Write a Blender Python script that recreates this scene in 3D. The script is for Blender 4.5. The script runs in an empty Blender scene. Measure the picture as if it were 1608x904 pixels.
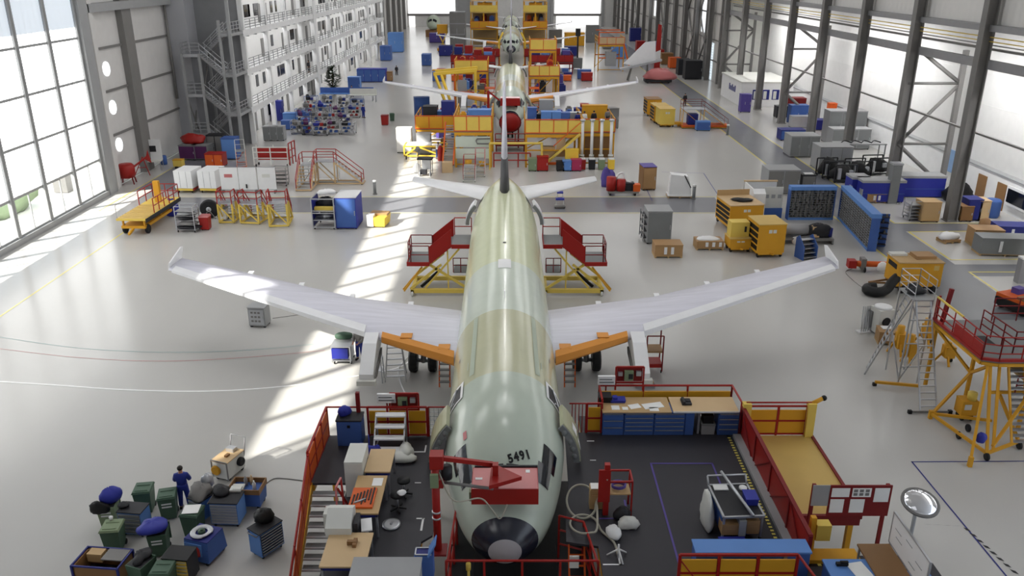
import bpy, bmesh, math, random
from mathutils import Vector, Matrix
random.seed(7)
S = bpy.context.scene
COL = S.collection
PI = math.pi

# ---------------------------------------------------------------- camera
FOC = 1306.0; CEN_U, CEN_V = 804.0, 452.0; HC = 18.6; PITCH = math.atan(502 / FOC)
SP, CP = math.sin(PITCH), math.cos(PITCH)
cam = bpy.data.cameras.new('camera'); cam.sensor_width = 36; cam.lens = FOC / 1608 * 36
cam.clip_start = 0.5; cam.clip_end = 900
camo = bpy.data.objects.new('camera', cam); COL.objects.link(camo)
camo.location = (0, 0, HC); camo.rotation_euler = (PI / 2 - PITCH, 0, 0)
S.camera = camo
# ---------------------------------------------------------------- world, sun, hall lamps, exposure
W = bpy.data.worlds.new('sky'); S.world = W; W.use_nodes = True
bg = W.node_tree.nodes['Background']; bg.inputs[0].default_value = (0.80, 0.89, 1.0, 1); bg.inputs[1].default_value = 1.6
sun = bpy.data.lights.new('sun', 'SUN'); sun.energy = 13; sun.angle = 0.012; sun.color = (1, 0.95, 0.87)
suno = bpy.data.objects.new('sun', sun); COL.objects.link(suno)
suno.rotation_euler = Vector((1.06, 0.9, -1.0)).to_track_quat('-Z', 'Y').to_euler()
LAMP = 900
for iy in range(9):
    for ix in (-19, 0, 19):
        if ix > 0 and iy == 0: continue
        a = bpy.data.lights.new('ceiling_light', 'AREA'); a.shape = 'RECTANGLE'; a.size = 12; a.size_y = 9
        a.energy = LAMP * (1.15 if iy < 5 else 1.0) * ((.0, .05, .4)[iy] if ix > 0 and iy < 3 else .15 if ix == 0 and iy == 0 else .8 if ix == 0 and iy == 1 else 1); a.color = (0.97, 0.98, 1.0)
        o = bpy.data.objects.new('ceiling_light', a); COL.objects.link(o); o.location = (ix, 8 + iy * 33, 28.2)
for iy in range(4):
    a = bpy.data.lights.new('bay_wall_fill', 'AREA'); a.shape = 'RECTANGLE'; a.size = 1.2; a.size_y = 22; a.energy = 1500  # fill lamps added to brighten the bay wall, no known fixtures
    o = bpy.data.objects.new('bay_wall_fill', a); COL.objects.link(o); o.location = (35.9, 32 + iy * 30, 11.2); o.rotation_euler = (0, -.8, 0)
for z in (4.1, 8.2, 12.3, 16.4):
    for y in (111, 152, 186):
        a = bpy.data.lights.new('gallery_light', 'AREA'); a.shape = 'RECTANGLE'; a.size = .3; a.size_y = 32; a.energy = 330
        o = bpy.data.objects.new('gallery_light', a); COL.objects.link(o); o.location = (-29.6, y, z - .8); o.rotation_euler = (0, .5, 0)
for k in range(16):   # row of small high bay lamps over the aircraft line
    a = bpy.data.lights.new('high_bay_lamp', 'POINT'); a.energy = 520; a.shadow_soft_size = .55
    o = bpy.data.objects.new('high_bay_lamp', a); COL.objects.link(o); o.location = (-.3, 30 + k * 16, 27.4)
S.view_settings.view_transform = 'Standard'; S.view_settings.look = 'None'
S.view_settings.exposure = 0.0; S.view_settings.gamma = 1; S.view_settings.use_curve_mapping = False
S.cycles.max_bounces = 6; S.cycles.diffuse_bounces = 3; S.cycles.glossy_bounces = 3
S.cycles.caustics_reflective = False; S.cycles.caustics_refractive = False

# ---------------------------------------------------------------- helpers
def spot(u, v, z=0.0):
    """Ground (or level z) point of the hall seen at a place of the photograph."""
    a = (u - CEN_U) / FOC; d = (v - CEN_V) / FOC; t = (HC - z) / (SP + d * CP)
    return (a * t, t * (CP - d * SP), z)

def lin(c):
    return tuple(((x / 255) / 12.92 if x / 255 <= .04045 else ((x / 255 + .055) / 1.055) ** 2.4) for x in c)

COLOURS = dict(
    floor=(183, 181, 178), lane=(138, 139, 142), line_yellow=(222, 208, 110), line_white=(252, 252, 250), white=(232, 232, 232), off_white=(214, 214, 208),
    wall_white=(214, 213, 211), wall_grey=(212, 210, 208), steel=(124, 122, 120), steel_light=(150, 150, 152), grey=(125, 127, 128), mid_grey=(158, 159, 160),
    dark=(38, 38, 42), black=(20, 20, 22), mat=(52, 51, 57), yellow=(214, 156, 38), pale_yellow=(226, 196, 92), bright_yellow=(240, 200, 70),
    red=(158, 28, 22), dark_red=(120, 20, 22), orange=(216, 96, 34), blue=(66, 98, 164), navy=(36, 44, 120), light_blue=(96, 140, 205), deep_blue=(44, 52, 150),
    green=(72, 98, 80), light_green=(128, 144, 112), wood=(190, 158, 112), brown=(140, 104, 66), tan=(208, 178, 136), card=(168, 132, 90), deck_yellow=(206, 174, 100),
    silver=(190, 192, 196), primer_aft=(208, 213, 178), primer_mid=(205, 214, 200), primer_front=(194, 194, 163), primer_nose=(190, 200, 186), primer_edge=(176, 186, 168),
    wing=(212, 211, 222), slat_white=(236, 236, 238), bare_orange=(222, 148, 62), radome=(36, 38, 52), radome_tip=(176, 172, 176), glass=(22, 26, 34), rubber=(24, 24, 25),
    skin=(190, 140, 112), hair=(30, 24, 20), overall=(36, 52, 140), purple=(92, 44, 92), paper=(240, 240, 238), hose=(168, 164, 150), violet=(88, 74, 150), teal=(120, 170, 172), pink=(200, 120, 120),
    fin_grey=(74, 74, 76), plant=(50, 66, 44), pale_blue=(150, 184, 226), magenta=(170, 50, 90))
SPEC = dict(floor=(.16, 0, .5), lane=(.2, 0, .5), radome=(.22, 0, .6), glass=(.08, 0, .6), silver=(.35, .7, .5), steel_light=(.45, .2, .5), wing=(.42, 0, .4), slat_white=(.4, 0, .4),
            primer_aft=(.17, 0, .5), primer_mid=(.17, 0, .5), primer_front=(.17, 0, .5), primer_nose=(.2, 0, .5), line_white=(.2, 0, .32), line_yellow=(.2, 0, .32), pink=(.3, 0, .35), teal=(.3, 0, .35), red=(.45, 0, .4), radome_tip=(.4, 0, .4))
_m = {}
def mat(n):
    if n in _m: return _m[n]
    m = bpy.data.materials.new(n); m.use_nodes = True; nt = m.node_tree; b = nt.nodes['Principled BSDF']
    r, me, sp = SPEC.get(n, (.55, 0, .35)); c = lin(COLOURS[n])
    b.inputs['Roughness'].default_value = r; b.inputs['Metallic'].default_value = me; b.inputs['Specular IOR Level'].default_value = sp
    tc = nt.nodes.new('ShaderNodeTexCoord'); nz = nt.nodes.new('ShaderNodeTexNoise'); nz.inputs['Scale'].default_value = 1.3; nz.inputs['Detail'].default_value = 4
    mp = nt.nodes.new('ShaderNodeMapRange'); mp.inputs[3].default_value = .93; mp.inputs[4].default_value = 1.07
    mx = nt.nodes.new('ShaderNodeMix'); mx.data_type = 'RGBA'; mx.blend_type = 'MULTIPLY'; mx.inputs[0].default_value = 1
    mx.inputs[6].default_value = (*c, 1)
    nt.links.new(tc.outputs['Object'], nz.inputs['Vector']); nt.links.new(nz.outputs[0], mp.inputs[0]); nt.links.new(mp.outputs[0], mx.inputs[7]); nt.links.new(mx.outputs[2], b.inputs['Base Color'])
    _m[n] = m
    return m

def V(*a): return Vector(a)
# shapes: (verts, faces, smooth)
def B(x, y, z, sx, sy, sz, rz=0, tx=1, ty=1):
    """box: base centre x, y, z; size; top scaled by tx, ty"""
    v = []
    for zz, a, b in ((0, 1, 1), (sz, tx, ty)):
        for i, j in ((-1, -1), (1, -1), (1, 1), (-1, 1)):
            px, py = i * sx / 2 * a, j * sy / 2 * b
            v.append((x + px * math.cos(rz) - py * math.sin(rz), y + px * math.sin(rz) + py * math.cos(rz), z + zz))
    return v, [(3, 2, 1, 0), (4, 5, 6, 7), (0, 1, 5, 4), (1, 2, 6, 5), (2, 3, 7, 6), (3, 0, 4, 7)], False
def BB(x0, x1, y0, y1, z0, z1): return B((x0 + x1) / 2, (y0 + y1) / 2, z0, x1 - x0, y1 - y0, z1 - z0)
def PL(pts, r, n=6, closed=False):
    """tube along points"""
    p = [Vector(q) for q in pts]; k = len(p); v = []; f = []
    up0 = None
    for i in range(k):
        if closed: d = p[(i + 1) % k] - p[i - 1]
        else: d = (p[min(i + 1, k - 1)] - p[max(i - 1, 0)])
        d = d.normalized() if d.length > 1e-9 else Vector((0, 0, 1))
        u = up0 if up0 is not None else (Vector((0, 0, 1)) if abs(d.z) < .9 else Vector((0, 1, 0)))
        a = d.cross(u)
        if a.length < 1e-4: a = d.cross(Vector((1, 0, 0)))
        a.normalize(); b = a.cross(d).normalized(); up0 = b
        for j in range(n):
            t = 2 * PI * (j + .5) / n
            v.append(tuple(p[i] + a * (r * math.cos(t)) + b * (r * math.sin(t))))
    for i in range(k if closed else k - 1):
        for j in range(n):
            i2 = (i + 1) % k
            f.append((i * n + j, i * n + (j + 1) % n, i2 * n + (j + 1) % n, i2 * n + j))
    if not closed:
        f.append(tuple(range(n - 1, -1, -1))); f.append(tuple((k - 1) * n + j for j in range(n)))
    return v, f, n > 5
def R(p, q, r, n=6): return PL((p, q), r, n)
def SQ(p, q, w): return PL((p, q), w * .7071, 4)
def CY(x, y, z, r, h, n=16, r2=None):
    r2 = r if r2 is None else r2
    v = [(x + r * math.cos(2 * PI * i / n), y + r * math.sin(2 * PI * i / n), z) for i in range(n)] + [(x + r2 * math.cos(2 * PI * i / n), y + r2 * math.sin(2 * PI * i / n), z + h) for i in range(n)]
    f = [(i, (i + 1) % n, n + (i + 1) % n, n + i) for i in range(n)] + [tuple(range(n - 1, -1, -1)), tuple(range(n, 2 * n))]
    return v, f, True
def WH(x, y, z, r, w, ax='x', n=14):
    """wheel disc centred x, y, z with its axle along ax, rounded tread"""
    prof = [(-w / 2, r * .55), (-w / 2, r * .86), (-w * .3, r), (w * .3, r), (w / 2, r * .86), (w / 2, r * .55)]
    v = []; f = []; m = len(prof)
    for i in range(n):
        c, s = math.cos(2 * PI * i / n), math.sin(2 * PI * i / n)
        for a, q in prof: v.append((x + a, y + q * c, z + q * s) if ax == 'x' else (x + q * c, y + a, z + q * s))
    for i in range(n):
        for j in range(m - 1):
            i2 = (i + 1) % n; f.append((i * m + j, i2 * m + j, i2 * m + j + 1, i * m + j + 1))
    f.append(tuple(i * m for i in range(n))); f.append(tuple(i * m + m - 1 for i in range(n - 1, -1, -1)))
    return v, f, False
def EX(poly, a, b, ax='x'):
    """polygon extruded along an axis; poly in the two other axes"""
    n = len(poly); v = []
    for t in (a, b):
        for p, q in poly: v.append((t, p, q) if ax == 'x' else (p, t, q) if ax == 'y' else (p, q, t))
    return v, [(i, (i + 1) % n, n + (i + 1) % n, n + i) for i in range(n)] + [tuple(range(n - 1, -1, -1)), tuple(range(n, 2 * n))], False
def LA(prof, n=16, x=0, y=0, z=0):
    m = len(prof); v = [(x + r * math.cos(2 * PI * i / n), y + r * math.sin(2 * PI * i / n), z + h) for i in range(n) for r, h in prof]
    f = [(i * m + j, ((i + 1) % n) * m + j, ((i + 1) % n) * m + j + 1, i * m + j + 1) for i in range(n) for j in range(m - 1)]
    f.append(tuple(i * m for i in range(n - 1, -1, -1))); f.append(tuple(i * m + m - 1 for i in range(n)))
    return v, f, True
def BALL(x, y, z, rx, ry, rz, n=10, m=7):
    v = [(x, y, z - rz)]; f = []
    for k in range(1, m):
        t = PI * k / m
        for i in range(n): v.append((x + rx * math.sin(t) * math.cos(2 * PI * i / n), y + ry * math.sin(t) * math.sin(2 * PI * i / n), z - rz * math.cos(t)))
    v.append((x, y, z + rz)); L = len(v) - 1
    for i in range(n):
        j = (i + 1) % n; f.append((0, 1 + j, 1 + i)); f.append((L, 1 + (m - 2) * n + i, 1 + (m - 2) * n + j))
        for k in range(m - 2): f.append((1 + k * n + i, 1 + k * n + j, 1 + (k + 1) * n + j, 1 + (k + 1) * n + i))
    return v, f, True
def lump(x, y, z, sx, sy, sz, seed, n=18, m=11, rough=.18):
    """crumpled bag or cloth heap"""
    rr = random.Random(seed); v, f, _ = BALL(0, 0, 0, 1, 1, 1, n, m); dirs = [(Vector((rr.gauss(0, 1), rr.gauss(0, 1), rr.gauss(0, .6))).normalized(), rr.uniform(.5, 1)) for _ in range(9)]
    def push(p):
        q = Vector(p); k = 1 + rr.uniform(-rough, rough) * .5
        for d, a in dirs: k += rough * 1.6 * a * max(0, q.normalized().dot(d) - .72) / .28 - rough * .25 * max(0, -q.normalized().dot(d) - .5)
        return (q.x * k, q.y * k, max(q.z * k, -.55))
    v = [push(p) for p in v]
    return [(x + p[0] * sx / 2, y + p[1] * sy / 2, z + max(p[2] + .55, 0) * sz / 1.55) for p in v], f, True
def Q4(*p):
    return list(p), [tuple(range(len(p)))], False
def rot(sh, rz, x=0, y=0, z=0):
    c, s = math.cos(rz), math.sin(rz); v, f, sm = sh
    return [(x + a * c - b * s, y + a * s + b * c, z + d) for a, b, d in v], f, sm

def build(name, m, shapes, parent=None):
    v = []; f = []; sm = []
    for sh in shapes:
        for s_ in (sh if isinstance(sh, list) else [sh]):
            k = len(v); v.extend(s_[0]); f.extend(tuple(i + k for i in q) for q in s_[1]); sm.extend([s_[2]] * len(s_[1]))
    me = bpy.data.meshes.new(name); me.from_pydata(v, [], f); me.polygons.foreach_set('use_smooth', sm)
    bm = bmesh.new(); bm.from_mesh(me); bmesh.ops.recalc_face_normals(bm, faces=bm.faces); bm.to_mesh(me); bm.free()
    me.materials.append(mat(m) if isinstance(m, str) else m); me.update()
    o = bpy.data.objects.new(name, me); COL.objects.link(o)
    if parent is not None: o.parent = parent
    return o
def part(parent, name, m, *shapes): return build(name, m, shapes, parent)
def struct(name, m, *shapes):
    o = build(name, m, shapes); o['kind'] = 'structure'; return o
def tag(o, label, cat, group=None):
    o['label'] = label; o['category'] = cat; o['kind'] = 'thing'
    if group: o['group'] = group
    return o
def thing(name, label, cat, loc, rz=0, group=None):
    o = bpy.data.objects.new(name, None); COL.objects.link(o); o.empty_display_size = .2
    o.location = loc; o.rotation_euler = (0, 0, rz)
    return tag(o, label, cat, group)
def solo(name, label, cat, m, loc, *shapes, rz=0, group=None):
    o = build(name, m, shapes); o.location = loc; o.rotation_euler = (0, 0, rz)
    return tag(o, label, cat, group)
def copy_tree(root, loc, rz, label, group=None):
    r = root.copy(); COL.objects.link(r); r.location = loc; r.rotation_euler = (0, 0, rz); r['label'] = label
    if group: r['group'] = group
    for ch in list(root.children):
        c = ch.copy(); COL.objects.link(c); c.parent = r
        for g in list(ch.children):
            d = g.copy(); COL.objects.link(d); d.parent = c
    return r
def rail(pts, h=1.1, r=.03, mids=1, step=1.3, closed=False):
    """guard rail: posts, top rail and mid rails along points"""
    out = []; pts = [Vector(p) for p in pts]
    segs = list(zip(pts, pts[1:])) + ([(pts[-1], pts[0])] if closed else [])
    for a, b in segs:
        n = max(1, round((b - a).length / step))
        for i in range(n + 1):
            p = a.lerp(b, i / n); out.append(R(p, p + V(0, 0, h), r, 5))
        for k in range(mids + 1):
            z = h * (k + 1) / (mids + 1); out.append(R(a + V(0, 0, z), b + V(0, 0, z), r, 5))
    return out
def smooth_path(pts, n=8):
    p = [Vector(q) for q in pts]; out = []
    for i in range(len(p) - 1):
        a, b, c, d = p[max(i - 1, 0)], p[i], p[i + 1], p[min(i + 2, len(p) - 1)]
        for k in range(n):
            t = k / n
            out.append(.5 * ((2 * b) + (c - a) * t + (2 * a - 5 * b + 4 * c - d) * t * t + (3 * b - a - 3 * c + d) * t ** 3))
    out.append(p[-1]); return out
def slots(x0, x1, y0, y1, n, rr):
    """n places of a grid over a floor patch with the room each one has"""
    nx = max(1, round(math.sqrt(n * (x1 - x0) / (y1 - y0)))); ny = -(-n // nx); c = [(i, j) for j in range(ny) for i in range(nx)][:n]; dx, dy = (x1 - x0) / nx, (y1 - y0) / ny
    return [(x0 + (i + .5) * dx + rr.uniform(-.06, .06) * dx, y0 + (j + .5) * dy + rr.uniform(-.06, .06) * dy, dx * .8, dy * .8) for i, j in c]
# ================================================================ SETTING
def streak_material(name, colour, scale, amount, rough, spec=0.5):
    m = bpy.data.materials.new(name); m.use_nodes = True; nt = m.node_tree; b = nt.nodes['Principled BSDF']; b.inputs['Roughness'].default_value = rough; b.inputs['Specular IOR Level'].default_value = spec
    tc = nt.nodes.new('ShaderNodeTexCoord'); mp = nt.nodes.new('ShaderNodeMapping'); mp.inputs['Scale'].default_value = scale
    nz = nt.nodes.new('ShaderNodeTexNoise'); nz.inputs['Scale'].default_value = 1; nz.inputs['Detail'].default_value = 5
    mr = nt.nodes.new('ShaderNodeMapRange'); mr.inputs[1].default_value = .3; mr.inputs[2].default_value = .7; mr.inputs[3].default_value = 1 - amount; mr.inputs[4].default_value = 1 + amount
    mx = nt.nodes.new('ShaderNodeMix'); mx.data_type = 'RGBA'; mx.blend_type = 'MULTIPLY'; mx.inputs[0].default_value = 1; mx.inputs[6].default_value = (*lin(colour), 1)
    L = nt.links.new
    L(tc.outputs['Object'], mp.inputs[0]); L(mp.outputs[0], nz.inputs['Vector']); L(nz.outputs[0], mr.inputs[0]); L(mr.outputs[0], mx.inputs[7]); L(mx.outputs[2], b.inputs['Base Color'])
    return m
def rib_material(name, colour, axis, pitch, depth=.12, rough=.5):
    """profiled sheet: ribs along one axis as bump and a fine joint"""
    m = bpy.data.materials.new(name); m.use_nodes = True; nt = m.node_tree; b = nt.nodes['Principled BSDF']; b.inputs['Roughness'].default_value = rough
    b.inputs['Base Color'].default_value = (*lin(colour), 1)
    tc = nt.nodes.new('ShaderNodeTexCoord'); sx = nt.nodes.new('ShaderNodeSeparateXYZ'); ma = nt.nodes.new('ShaderNodeMath'); ma.operation = 'MULTIPLY'; ma.inputs[1].default_value = 2 * PI / pitch
    si = nt.nodes.new('ShaderNodeMath'); si.operation = 'SINE'; bu = nt.nodes.new('ShaderNodeBump'); bu.inputs['Distance'].default_value = depth; bu.inputs['Strength'].default_value = .6
    L = nt.links.new
    L(tc.outputs['Object'], sx.inputs[0]); L(sx.outputs[axis], ma.inputs[0]); L(ma.outputs[0], si.inputs[0]); L(si.outputs[0], bu.inputs['Height']); L(bu.outputs[0], b.inputs['Normal'])
    return m
def glow_material(name, colour, strength, pitch=0.0):
    """daylit channel glass: gives off the daylight that comes through it"""
    m = bpy.data.materials.new(name); m.use_nodes = True; nt = m.node_tree; b = nt.nodes['Principled BSDF']
    b.inputs['Base Color'].default_value = (.8, .82, .82, 1); b.inputs['Roughness'].default_value = .3
    b.inputs['Emission Color'].default_value = (*colour, 1); b.inputs['Emission Strength'].default_value = strength
    if pitch:
        tc = nt.nodes.new('ShaderNodeTexCoord'); sx = nt.nodes.new('ShaderNodeSeparateXYZ'); ma = nt.nodes.new('ShaderNodeMath'); ma.operation = 'MULTIPLY'; ma.inputs[1].default_value = 2 * PI / pitch
        si = nt.nodes.new('ShaderNodeMath'); si.operation = 'SINE'; mr = nt.nodes.new('ShaderNodeMapRange'); mr.inputs[1].default_value = -1; mr.inputs[2].default_value = -.72
        mr.inputs[3].default_value = min(.6, strength * .75); mr.inputs[4].default_value = strength
        L = nt.links.new
        L(tc.outputs['Object'], sx.inputs[0]); L(sx.outputs[1], ma.inputs[0]); L(ma.outputs[0], si.inputs[0]); L(si.outputs[0], mr.inputs[0]); L(mr.outputs[0], b.inputs['Emission Strength'])
    return m
FLOOR = streak_material('floor_epoxy', (188, 186, 182), (.12, .05, .1), .05, .2, .32)
struct('floor', FLOOR, BB(-36, 41.2, -20, 300, -.3, 0))
struct('ground', 'off_white', BB(-120, -36.2, -60, 320, -.4, -.05))
LANE = streak_material('lane_epoxy', (122, 123, 128), (.3, .2, .1), .05, .24, .25)
zl = .004
for x0, x1, y0, y1 in ((25.9, 29.8, -19, 296), (-11.2, 17.6, 65.6, 70.3), (-29, -11.2, 65.6, 70.3), (29.8, 40.1, 60.3, 62.4), (29.8, 40.1, 50.5, 52.8), (-33.8, -30, 73, 92)):
    struct('floor_lane', LANE, Q4((x0, y0, zl), (x1, y0, zl), (x1, y1, zl), (x0, y1, zl)))
def stripe(m, pts, w=.12, z=.008, name='floor_marking'):
    sh = []
    for a, b in zip(pts, pts[1:]):
        a = V(a[0], a[1]); b = V(b[0], b[1]); d = (b - a).normalized(); n = V(-d.y, d.x) * w / 2; a = a - d * w / 2; b = b + d * w / 2
        sh.append(Q4((a.x - n.x, a.y - n.y, z), (b.x - n.x, b.y - n.y, z), (b.x + n.x, b.y + n.y, z), (a.x + n.x, a.y + n.y, z)))
    return struct(name, m, *sh)
YL = 'line_yellow'
stripe(YL, [(25.8, 52), (25.8, 296)], .14); stripe(YL, [(29.9, 62.5), (29.9, 180)], .14)
stripe(YL, [(-29.3, 38), (-29.3, 62)], .12); stripe(YL, [(-33.9, 66), (-33.9, 90)], .12)
stripe(YL, [(-24, 65.4), (25.8, 65.4)], .1); stripe(YL, [(-26, 70.5), (20, 70.5)], .1)
stripe(YL, [(29.9, 62.5), (40, 62.5)], .14)
stripe(YL, [spot(1608, 362), spot(1427, 364), spot(1493, 408), spot(1608, 407)], .14)
stripe(YL, [spot(1608, 427), spot(1522, 427), spot(1600, 480)], .14)
stripe('navy', [spot(1608, 724), spot(1432, 725), spot(1580, 904)], .06)
stripe('navy', [spot(1130, 310), spot(1105, 272), spot(1040, 270)], .06); stripe('navy', [spot(1012, 290), spot(1024, 315)], .06)
for (u0, v0, u1, v1) in ((1452, 823, 1512, 826), (1515, 828, 1600, 904), (1386, 822, 1408, 822)):
    a = V(*spot(u0, v0)); b = V(*spot(u1, v1)); n = int((b - a).length / .16)
    for k in range(0, n, 2):
        pass
    struct('floor_marking', 'dark', *[Q4(*[tuple(p) for p in (a.lerp(b, k / n) + V(-.06, 0, .009), a.lerp(b, (k + 1) / n) + V(-.06, 0, .009), a.lerp(b, (k + 1.5) / n) + V(.06, 0, .009), a.lerp(b, (k + .5) / n) + V(.06, 0, .009))]) for k in range(0, n - 1, 2)])

def curve_stripe(m, pts, w, z=.009):
    q = smooth_path([(p[0], p[1], z) for p in pts], 8); v = []
    for i, p in enumerate(q):
        d = (q[min(i + 1, len(q) - 1)] - q[max(i - 1, 0)]).normalized(); n = V(-d.y, d.x, 0) * w / 2; v += [tuple(p - n), tuple(p + n)]
    return struct('floor_marking', m, (v, [(2 * i, 2 * i + 2, 2 * i + 3, 2 * i + 1) for i in range(len(q) - 1)], False))
curve_stripe('line_white', [spot(-30, 597), spot(80, 604), spot(200, 612), spot(330, 614), spot(450, 606), spot(560, 590), spot(625, 577), spot(650, 560)], .1)
curve_stripe('pink', [spot(-20, 545), spot(120, 561), spot(260, 567), spot(400, 560), spot(510, 550)], .035); curve_stripe('teal', [spot(-20, 526), spot(120, 546), spot(260, 553), spot(400, 549), spot(530, 536)], .03)
# ---- door wall with daylit glazing (window side of the hall)
XW = -35.6
LEV = [.45, 3.2, 6.55, 9.9, 13.25, 14.1, 16.9, 19.9, 23.2]
MUL = [71.0, 66.3, 61.8, 57.3, 52.8, 48.3, 43.8, 39.3, 34.8, 30.3, 25.8]
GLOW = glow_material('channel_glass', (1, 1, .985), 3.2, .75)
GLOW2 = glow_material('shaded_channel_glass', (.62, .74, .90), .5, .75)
GLASS = bpy.data.materials.new('clear_glass'); GLASS.use_nodes = True
_nt = GLASS.node_tree; _nt.nodes.clear(); _o = _nt.nodes.new('ShaderNodeOutputMaterial'); _t = _nt.nodes.new('ShaderNodeBsdfTransparent'); _t.inputs[0].default_value = (.97, .98, .98, 1)
_g = _nt.nodes.new('ShaderNodeBsdfGlossy'); _g.inputs['Roughness'].default_value = .05; _x = _nt.nodes.new('ShaderNodeMixShader'); _x.inputs[0].default_value = .05
_nt.links.new(_t.outputs[0], _x.inputs[1]); _nt.links.new(_g.outputs[0], _x.inputs[2]); _nt.links.new(_x.outputs[0], _o.inputs[0])
wn = 0
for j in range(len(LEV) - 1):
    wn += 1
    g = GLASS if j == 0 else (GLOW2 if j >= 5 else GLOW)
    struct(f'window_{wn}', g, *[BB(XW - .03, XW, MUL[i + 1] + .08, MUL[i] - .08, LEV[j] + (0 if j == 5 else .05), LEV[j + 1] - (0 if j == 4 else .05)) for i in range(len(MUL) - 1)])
FR = 'mid_grey'
struct('window_frame', FR, *[BB(XW - .12, XW + .16, y - .22, y - .03, 0, 23.2) for y in MUL], *[BB(XW - .12, XW + .16, y + .03, y + .22, 0, 23.2) for y in MUL], *[BB(XW - .1, XW + .1, y - .05, y + .05, 0, 23.2) for y in MUL], *[BB(XW - .08, XW + .08, MUL[-1], MUL[0], z - .09, z + .09) for z in LEV if z != 14.1],
       *[BB(XW - .05, XW + .05, y - 2.27, y - 2.2, .4, 3.2) for y in MUL[:-1]])
struct('window_sill', FR, BB(XW - .25, XW + .3, 20, 71.2, 0, .42))
struct('wall_left', 'wall_grey', BB(-36.6, -36.3, 72.5, 92, 0, 23), BB(-36.3, -35.5, -20, 25.75, 0, 23), BB(-36.3, -35.7, -20, 6.6, 23, 27.3), BB(-36.3, -35.7, 81, 300, 23, 27.3), BB(-36.4, -35.5, -20, 300, 27.2, 29), BB(-36.6, -35.6, 92, 300, 0, 27.2), BB(-36.6, -36.3, 92, 92.2, 23, 27.2))
# clerestory above the door: clear panes between slim posts let the sun in
struct('window_20', GLASS, BB(-35.95, -35.92, -20, 92, 23.3, 27.2))
struct('window_frame', FR, *[BB(-36.1, -35.8, y - .12, y + .12, 23.1, 27.3) for y in [i * 3.3 - 19 for i in range(34)]], BB(-36.3, -35.6, -20, 92, 22.9, 23.4))
# edge column of the door and the grey sliding leaf with its round windows
struct('column', 'mid_grey', BB(-36.1, -35.2, 71.1, 72.5, 0, 23))
struct('column', 'wall_grey', BB(-36.3, -35.6, 72.5, 74.2, 0, 23), BB(-35.62, -35.5, 73.3, 73.5, 0, 23))
struct('column', 'steel', BB(-36.4, -35.7, 80.0, 81.9, 0, 23))
struct('beam', 'steel', BB(-36.35, -36.15, 72.5, 92, 4.3, 4.5), BB(-36.35, -36.15, 72.5, 92, 8.2, 8.4), BB(-36.35, -36.15, 72.5, 92, 11.9, 12.1))
struct('beam', 'mid_grey', BB(-36.3, -35.5, 72.5, 92, 15.1, 15.8))
struct('trim_1', 'steel', R((-36.1, 74.6, 8.3), (-36.1, 73.6, 11), .07), R((-36.1, 74.6, 8.3), (-36.1, 73.6, 6), .07), R((-36, 90.8, 5.5), (-36, 90.8, 15.5), .15), R((-36, 91.6, 5.5), (-36, 91.6, 15.5), .1))
for k, z in enumerate((11.0, 7.6, 4.2)):
    yy = 76.4
    struct(f'window_{30 + k}', glow_material('round_window_light', (.95, .97, 1), 1.5), EX([(yy + .62 * math.cos(t * PI / 12), z - .8 + .62 * math.sin(t * PI / 12)) for t in range(24)], -36.3, -36.2))
# ---- gallery building
GX = -29.0; FL = [4.1, 8.2, 12.3, 16.4]; G0, G1 = 93.5, 197.0
struct('wall_gallery', 'wall_white', BB(-36.3, -31.4, G0 + 2, G1, 0, 20.5))
struct('wall_gallery_end', rib_material('end_panels', (176, 177, 182), 2, 2.2, .05), BB(-36.5, -34.2, 91.5, 95.5, 0, 20.5))
struct('wall_gallery_end_upper', 'steel', BB(-34.2, -31.4, 95.2, 95.5, 0, 20))
for z in FL: struct('slab', 'white', BB(-31.4, GX, G0, G1, z - .45, z), BB(GX - .12, GX + .04, G0, G1, z - .6, z + .05))
for z in FL: struct('beam', 'mid_grey', *[BB(-31.3, GX - .12, y - .1, y + .1, z - .75, z - .45) for y in range(96, 197, 3)])
for y, w in ((94.2, .5), (103, .5), (112, .5), (120, .5), (128, 1.7), (139, .5), (150, .5), (162, .5), (175.5, 1.7), (186, .5), (196.5, .6)):
    struct('pillar', 'white', BB(GX - .5, GX + (.12 if w > 1 else 0), y - w / 2, y + w / 2, 0, 20.5))
for k, z in enumerate(FL[:3]):
    for a, b in ((94.5, 127), (129, 174.5), (176.4, 196)):
        struct('gallery_railing', 'grey', *rail([(GX - .05, a, z), (GX - .05, b, z)], 1.1, .04, 3, 2.0))
rr = random.Random(3); wi = 40; di = 1
for k, z in enumerate([0] + FL[:3]):
    y = 97.0
    while y < 194:
        kind = rr.random()
        if 126.5 < y < 129.5 or 174 < y < 177: y += 2; continue
        if kind < .35:
            struct(f'door_{di}', 'steel', BB(-31.42, -31.3, y, y + 1.0, z, z + 2.2)); di += 1
        elif kind < .8:
            struct(f'window_{wi}', 'glass', BB(-31.42, -31.33, y, y + rr.choice((.7, 1.0, 1.0, 2.2)), z + .9, z + 2.3)); wi += 1
        y += rr.uniform(1.3, 3.2)
# ---- steel wall beyond the gallery
struct('column', 'steel', BB(-35.6, -35, 203, 203.6, 0, 27))
for y in range(200, 296, 12): struct('column', 'steel', BB(-35.5, -34.6, y, y + .8, 0, 27))
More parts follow.
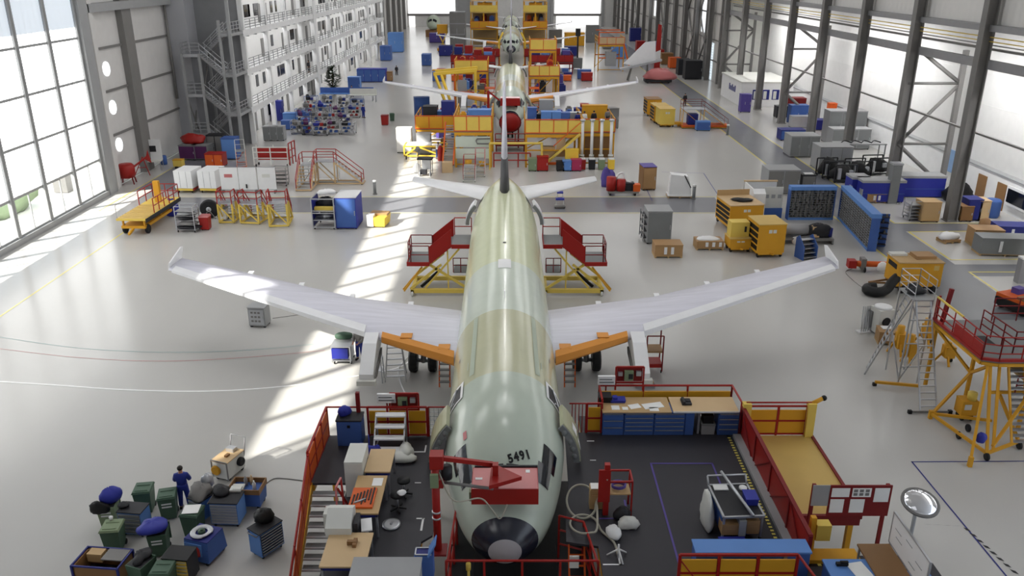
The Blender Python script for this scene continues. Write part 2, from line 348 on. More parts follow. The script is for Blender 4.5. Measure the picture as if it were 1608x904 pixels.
# ---- far wall with two daylit shutters
YF = 297.0
struct('wall_back', 'wall_white', BB(-36.5, 41.5, YF, YF + .5, 0, 29))
SH = glow_material('shutter_light', (1, 1, 1), 1.25)
for nm, x0, x1 in (('door_90', -35.2, -19.2), ('door_91', 14.4, 30)):
    struct(nm, SH, *[BB(x0, x1, YF - .15, YF - .02, 4.2 + k * .75, 4.88 + k * .75) for k in range(30)])
    struct('beam', 'steel', BB(x0 - .3, x1 + .3, YF - .3, YF, 3.5, 4.2))
struct('door_92', SH, BB(-35, -33, YF - .12, YF - .02, 0, 3.4), BB(15, 29.5, YF - .12, YF - .02, 0, 3.4))
for x in (-18.7, -14, 9.5, 13.6, 30.8): struct('column', 'mid_grey', BB(x - .4, x + .4, YF - .6, YF, 0, 28))
struct('wall_back_panel', 'mid_grey', BB(-18.5, -14.2, YF - .2, YF, 0, 20), BB(9.7, 13.4, YF - .2, YF, 0, 20))
struct('beam', 'white', BB(-13.6, 9, YF - 6, YF - 5.4, 14.5, 16))
# ---- column side of the hall
CXR = 34.6; CS = [52.2 + 11.05 * k for k in range(23)]
for i, y in enumerate(CS):
    struct('column', 'steel', BB(CXR - .42, CXR - .34, y - .36, y + .36, 0, 28.5), BB(CXR + .34, CXR + .42, y - .36, y + .36, 0, 28.5), BB(CXR - .4, CXR + .4, y - .05, y + .05, 0, 28.5), BB(CXR - .5, CXR + .5, y - .45, y + .45, 0, .06))
RIBW = rib_material('white_sheet', (226, 224, 221), 1, .9, .03)
struct('wall_right', 'wall_white', BB(40.8, 41.1, 20, 141, 0, 14.6), *[BB(40.77, 40.8, 20, 141, z, z + .03) for z in (5.0, 7.6, 10.2)])
struct('wall_right_upper', RIBW, BB(35.35, 35.6, 20, 141, 14.6, 29), BB(35.3, 41, 20, 141, 14.4, 14.7))
struct('wall_right_far', rib_material('pale_sheet', (208, 205, 200), 1, 2.4, .1), BB(35.35, 35.6, 141, 297, 0, 29))
struct('wall_bay_end', 'off_white', BB(35.3, 41, 140.6, 141, 0, 14.6))
BE = 'steel_light'
struct('beam', BE, BB(34.95, 35.3, 20, 141, 11.65, 12.3)); struct('beam', BE, BB(34.7, 35.35, 20, 141, 14.3, 14.75))
struct('beam', 'steel', BB(35.0, 35.2, 20, 297, 6.92, 7.06)); struct('beam', 'steel', BB(35.1, 35.3, 141, 297, 3.4, 3.6), BB(35.1, 35.3, 141, 297, 11.2, 11.45), BB(35.1, 35.3, 141, 297, 15, 15.3))
struct('trim_2', 'pale_yellow', R((34.9, 20, 13.9), (34.9, 141, 13.9), .04), R((34.9, 20, 13.6), (34.9, 141, 13.6), .035)); struct('trim_3', 'steel', BB(35.5, 35.8, 20, 141, 12.9, 13.05), BB(35.4, 35.5, 20, 141, 13.25, 13.32))
for y in CS[2::3][:3]:
    if y > 141: continue
    struct('column', 'steel', BB(39.0, 39.4, y - .2, y + .2, 0, 12))
    zz = (3.9, 9.2)
    struct('brace', 'steel', *[R((CXR, y, z), (39.2, y, z), .12, 6) for z in zz], R((CXR, y, 3.9), (39.2, y, 9.2), .17), R((39.2, y, 9.2), (CXR + .6, y, 12), .17), R((CXR, y, 3.9), (39.2, y, .1), .17))
for i in (9, 10, 13, 17):
    y0, y1 = CS[i], CS[i + 1]
    struct('brace', 'steel', R((35, y0, 1), (35, y1, 11), .16), R((35, y1, 1), (35, y0, 11), .16), R((35, y0, 11), (35, y1, 22), .16), R((35, y1, 11), (35, y0, 22), .16))
for i in range(8, 22):
    struct('column', 'steel', BB(34.95, 35.25, CS[i] + 5.3, CS[i] + 5.75, 0, 28))
for i in (9, 14): struct(f'window_{400 + i}', glow_material('side_light', (.9, .95, 1), 1.1), BB(35.25, 35.34, CS[i] + 6.2, CS[i] + 10.4, 7.6, 24))
struct('door_95', glow_material('pale_shutter', (.7, .82, .9), .75), *[BB(35.2, 35.34, 151, 155.6, .1 + k * .45, .5 + k * .45) for k in range(14)])
struct('window_430', glow_material('added_glow', (1, 1, 1), 1.4), BB(35.25, 35.34, 20, 296, 20.5, 28.4))  # unseen glowing band, added to light the gallery walls opposite
# low service wall with doors at the foot of the bay wall
struct('wall_service', 'white', BB(40.2, 40.8, 30, 140, 0, 2.7)); struct('trim_4', 'mid_grey', BB(40.1, 40.85, 30, 140, 2.7, 2.8))
for k, (y, w, m) in enumerate(((69.6, 1.3, 'brown'), (66.6, 1.3, 'brown'), (61.0, 1.8, 'mid_grey'), (57.5, 1.6, 'steel'))):
    struct(f'door_{97 + k}', m, BB(40.12, 40.22, y - w / 2, y + w / 2, 0, 2.15))
struct('window_420', 'glass', BB(40.12, 40.2, 62.6, 65.3, 1.1, 2.1))
# ---- roof over everything
struct('wall_front', 'wall_grey', BB(-36.6, 41.2, -20.3, -20, 0, 29))
struct('ceiling', 'wall_grey', BB(-36.6, 41.2, -20, 298, 28.9, 29.2))
# painted walk lane reflections are left to the renderer
# ================================================================ AIRCRAFT
STN = [(0, .02, 3.02, 2.98), (.04, .26, 3.22, 2.76), (.12, .45, 3.39, 2.60), (.3, .70, 3.60, 2.42), (.62, .98, 3.84, 2.25), (1.0, 1.21, 4.08, 2.12), (1.5, 1.43, 4.40, 2.02), (2.0, 1.59, 4.80, 1.95), (2.6, 1.74, 5.22, 1.89),
       (3.2, 1.84, 5.50, 1.84), (4, 1.93, 5.72, 1.79), (5, 1.97, 5.84, 1.75), (6.5, 1.985, 5.87, 1.73), (9, 1.985, 5.87, 1.73), (24, 1.985, 5.87, 1.73), (27, 1.96, 5.87, 1.95), (30, 1.78, 5.85, 2.70), (33, 1.34, 5.72, 3.55), (35.5, .70, 5.45, 4.2), (37, .38, 5.2, 4.55), (37.5, .2, 5.08, 4.72)]
def fus(s):
    """half width, top, bottom of the fuselage at station s"""
    for i in range(len(STN) - 1):
        if s <= STN[i + 1][0]: break
    a, b = STN[i], STN[i + 1]; p = STN[max(i - 1, 0)]; n = STN[min(i + 2, len(STN) - 1)]
    h = b[0] - a[0]; t = min(max((s - a[0]) / h, 0), 1); out = []
    for k in (1, 2, 3):
        d = (b[k] - a[k]) / h
        dp = (a[k] - p[k]) / (a[0] - p[0]) if a is not p else d; dn = (n[k] - b[k]) / (n[0] - b[0]) if n is not b else d
        def lim(x, y): return 0 if x * y <= 0 else 2 * x * y / (x + y)
        m0, m1 = (lim(dp, d) if a is not p else d), (lim(d, dn) if n is not b else d)
        t2, t3 = t * t, t ** 3
        out.append((2 * t3 - 3 * t2 + 1) * a[k] + (t3 - 2 * t2 + t) * h * m0 + (-2 * t3 + 3 * t2) * b[k] + (t3 - t2) * h * m1)
    return out
def skin(s, ang, off=0.0):
    """point on the skin: ang 0 = crown, + towards +x"""
    w, zt, zb = fus(s); zc = (zt + zb) / 2 if s < 24 else (zt + zb) / 2; hz = (zt - zb) / 2
    return ((w + off) * math.sin(ang), s, zc + (hz + off) * math.cos(ang))
def skin_z(s, x, off=0.0):
    """crown-side skin point above x"""
    w, zt, zb = fus(s); q = max(-1, min(1, x / w)); return (x, s, (zt + zb) / 2 + ((zt - zb) / 2) * math.sqrt(max(0, 1 - q * q)) + off)
def barrel(stations, n=40, cap0=False, cap1=False):
    v = []; f = []
    for s in stations:
        for j in range(n): v.append(skin(s, 2 * PI * j / n))
    for i in range(len(stations) - 1):
        for j in range(n): f.append((i * n + j, (i + 1) * n + j, (i + 1) * n + (j + 1) % n, i * n + (j + 1) % n))
    if cap0: f.append(tuple(range(n)))
    if cap1: f.append(tuple((len(stations) - 1) * n + j for j in range(n - 1, -1, -1)))
    return v, f, True
def span(a, b, n): return [a + (b - a) * i / n for i in range(n + 1)]
def patch(s0, s1, a0, a1, off, ns=4, na=6, thick=0.0):
    v = []; f = []
    for o in ((off, off - thick) if thick else (off,)):
        for i in range(ns + 1):
            for j in range(na + 1): v.append(skin(s0 + (s1 - s0) * i / ns, a0 + (a1 - a0) * j / na, o))
    m = na + 1; K = (ns + 1) * m
    for L in range(2 if thick else 1):
        for i in range(ns):
            for j in range(na):
                q = (i * m + j, i * m + j + 1, (i + 1) * m + j + 1, (i + 1) * m + j); f.append(tuple(k + L * K for k in q))
    if thick:
        ring = [j for j in range(m)] + [i * m + na for i in range(1, ns + 1)] + [ns * m + j for j in range(na - 1, -1, -1)] + [i * m for i in range(ns - 1, 0, -1)]
        for a, b in zip(ring, ring[1:] + ring[:1]): f.append((a, b, b + K, a + K))
    return v, f, not thick
AF = [(0, 0), (.03, .035), (.1, .058), (.25, .072), (.45, .066), (.7, .042), (1, .004), (1, -.004), (.7, -.018), (.45, -.034), (.25, -.044), (.1, -.036), (.03, -.022)]
def foil(secs):
    """secs: (x, y_le, y_te, z, thickness scale)"""
    v = []; f = []; n = len(AF)
    for x, yl, yt, z, th in secs:
        for c, h in AF: v.append((x, yl + (yt - yl) * c, z + h * (yt - yl) * th))
    for i in range(len(secs) - 1):
        for j in range(n): f.append((i * n + j, i * n + (j + 1) % n, (i + 1) * n + (j + 1) % n, (i + 1) * n + j))
    f.append(tuple(range(n))); f.append(tuple((len(secs) - 1) * n + j for j in range(n - 1, -1, -1)))
    return v, f, True
WINGM = streak_material('wing_skin', (214, 213, 224), (.35, 4, 4), .075, .42)
def wing_le(x): return 12.3 + (x - 2.2) * (1.7 / 3.5) if x < 5.7 else 14.0 + (x - 5.7) * (6.15 / 11.25)
def wing_te(x): return 17.95 + (x - 2.2) * .11 if x < 7.3 else 18.51 + (x - 7.3) * (3.5 / 9.65)
def wing_z(x): return 3.05 + .092 * (x - 2)
def make_aircraft(loc, label, full=True, number=None):
    t = thing('airliner', label, 'aircraft', loc)
    aft = part(t, 'aft_fuselage', 'primer_aft', barrel(span(17.3, 27, 6) + span(28, 37.5, 12), 40, False, True))
    part(t, 'center_fuselage', 'primer_mid', barrel(span(11.4, 17.3, 5)))
    part(t, 'front_fuselage', 'primer_front', barrel(span(5.9, 11.4, 6)))
    nose = part(t, 'nose_section', 'primer_nose', barrel(span(.62, 2, 7) + span(2.2, 5.9, 12)))
    part(t, 'radome', 'radome', barrel([.14, .2, .28, .38, .5, .62])); part(t, 'radome_cap', 'radome_tip', barrel([0, .02, .05, .09, .14], cap0=True))
    part(t, 'belly_fairing', 'primer_mid', EX([(s, z) for s, z in ((10.5, 2.2), (12, 1.6), (18.5, 1.5), (20.5, 2.1))], -1.75, 1.75))
    for sg in (-1, 1):
        xs = [1.2, 2.2, 3.8, 5.7, 7.3, 10, 13, 15.5, 16.9]
        w = part(t, 'wing', WINGM, foil([(sg * x, wing_le(x), wing_te(x), wing_z(x), 1.0 - .02 * x) for x in xs]))
        # leading edge: bare inboard, white slats outboard
        def le(x0, x1, m, nm, d):
            sh = []; v = []; f = []
            ks = 5
            for i in range(ks + 1):
                x = x0 + (x1 - x0) * i / ks; y = wing_le(x); z = wing_z(x); c = wing_te(x) - y; th = 1.0 - .02 * x
                for (dy, dz) in ((-.06, -.05), (-.02, .045 * c * th + .01), (d, .0685 * c * th + .015), (d, .055 * c * th), (.3, 0), (.1, -.04 * c * th)): v.append((sg * x, y + dy, z + dz))
            for i in range(ks):
                for j in range(6): f.append((i * 6 + j, i * 6 + (j + 1) % 6, (i + 1) * 6 + (j + 1) % 6, (i + 1) * 6 + j))
            f.append(tuple(range(6))); f.append(tuple(ks * 6 + j for j in range(5, -1, -1)))
            return part(t, nm, m, (v, f, False))
        le(2.15, 5.4, 'bare_orange', 'leading_edge', .34); le(6.2, 16.7, 'slat_white', 'slat', .55)
        if full:
            for x in (2.6, 4.3): part(w, 'primer_tab', 'bare_orange', B(sg * x, wing_le(x) + .55, wing_z(x) + .31, .5, .5, .04, 0))
        ft = wing_te(16.9)
        part(t, 'wingtip_fence', 'slat_white', EX([(wing_le(16.9) + .1, 4.35), (ft - .1, 4.35), (ft + .35, 4.95), (ft + .1, 5.0), (wing_le(16.9) + .3, 4.7)], sg * 16.9, sg * 16.98))
        for x in (4.6, 7.5, 10.2, 13): part(t, 'flap_fairing', 'slat_white', EX([(wing_te(x) - 1.3, wing_z(x) - .1), (wing_te(x) + .35, wing_z(x) + .02), (wing_te(x) - .2, wing_z(x) - .3), (wing_te(x) - 1.0, wing_z(x) - .35)], sg * x - .13, sg * x + .13))
        # engine pylon without its engine
        px = sg * 5.85; y0 = wing_le(5.85)
        py = part(t, 'engine_pylon', 'slat_white', EX([(y0 + .5, 3.42), (y0 + .1, 3.62), (y0 - .7, 3.45), (y0 - 1.5, 2.95), (y0 - 2.0, 2.6), (y0 - 2.0, 2.25), (y0 - 1.6, 2.45), (y0 - .3, 2.75), (y0 + .8, 2.9)], px - .3, px + .3))
        part(py, 'pylon_fitting', 'steel', EX([(y0 - 1.8, 2.3), (y0 - 1.1, 2.5), (y0 + .4, 2.75), (y0 + .2, 2.5), (y0 - 1.4, 2.2)], px - sg * .36, px - sg * .1)); part(py, 'pylon_foot', 'off_white', B(px, y0 - 2.05, 2.15, .8, .25, .22))
        for x in (3.55, 4.5): part(t, 'main_wheel', 'rubber', WH(sg * x, 17.6, .58, .58, .42))
        part(t, 'landing_gear', 'silver', R((sg * 4.02, 17.6, .5), (sg * 3.8, 17.3, 3), .14, 8), R((sg * 3.5, 17.6, .58), (sg * 4.5, 17.6, .58), .1, 8), R((sg * 4, 17.6, 1.0), (sg * 2.6, 17, 2.4), .08))
        part(t, 'stabilizer', 'slat_white', foil([(sg * x, 31.4 + (x - .6) * .62, 35.3 + (x - .6) * .17, 4.75 + .1 * x, .9) for x in (.4, 1.5, 3.5, 6.15)]))
        # cockpit panes
        for s0, s1, a0, a1 in ((1.3, 1.95, .03, .58), (1.72, 2.25, .66, 1.02), (2.2, 2.85, .74, 1.12)):
            pane = part(t, 'cockpit_window', 'glass', patch(s0, s1, sg * a0, sg * a1, .012, 3, 5))
        # front door swung out ahead of its opening
        op = part(t, 'door_opening', 'dark', patch(5.25, 6.15, sg * .84, sg * 1.62, .015, 3, 6)); part(op, 'opening_frame', 'white', *[patch(a, b, sg * c, sg * d, .03, 3, 6) for a, b, c, d in ((5.15, 5.25, .80, 1.66), (6.15, 6.27, .80, 1.66), (5.15, 6.27, .78, .84))])
        part(op, 'strut', 'silver', R(skin(5.3, sg * 1.35, .05), skin(6.1, sg * .95, .05), .03, 5), R(skin(5.3, sg * 1.0, .05), skin(6.1, sg * 1.4, .05), .03, 5), R(skin(5.3, sg * 1.4, .05), skin(5.9, sg * 1.5, .05), .03, 5))
        def door(s0, s1, shift, drop):
            v, f, sm = patch(s0, s1, sg * .86, sg * 1.62, .06, 4, 8, .16)
            return [(x + sg * shift * (1.0 + .25 * (5.6 - z)), y, z - drop) for x, y, z in v], f, sm
        d1 = part(t, 'passenger_door', 'primer_front', door(4.0, 5.1, .34, .15))
        v, f, sm = patch(3.93, 4.0, sg * .86, sg * 1.62, .02, 1, 8, .2)
        part(d1, 'door_mechanism', 'grey', ([(x + sg * .34 * (1.0 + .25 * (5.6 - z)), y, z - .15) for x, y, z in v], f, sm), *[BALL(*(lambda q: (q[0] + sg * .32 * (1 + .25 * (5.6 - q[2])), q[1], q[2] - .15))(skin(3.96, sg * a, -.1)), .1, .08, .12, 8, 5) for a in (1.0, 1.2, 1.35, 1.5)])
        if sg > 0 and full: part(d1, 'door_notice', 'paper', *[([(x + .34 * (1 + .25 * (5.6 - z)), y, z - .15) for x, y, z in patch(a, b, c, d, .075, 2, 2)[0]], patch(a, b, c, d, .075, 2, 2)[1], True) for a, b, c, d in ((4.3, 4.7, 1.1, 1.26), (4.25, 4.45, 1.32, 1.5))])
        # rear door
        op = part(t, 'door_opening', 'dark', patch(30.3, 31.2, sg * .9, sg * 1.6, .015, 3, 6))
        d2 = part(t, 'passenger_door', 'slat_white', ([(x + sg * .45, y, z) for x, y, z in patch(28.9, 30.0, sg * .8, sg * 1.55, .08, 4, 8, .16)[0]],) + patch(28.9, 30.0, sg * .8, sg * 1.55, .08, 4, 8, .16)[1:])
        part(d2, 'door_mechanism', 'grey', ([(x + sg * .42, y, z) for x, y, z in patch(28.8, 28.9, sg * .8, sg * 1.55, .05, 1, 8, .2)[0]],) + patch(28.8, 28.9, sg * .8, sg * 1.55, .05, 1, 8, .2)[1:])
    fin = [(29.6, 36.0, 5.7, .3), (31.3, 36.3, 7.6, .2), (33.0, 36.6, 9.6, .13), (34.6, 36.9, 11.5, .09), (34.9, 36.8, 11.76, .05)]
    def finmesh(rows):
        v = []; f = []; pr = [(0, .15), (.03, .6), (.15, 1), (.4, 1), (1, .1), (1, -.1), (.4, -1), (.15, -1), (.03, -.6), (0, -.15)]; n = len(pr)
        for a, b, z, w in rows:
            for c, h in pr: v.append((h * w, a + (b - a) * c, z))
        for i in range(len(rows) - 1):
            for j in range(n): f.append((i * n + j, i * n + (j + 1) % n, (i + 1) * n + (j + 1) % n, (i + 1) * n + j))
        f.append(tuple(range(n))); f.append(tuple((len(rows) - 1) * n + j for j in range(n - 1, -1, -1)))
        return v, f, True
    part(t, 'tail_fin', 'wing', finmesh(fin[1:])); part(t, 'fin_root', 'fin_grey', finmesh(fin[:2]))
    part(t, 'nose_gear', 'silver', R((0, 5.1, .4), (0, 5.1, 2.2), .1, 8), R((-.3, 5.1, .38), (.3, 5.1, .38), .07))
    for sg in (-1, 1): part(t, 'nose_wheel', 'rubber', WH(sg * .25, 5.1, .38, .38, .22))
    if full:
        part(t, 'roof_antenna', 'white', EX([(12.6, 5.86), (13.0, 5.86), (13.0, 6.08), (12.8, 6.08)], -.02, .02)); part(t, 'antenna_plate', 'white', patch(16.3, 17.5, -.15, .15, .012, 3, 4))
        part(t, 'access_hole', 'dark', patch(19.9, 20.1, -.04, .04, .014, 2, 2)); part(t, 'notice', 'pink', patch(3.0, 3.3, -.78, -.7, .014, 2, 2))
        for s_, a_ in ((8.4, 1.0), (8.4, -1.0)): part(t, 'skin_mark', 'steel', patch(s_, s_ + .3, a_ - .02, a_ + .02, .014, 2, 2))
        for sg in (-1, 1): part(t, 'skin_joint', 'primer_edge', patch(6.3, 11.3, sg * .56, sg * .66, .01, 8, 2), patch(6.9, 7.5, sg * .70, sg * .72, .014, 2, 1))
    if number:
        c = bpy.data.curves.new('serial', 'FONT'); c.body = number; c.size = .30; c.align_x = 'CENTER'; c.space_character = 1.25; c.offset = .014
        to = bpy.data.objects.new('serial', c); COL.objects.link(to); bpy.context.view_layer.update()
        me = bpy.data.meshes.new_from_object(to.evaluated_get(bpy.context.evaluated_depsgraph_get())); bpy.data.objects.remove(to)
        bm = bmesh.new(); bm.from_mesh(me); bmesh.ops.subdivide_edges(bm, edges=[e for e in bm.edges if e.calc_length() > .1], cuts=2); bm.to_mesh(me); bm.free()
        for vv in me.vertices:
            x, y = vv.co.x, vv.co.y; a = .36
            gx = .47 + x * math.cos(a) - y * math.sin(a); gs = 2.08 + (x * math.sin(a) + y * math.cos(a)) * 1.0
            vv.co = skin_z(gs, gx, .016)
        me.materials.append(mat('black')); so = bpy.data.objects.new('serial_number', me); COL.objects.link(so); so.parent = t
    return t
make_aircraft((-.2, 19.4, 0), 'pale green unpainted airliner with dark nose cone and 5491 above the windscreen', True, '5491').rotation_euler = (0, 0, .0085)
make_aircraft((-.2, 92.6, 0), 'second unpainted airliner in line, between yellow docks behind the one numbered 5491', False)
make_aircraft((-.2, 224, 0), 'fourth unpainted airliner in line, farthest down the hall between tall yellow docks', False)
make_aircraft((-.2, 176.5, 0), 'third unpainted airliner in line, deep in the hall behind two others', False)
# ================================================================ NOSE DOCK PLATFORM
H = 3.3
def hp(u, v, dz=0.0): return spot(u, v, H + dz)
def panel_rail(x0, x1, y, z, n, h=1.15, ax='x'):
    """red frame and yellow infill boards of a dock guard rail"""
    L = abs(x1 - x0); fr = []; inf = []
    def P3(a, b, c): return (a, b, c) if ax == 'x' else (b, a, c)
    for i in range(n + 1):
        a = x0 + (x1 - x0) * i / n; fr.append(SQ(P3(a, y, z), P3(a, y, z + h), .07))
    for zz in (.06, .58, h): fr.append(SQ(P3(x0, y, z + zz), P3(x1, y, z + zz), .06))
    for i in range(n):
        a = x0 + (x1 - x0) * i / n; b = x0 + (x1 - x0) * (i + 1) / n
        for z0, z1 in ((.1, .54), (.62, 1.0)):
            inf.append(BB(min(a, b) + .05, max(a, b) - .05, y - .02, y + .02, z + z0, z + z1) if ax == 'x' else BB(y - .02, y + .02, min(a, b) + .05, max(a, b) - .05, z + z0, z + z1))
    return fr, inf
t = thing('work_platform', 'raised black work platform with stairs on the window side of the airliner nose', 'platform', (-4.5, 20, 0))
def loc(t, sh): # world shapes to the thing's own frame
    o = t.location
    def mv(s): return [(a - o.x, b - o.y, c - o.z) for a, b, c in s[0]], s[1], s[2]
    return [mv(s) for s in sh]
def wpart(t, name, m, *sh):
    flat = []
    for s in sh: flat += s if isinstance(s, list) else [s]
    return build(name, m, loc(t, flat), t)
wpart(t, 'deck', 'mat', BB(-5.2, -2.6, 14.5, 25.4, H - .08, H - .005), BB(-6.45, -5.2, 22.5, 25.4, H - .08, H - .005), EX([(-2.6, 25.4), (-2.6, 19.6), (-2.3, 19.9), (-2.26, 25.4)], H - .08, H - .005, 'z'))
wpart(t, 'deck_frame', 'yellow', BB(-5.2, -5.1, 14.5, 22.5, H - .3, H - .08), BB(-6.45, -2.6, 25.2, 25.4, H - .3, H - .08), BB(-2.75, -2.6, 14.5, 25.2, H - .3, H - .08), BB(-6.45, -6.3, 22.5, 25.2, H - .3, H - .08))
for x, y in ((-6.35, 25.3), (-2.7, 25.3), (-5.15, 19), (-2.7, 19), (-5.15, 15), (-2.7, 15)): wpart(t, 'leg', 'yellow', BB(x - .07, x + .07, y - .07, y + .07, 0, H - .3))
st = wpart(t, 'stair_flight', 'grey', *[BB(-6.3, -5.3, 22.35 - .27 * k - .25, 22.35 - .27 * k, H - .19 * (k + 1) - .04, H - .19 * (k + 1)) for k in range(17)])
build('tread_edge', 'silver', loc(t, [BB(-6.3, -5.3, 22.12 - .27 * k - .03, 22.12 - .27 * k + .02, H - .19 * (k + 1) - .05, H - .19 * (k + 1) + .006) for k in range(17)]), st)
wpart(t, 'stringer', 'yellow', EX([(22.5, H - .35), (22.5, H + .02), (17.76, .1), (17.5, 0), (17.9, 0)], -6.42, -6.36), EX([(22.5, H - .35), (22.5, H + .02), (17.76, .1), (17.5, 0), (17.9, 0)], -5.26, -5.2))
wpart(t, 'stair_rail', 'red', *[R((-6.4, 22.4 - 1.15 * k, H - .81 * k), (-6.4, 22.4 - 1.15 * k, H + 1.1 - .81 * k), .035, 5) for k in range(5)], R((-6.4, 22.5, H + 1.1), (-6.4, 17.6, -.05 + 1.1 - .1), .04), R((-6.4, 22.5, H + .55), (-6.4, 17.6, .45), .035))
wpart(t, 'stair_side_panel', 'orange', EX([(22.4, H + .1), (22.4, H + .95), (18.2, .95), (18.2, .2)], -6.39, -6.375))
fr, inf = panel_rail(-5.0, -2.95, 25.35, H, 3); wpart(t, 'guard_frame', 'red', fr); wpart(t, 'guard_board', 'yellow', inf)
fr, inf = panel_rail(22.5, 25.35, -6.42, H, 3, ax='y'); wpart(t, 'guard_frame', 'red', fr, R((-6.42, 25.35, H + 1.15), (-5.0, 25.35, H + 1.15), .035)); wpart(t, 'guard_board', 'orange', inf)
wpart(t, 'guard_post', 'dark_red', SQ((-5.3, 25.3, H), (-5.3, 25.3, H + 1.75), .13))
wpart(t, 'gate', 'red', *rail([(-2.9, 25.35, H), (-2.2, 25.35, H)], 1.15, .03, 0, .8)); wpart(t, 'gate_mesh', 'silver', *[R((-2.85 + .15 * k, 25.35, H + .1), (-2.85 + .15 * k, 25.35, H + 1.1), .012, 4) for k in range(5)], *[R((-2.9, 25.35, H + .15 + .16 * k), (-2.2, 25.35, H + .15 + .16 * k), .012, 4) for k in range(6)])
wpart(t, 'corner_mark', 'white', *[BB(*q, H - .005, H + .001) for q in ((-3.35, -2.95, 24.3, 24.36), (-2.98, -2.93, 24.3, 24.75), (-2.85, -2.6, 20.65, 20.7), (-2.68, -2.62, 20.1, 20.7), (-3.9, -3.45, 18.25, 18.3), (-3.52, -3.46, 17.8, 18.3), (-3.1, -2.9, 22.5, 22.54))])
t2 = thing('work_platform', 'raised black work platform with blue outlines on the grey column side of the nose', 'platform', (5, 20, 0))
wpart(t2, 'deck', 'mat', BB(2.45, 8.1, 14.5, 26.75, H - .08, H - .005), BB(8.1, 11.6, 14.5, 19.0, H - .08, H - .005), EX([(2.45, 25.6), (2.45, 19.4), (1.55, 19.6), (1.6, 20.6), (1.78, 22), (1.86, 25.6)], H - .08, H - .005, 'z'))
wpart(t2, 'deck_frame', 'yellow', BB(2.45, 8.1, 26.6, 26.8, H - .3, H - .08), BB(2.45, 2.6, 14.5, 26.6, H - .3, H - .08), BB(8.0, 8.15, 14.5, 26.6, H - .3, H - .08))
for x, y in ((2.6, 26.6), (8, 26.6), (5.3, 26.6), (2.6, 19), (8, 19), (2.6, 15), (11.4, 18.8), (11.4, 15)): wpart(t2, 'leg', 'yellow', BB(x - .07, x + .07, y - .07, y + .07, 0, H - .08))
wpart(t2, 'outline', 'violet', *[BB(*q, H - .005, H + .001) for q in ((4.6, 6.66, 23.6, 23.66), (4.57, 4.63, 17.6, 23.66), (6.6, 6.66, 20.4, 23.66), (2.6, 3.5, 20.65, 20.7), (3.44, 3.5, 20.65, 21.6))])
wpart(t2, 'hazard_edge', 'black', BB(7.52, 7.64, 18.2, 25.4, H - .005, H), BB(8.1, 11.3, 18.55, 18.68, H - .005, H)); wpart(t2, 'hazard_dash', 'line_yellow', *[BB(7.53, 7.63, 18.3 + .16 * k, 18.38 + .16 * k, H + .003, H + .008) for k in range(44)], *[BB(8.4 + .2 * k, 8.5 + .2 * k, 18.56, 18.67, H + .003, H + .008) for k in range(14)])
wpart(t2, 'kick_plate', 'mid_grey', BB(7.72, 7.98, 18.4, 25.3, H, H + .12))
fr, inf = panel_rail(2.62, 3.14, 25.6, H, 1); wpart(t2, 'guard_frame', 'red', fr, R((2.0, 25.6, H + 1.15), (2.62, 25.6, H + 1.15), .03), *[R((2.1 + k * .12, 25.6, H), (2.1 + k * .12, 25.6, H + 1.15), .02, 4) for k in range(5)]); wpart(t2, 'guard_board', 'yellow', inf)
wpart(t2, 'guard_frame', 'red', *rail([(3.15, 25.7, H), (3.15, 26.75, H), (7.95, 26.75, H), (7.98, 25.5, H)], 1.25, .04, 0, 1.6)); wpart(t2, 'guard_board', 'yellow', BB(3.2, 7.9, 26.72, 26.78, H + .1, H + 1.02))
wpart(t2, 'corner_mark', 'white', *[BB(*q, H - .005, H + .001) for q in ((2.6, 2.85, 25.0, 25.05), (2.5, 3.0, 18.6, 18.65), (2.95, 3.0, 18.6, 19.2), (2.6, 2.8, 23.8, 23.84))])
# bridge with the red fence
t3 = thing('loading_bridge', 'yellow decked loading bridge fenced in red beside the black platform', 'bridge', (9.3, 22, 0))
wpart(t3, 'deck', 'deck_yellow', BB(8.2, 10.45, 20.9, 25.4, H - .1, H)); wpart(t3, 'deck_edge', 'dark_red', BB(10.45, 10.55, 20.9, 25.4, H - .2, H + .05), BB(8.2, 10.45, 20.8, 20.9, H - .35, H))
wpart(t3, 'side_fence', 'red', BB(7.98, 8.02, 18.4, 25.4, H + .02, H + 1.12)); wpart(t3, 'fence_frame', 'dark_red', *[BB(7.95, 8.05, y - .04, y + .04, H, H + 1.14) for y in (18.4, 20.1, 21.9, 23.6, 25.4)], BB(7.94, 8.06, 18.4, 25.4, H + 1.1, H + 1.16), *[R((7.96, a, H), (7.96, b, H + 1.1), .025, 4) for a, b in ((18.5, 20), (21.8, 20.2), (23.5, 22), (23.7, 25.3))])
fr, inf = panel_rail(8.25, 10.25, 25.42, H, 2); wpart(t3, 'end_guard', 'red', fr, R((8.1, 25.4, H + 1.3), (10.4, 25.4, H + 1.3), .035)); wpart(t3, 'end_board', 'yellow', inf)
for x in (8.12, 10.36): wpart(t3, 'post', 'pale_yellow', BB(x - .14, x + .14, 25.25, 25.5, H - .4, H + 1.3))
wpart(t3, 'pivot_arm', 'yellow', R((10.36, 25.4, H + 1.25), (10.75, 25.5, H + 1.4), .08, 8)); wpart(t3, 'pivot_knob', 'black', BALL(10.8, 25.5, H + 1.42, .1, .1, .1))
for x, y in ((8.4, 21.1), (10.3, 21.1), (8.4, 25.2), (10.3, 25.2)): wpart(t3, 'leg', 'yellow', BB(x - .08, x + .08, y - .08, y + .08, 0, H - .1))
t4 = thing('control_post', 'yellow control post with a box at the near end of the red fence', 'post', (8.35, 19.2, H))
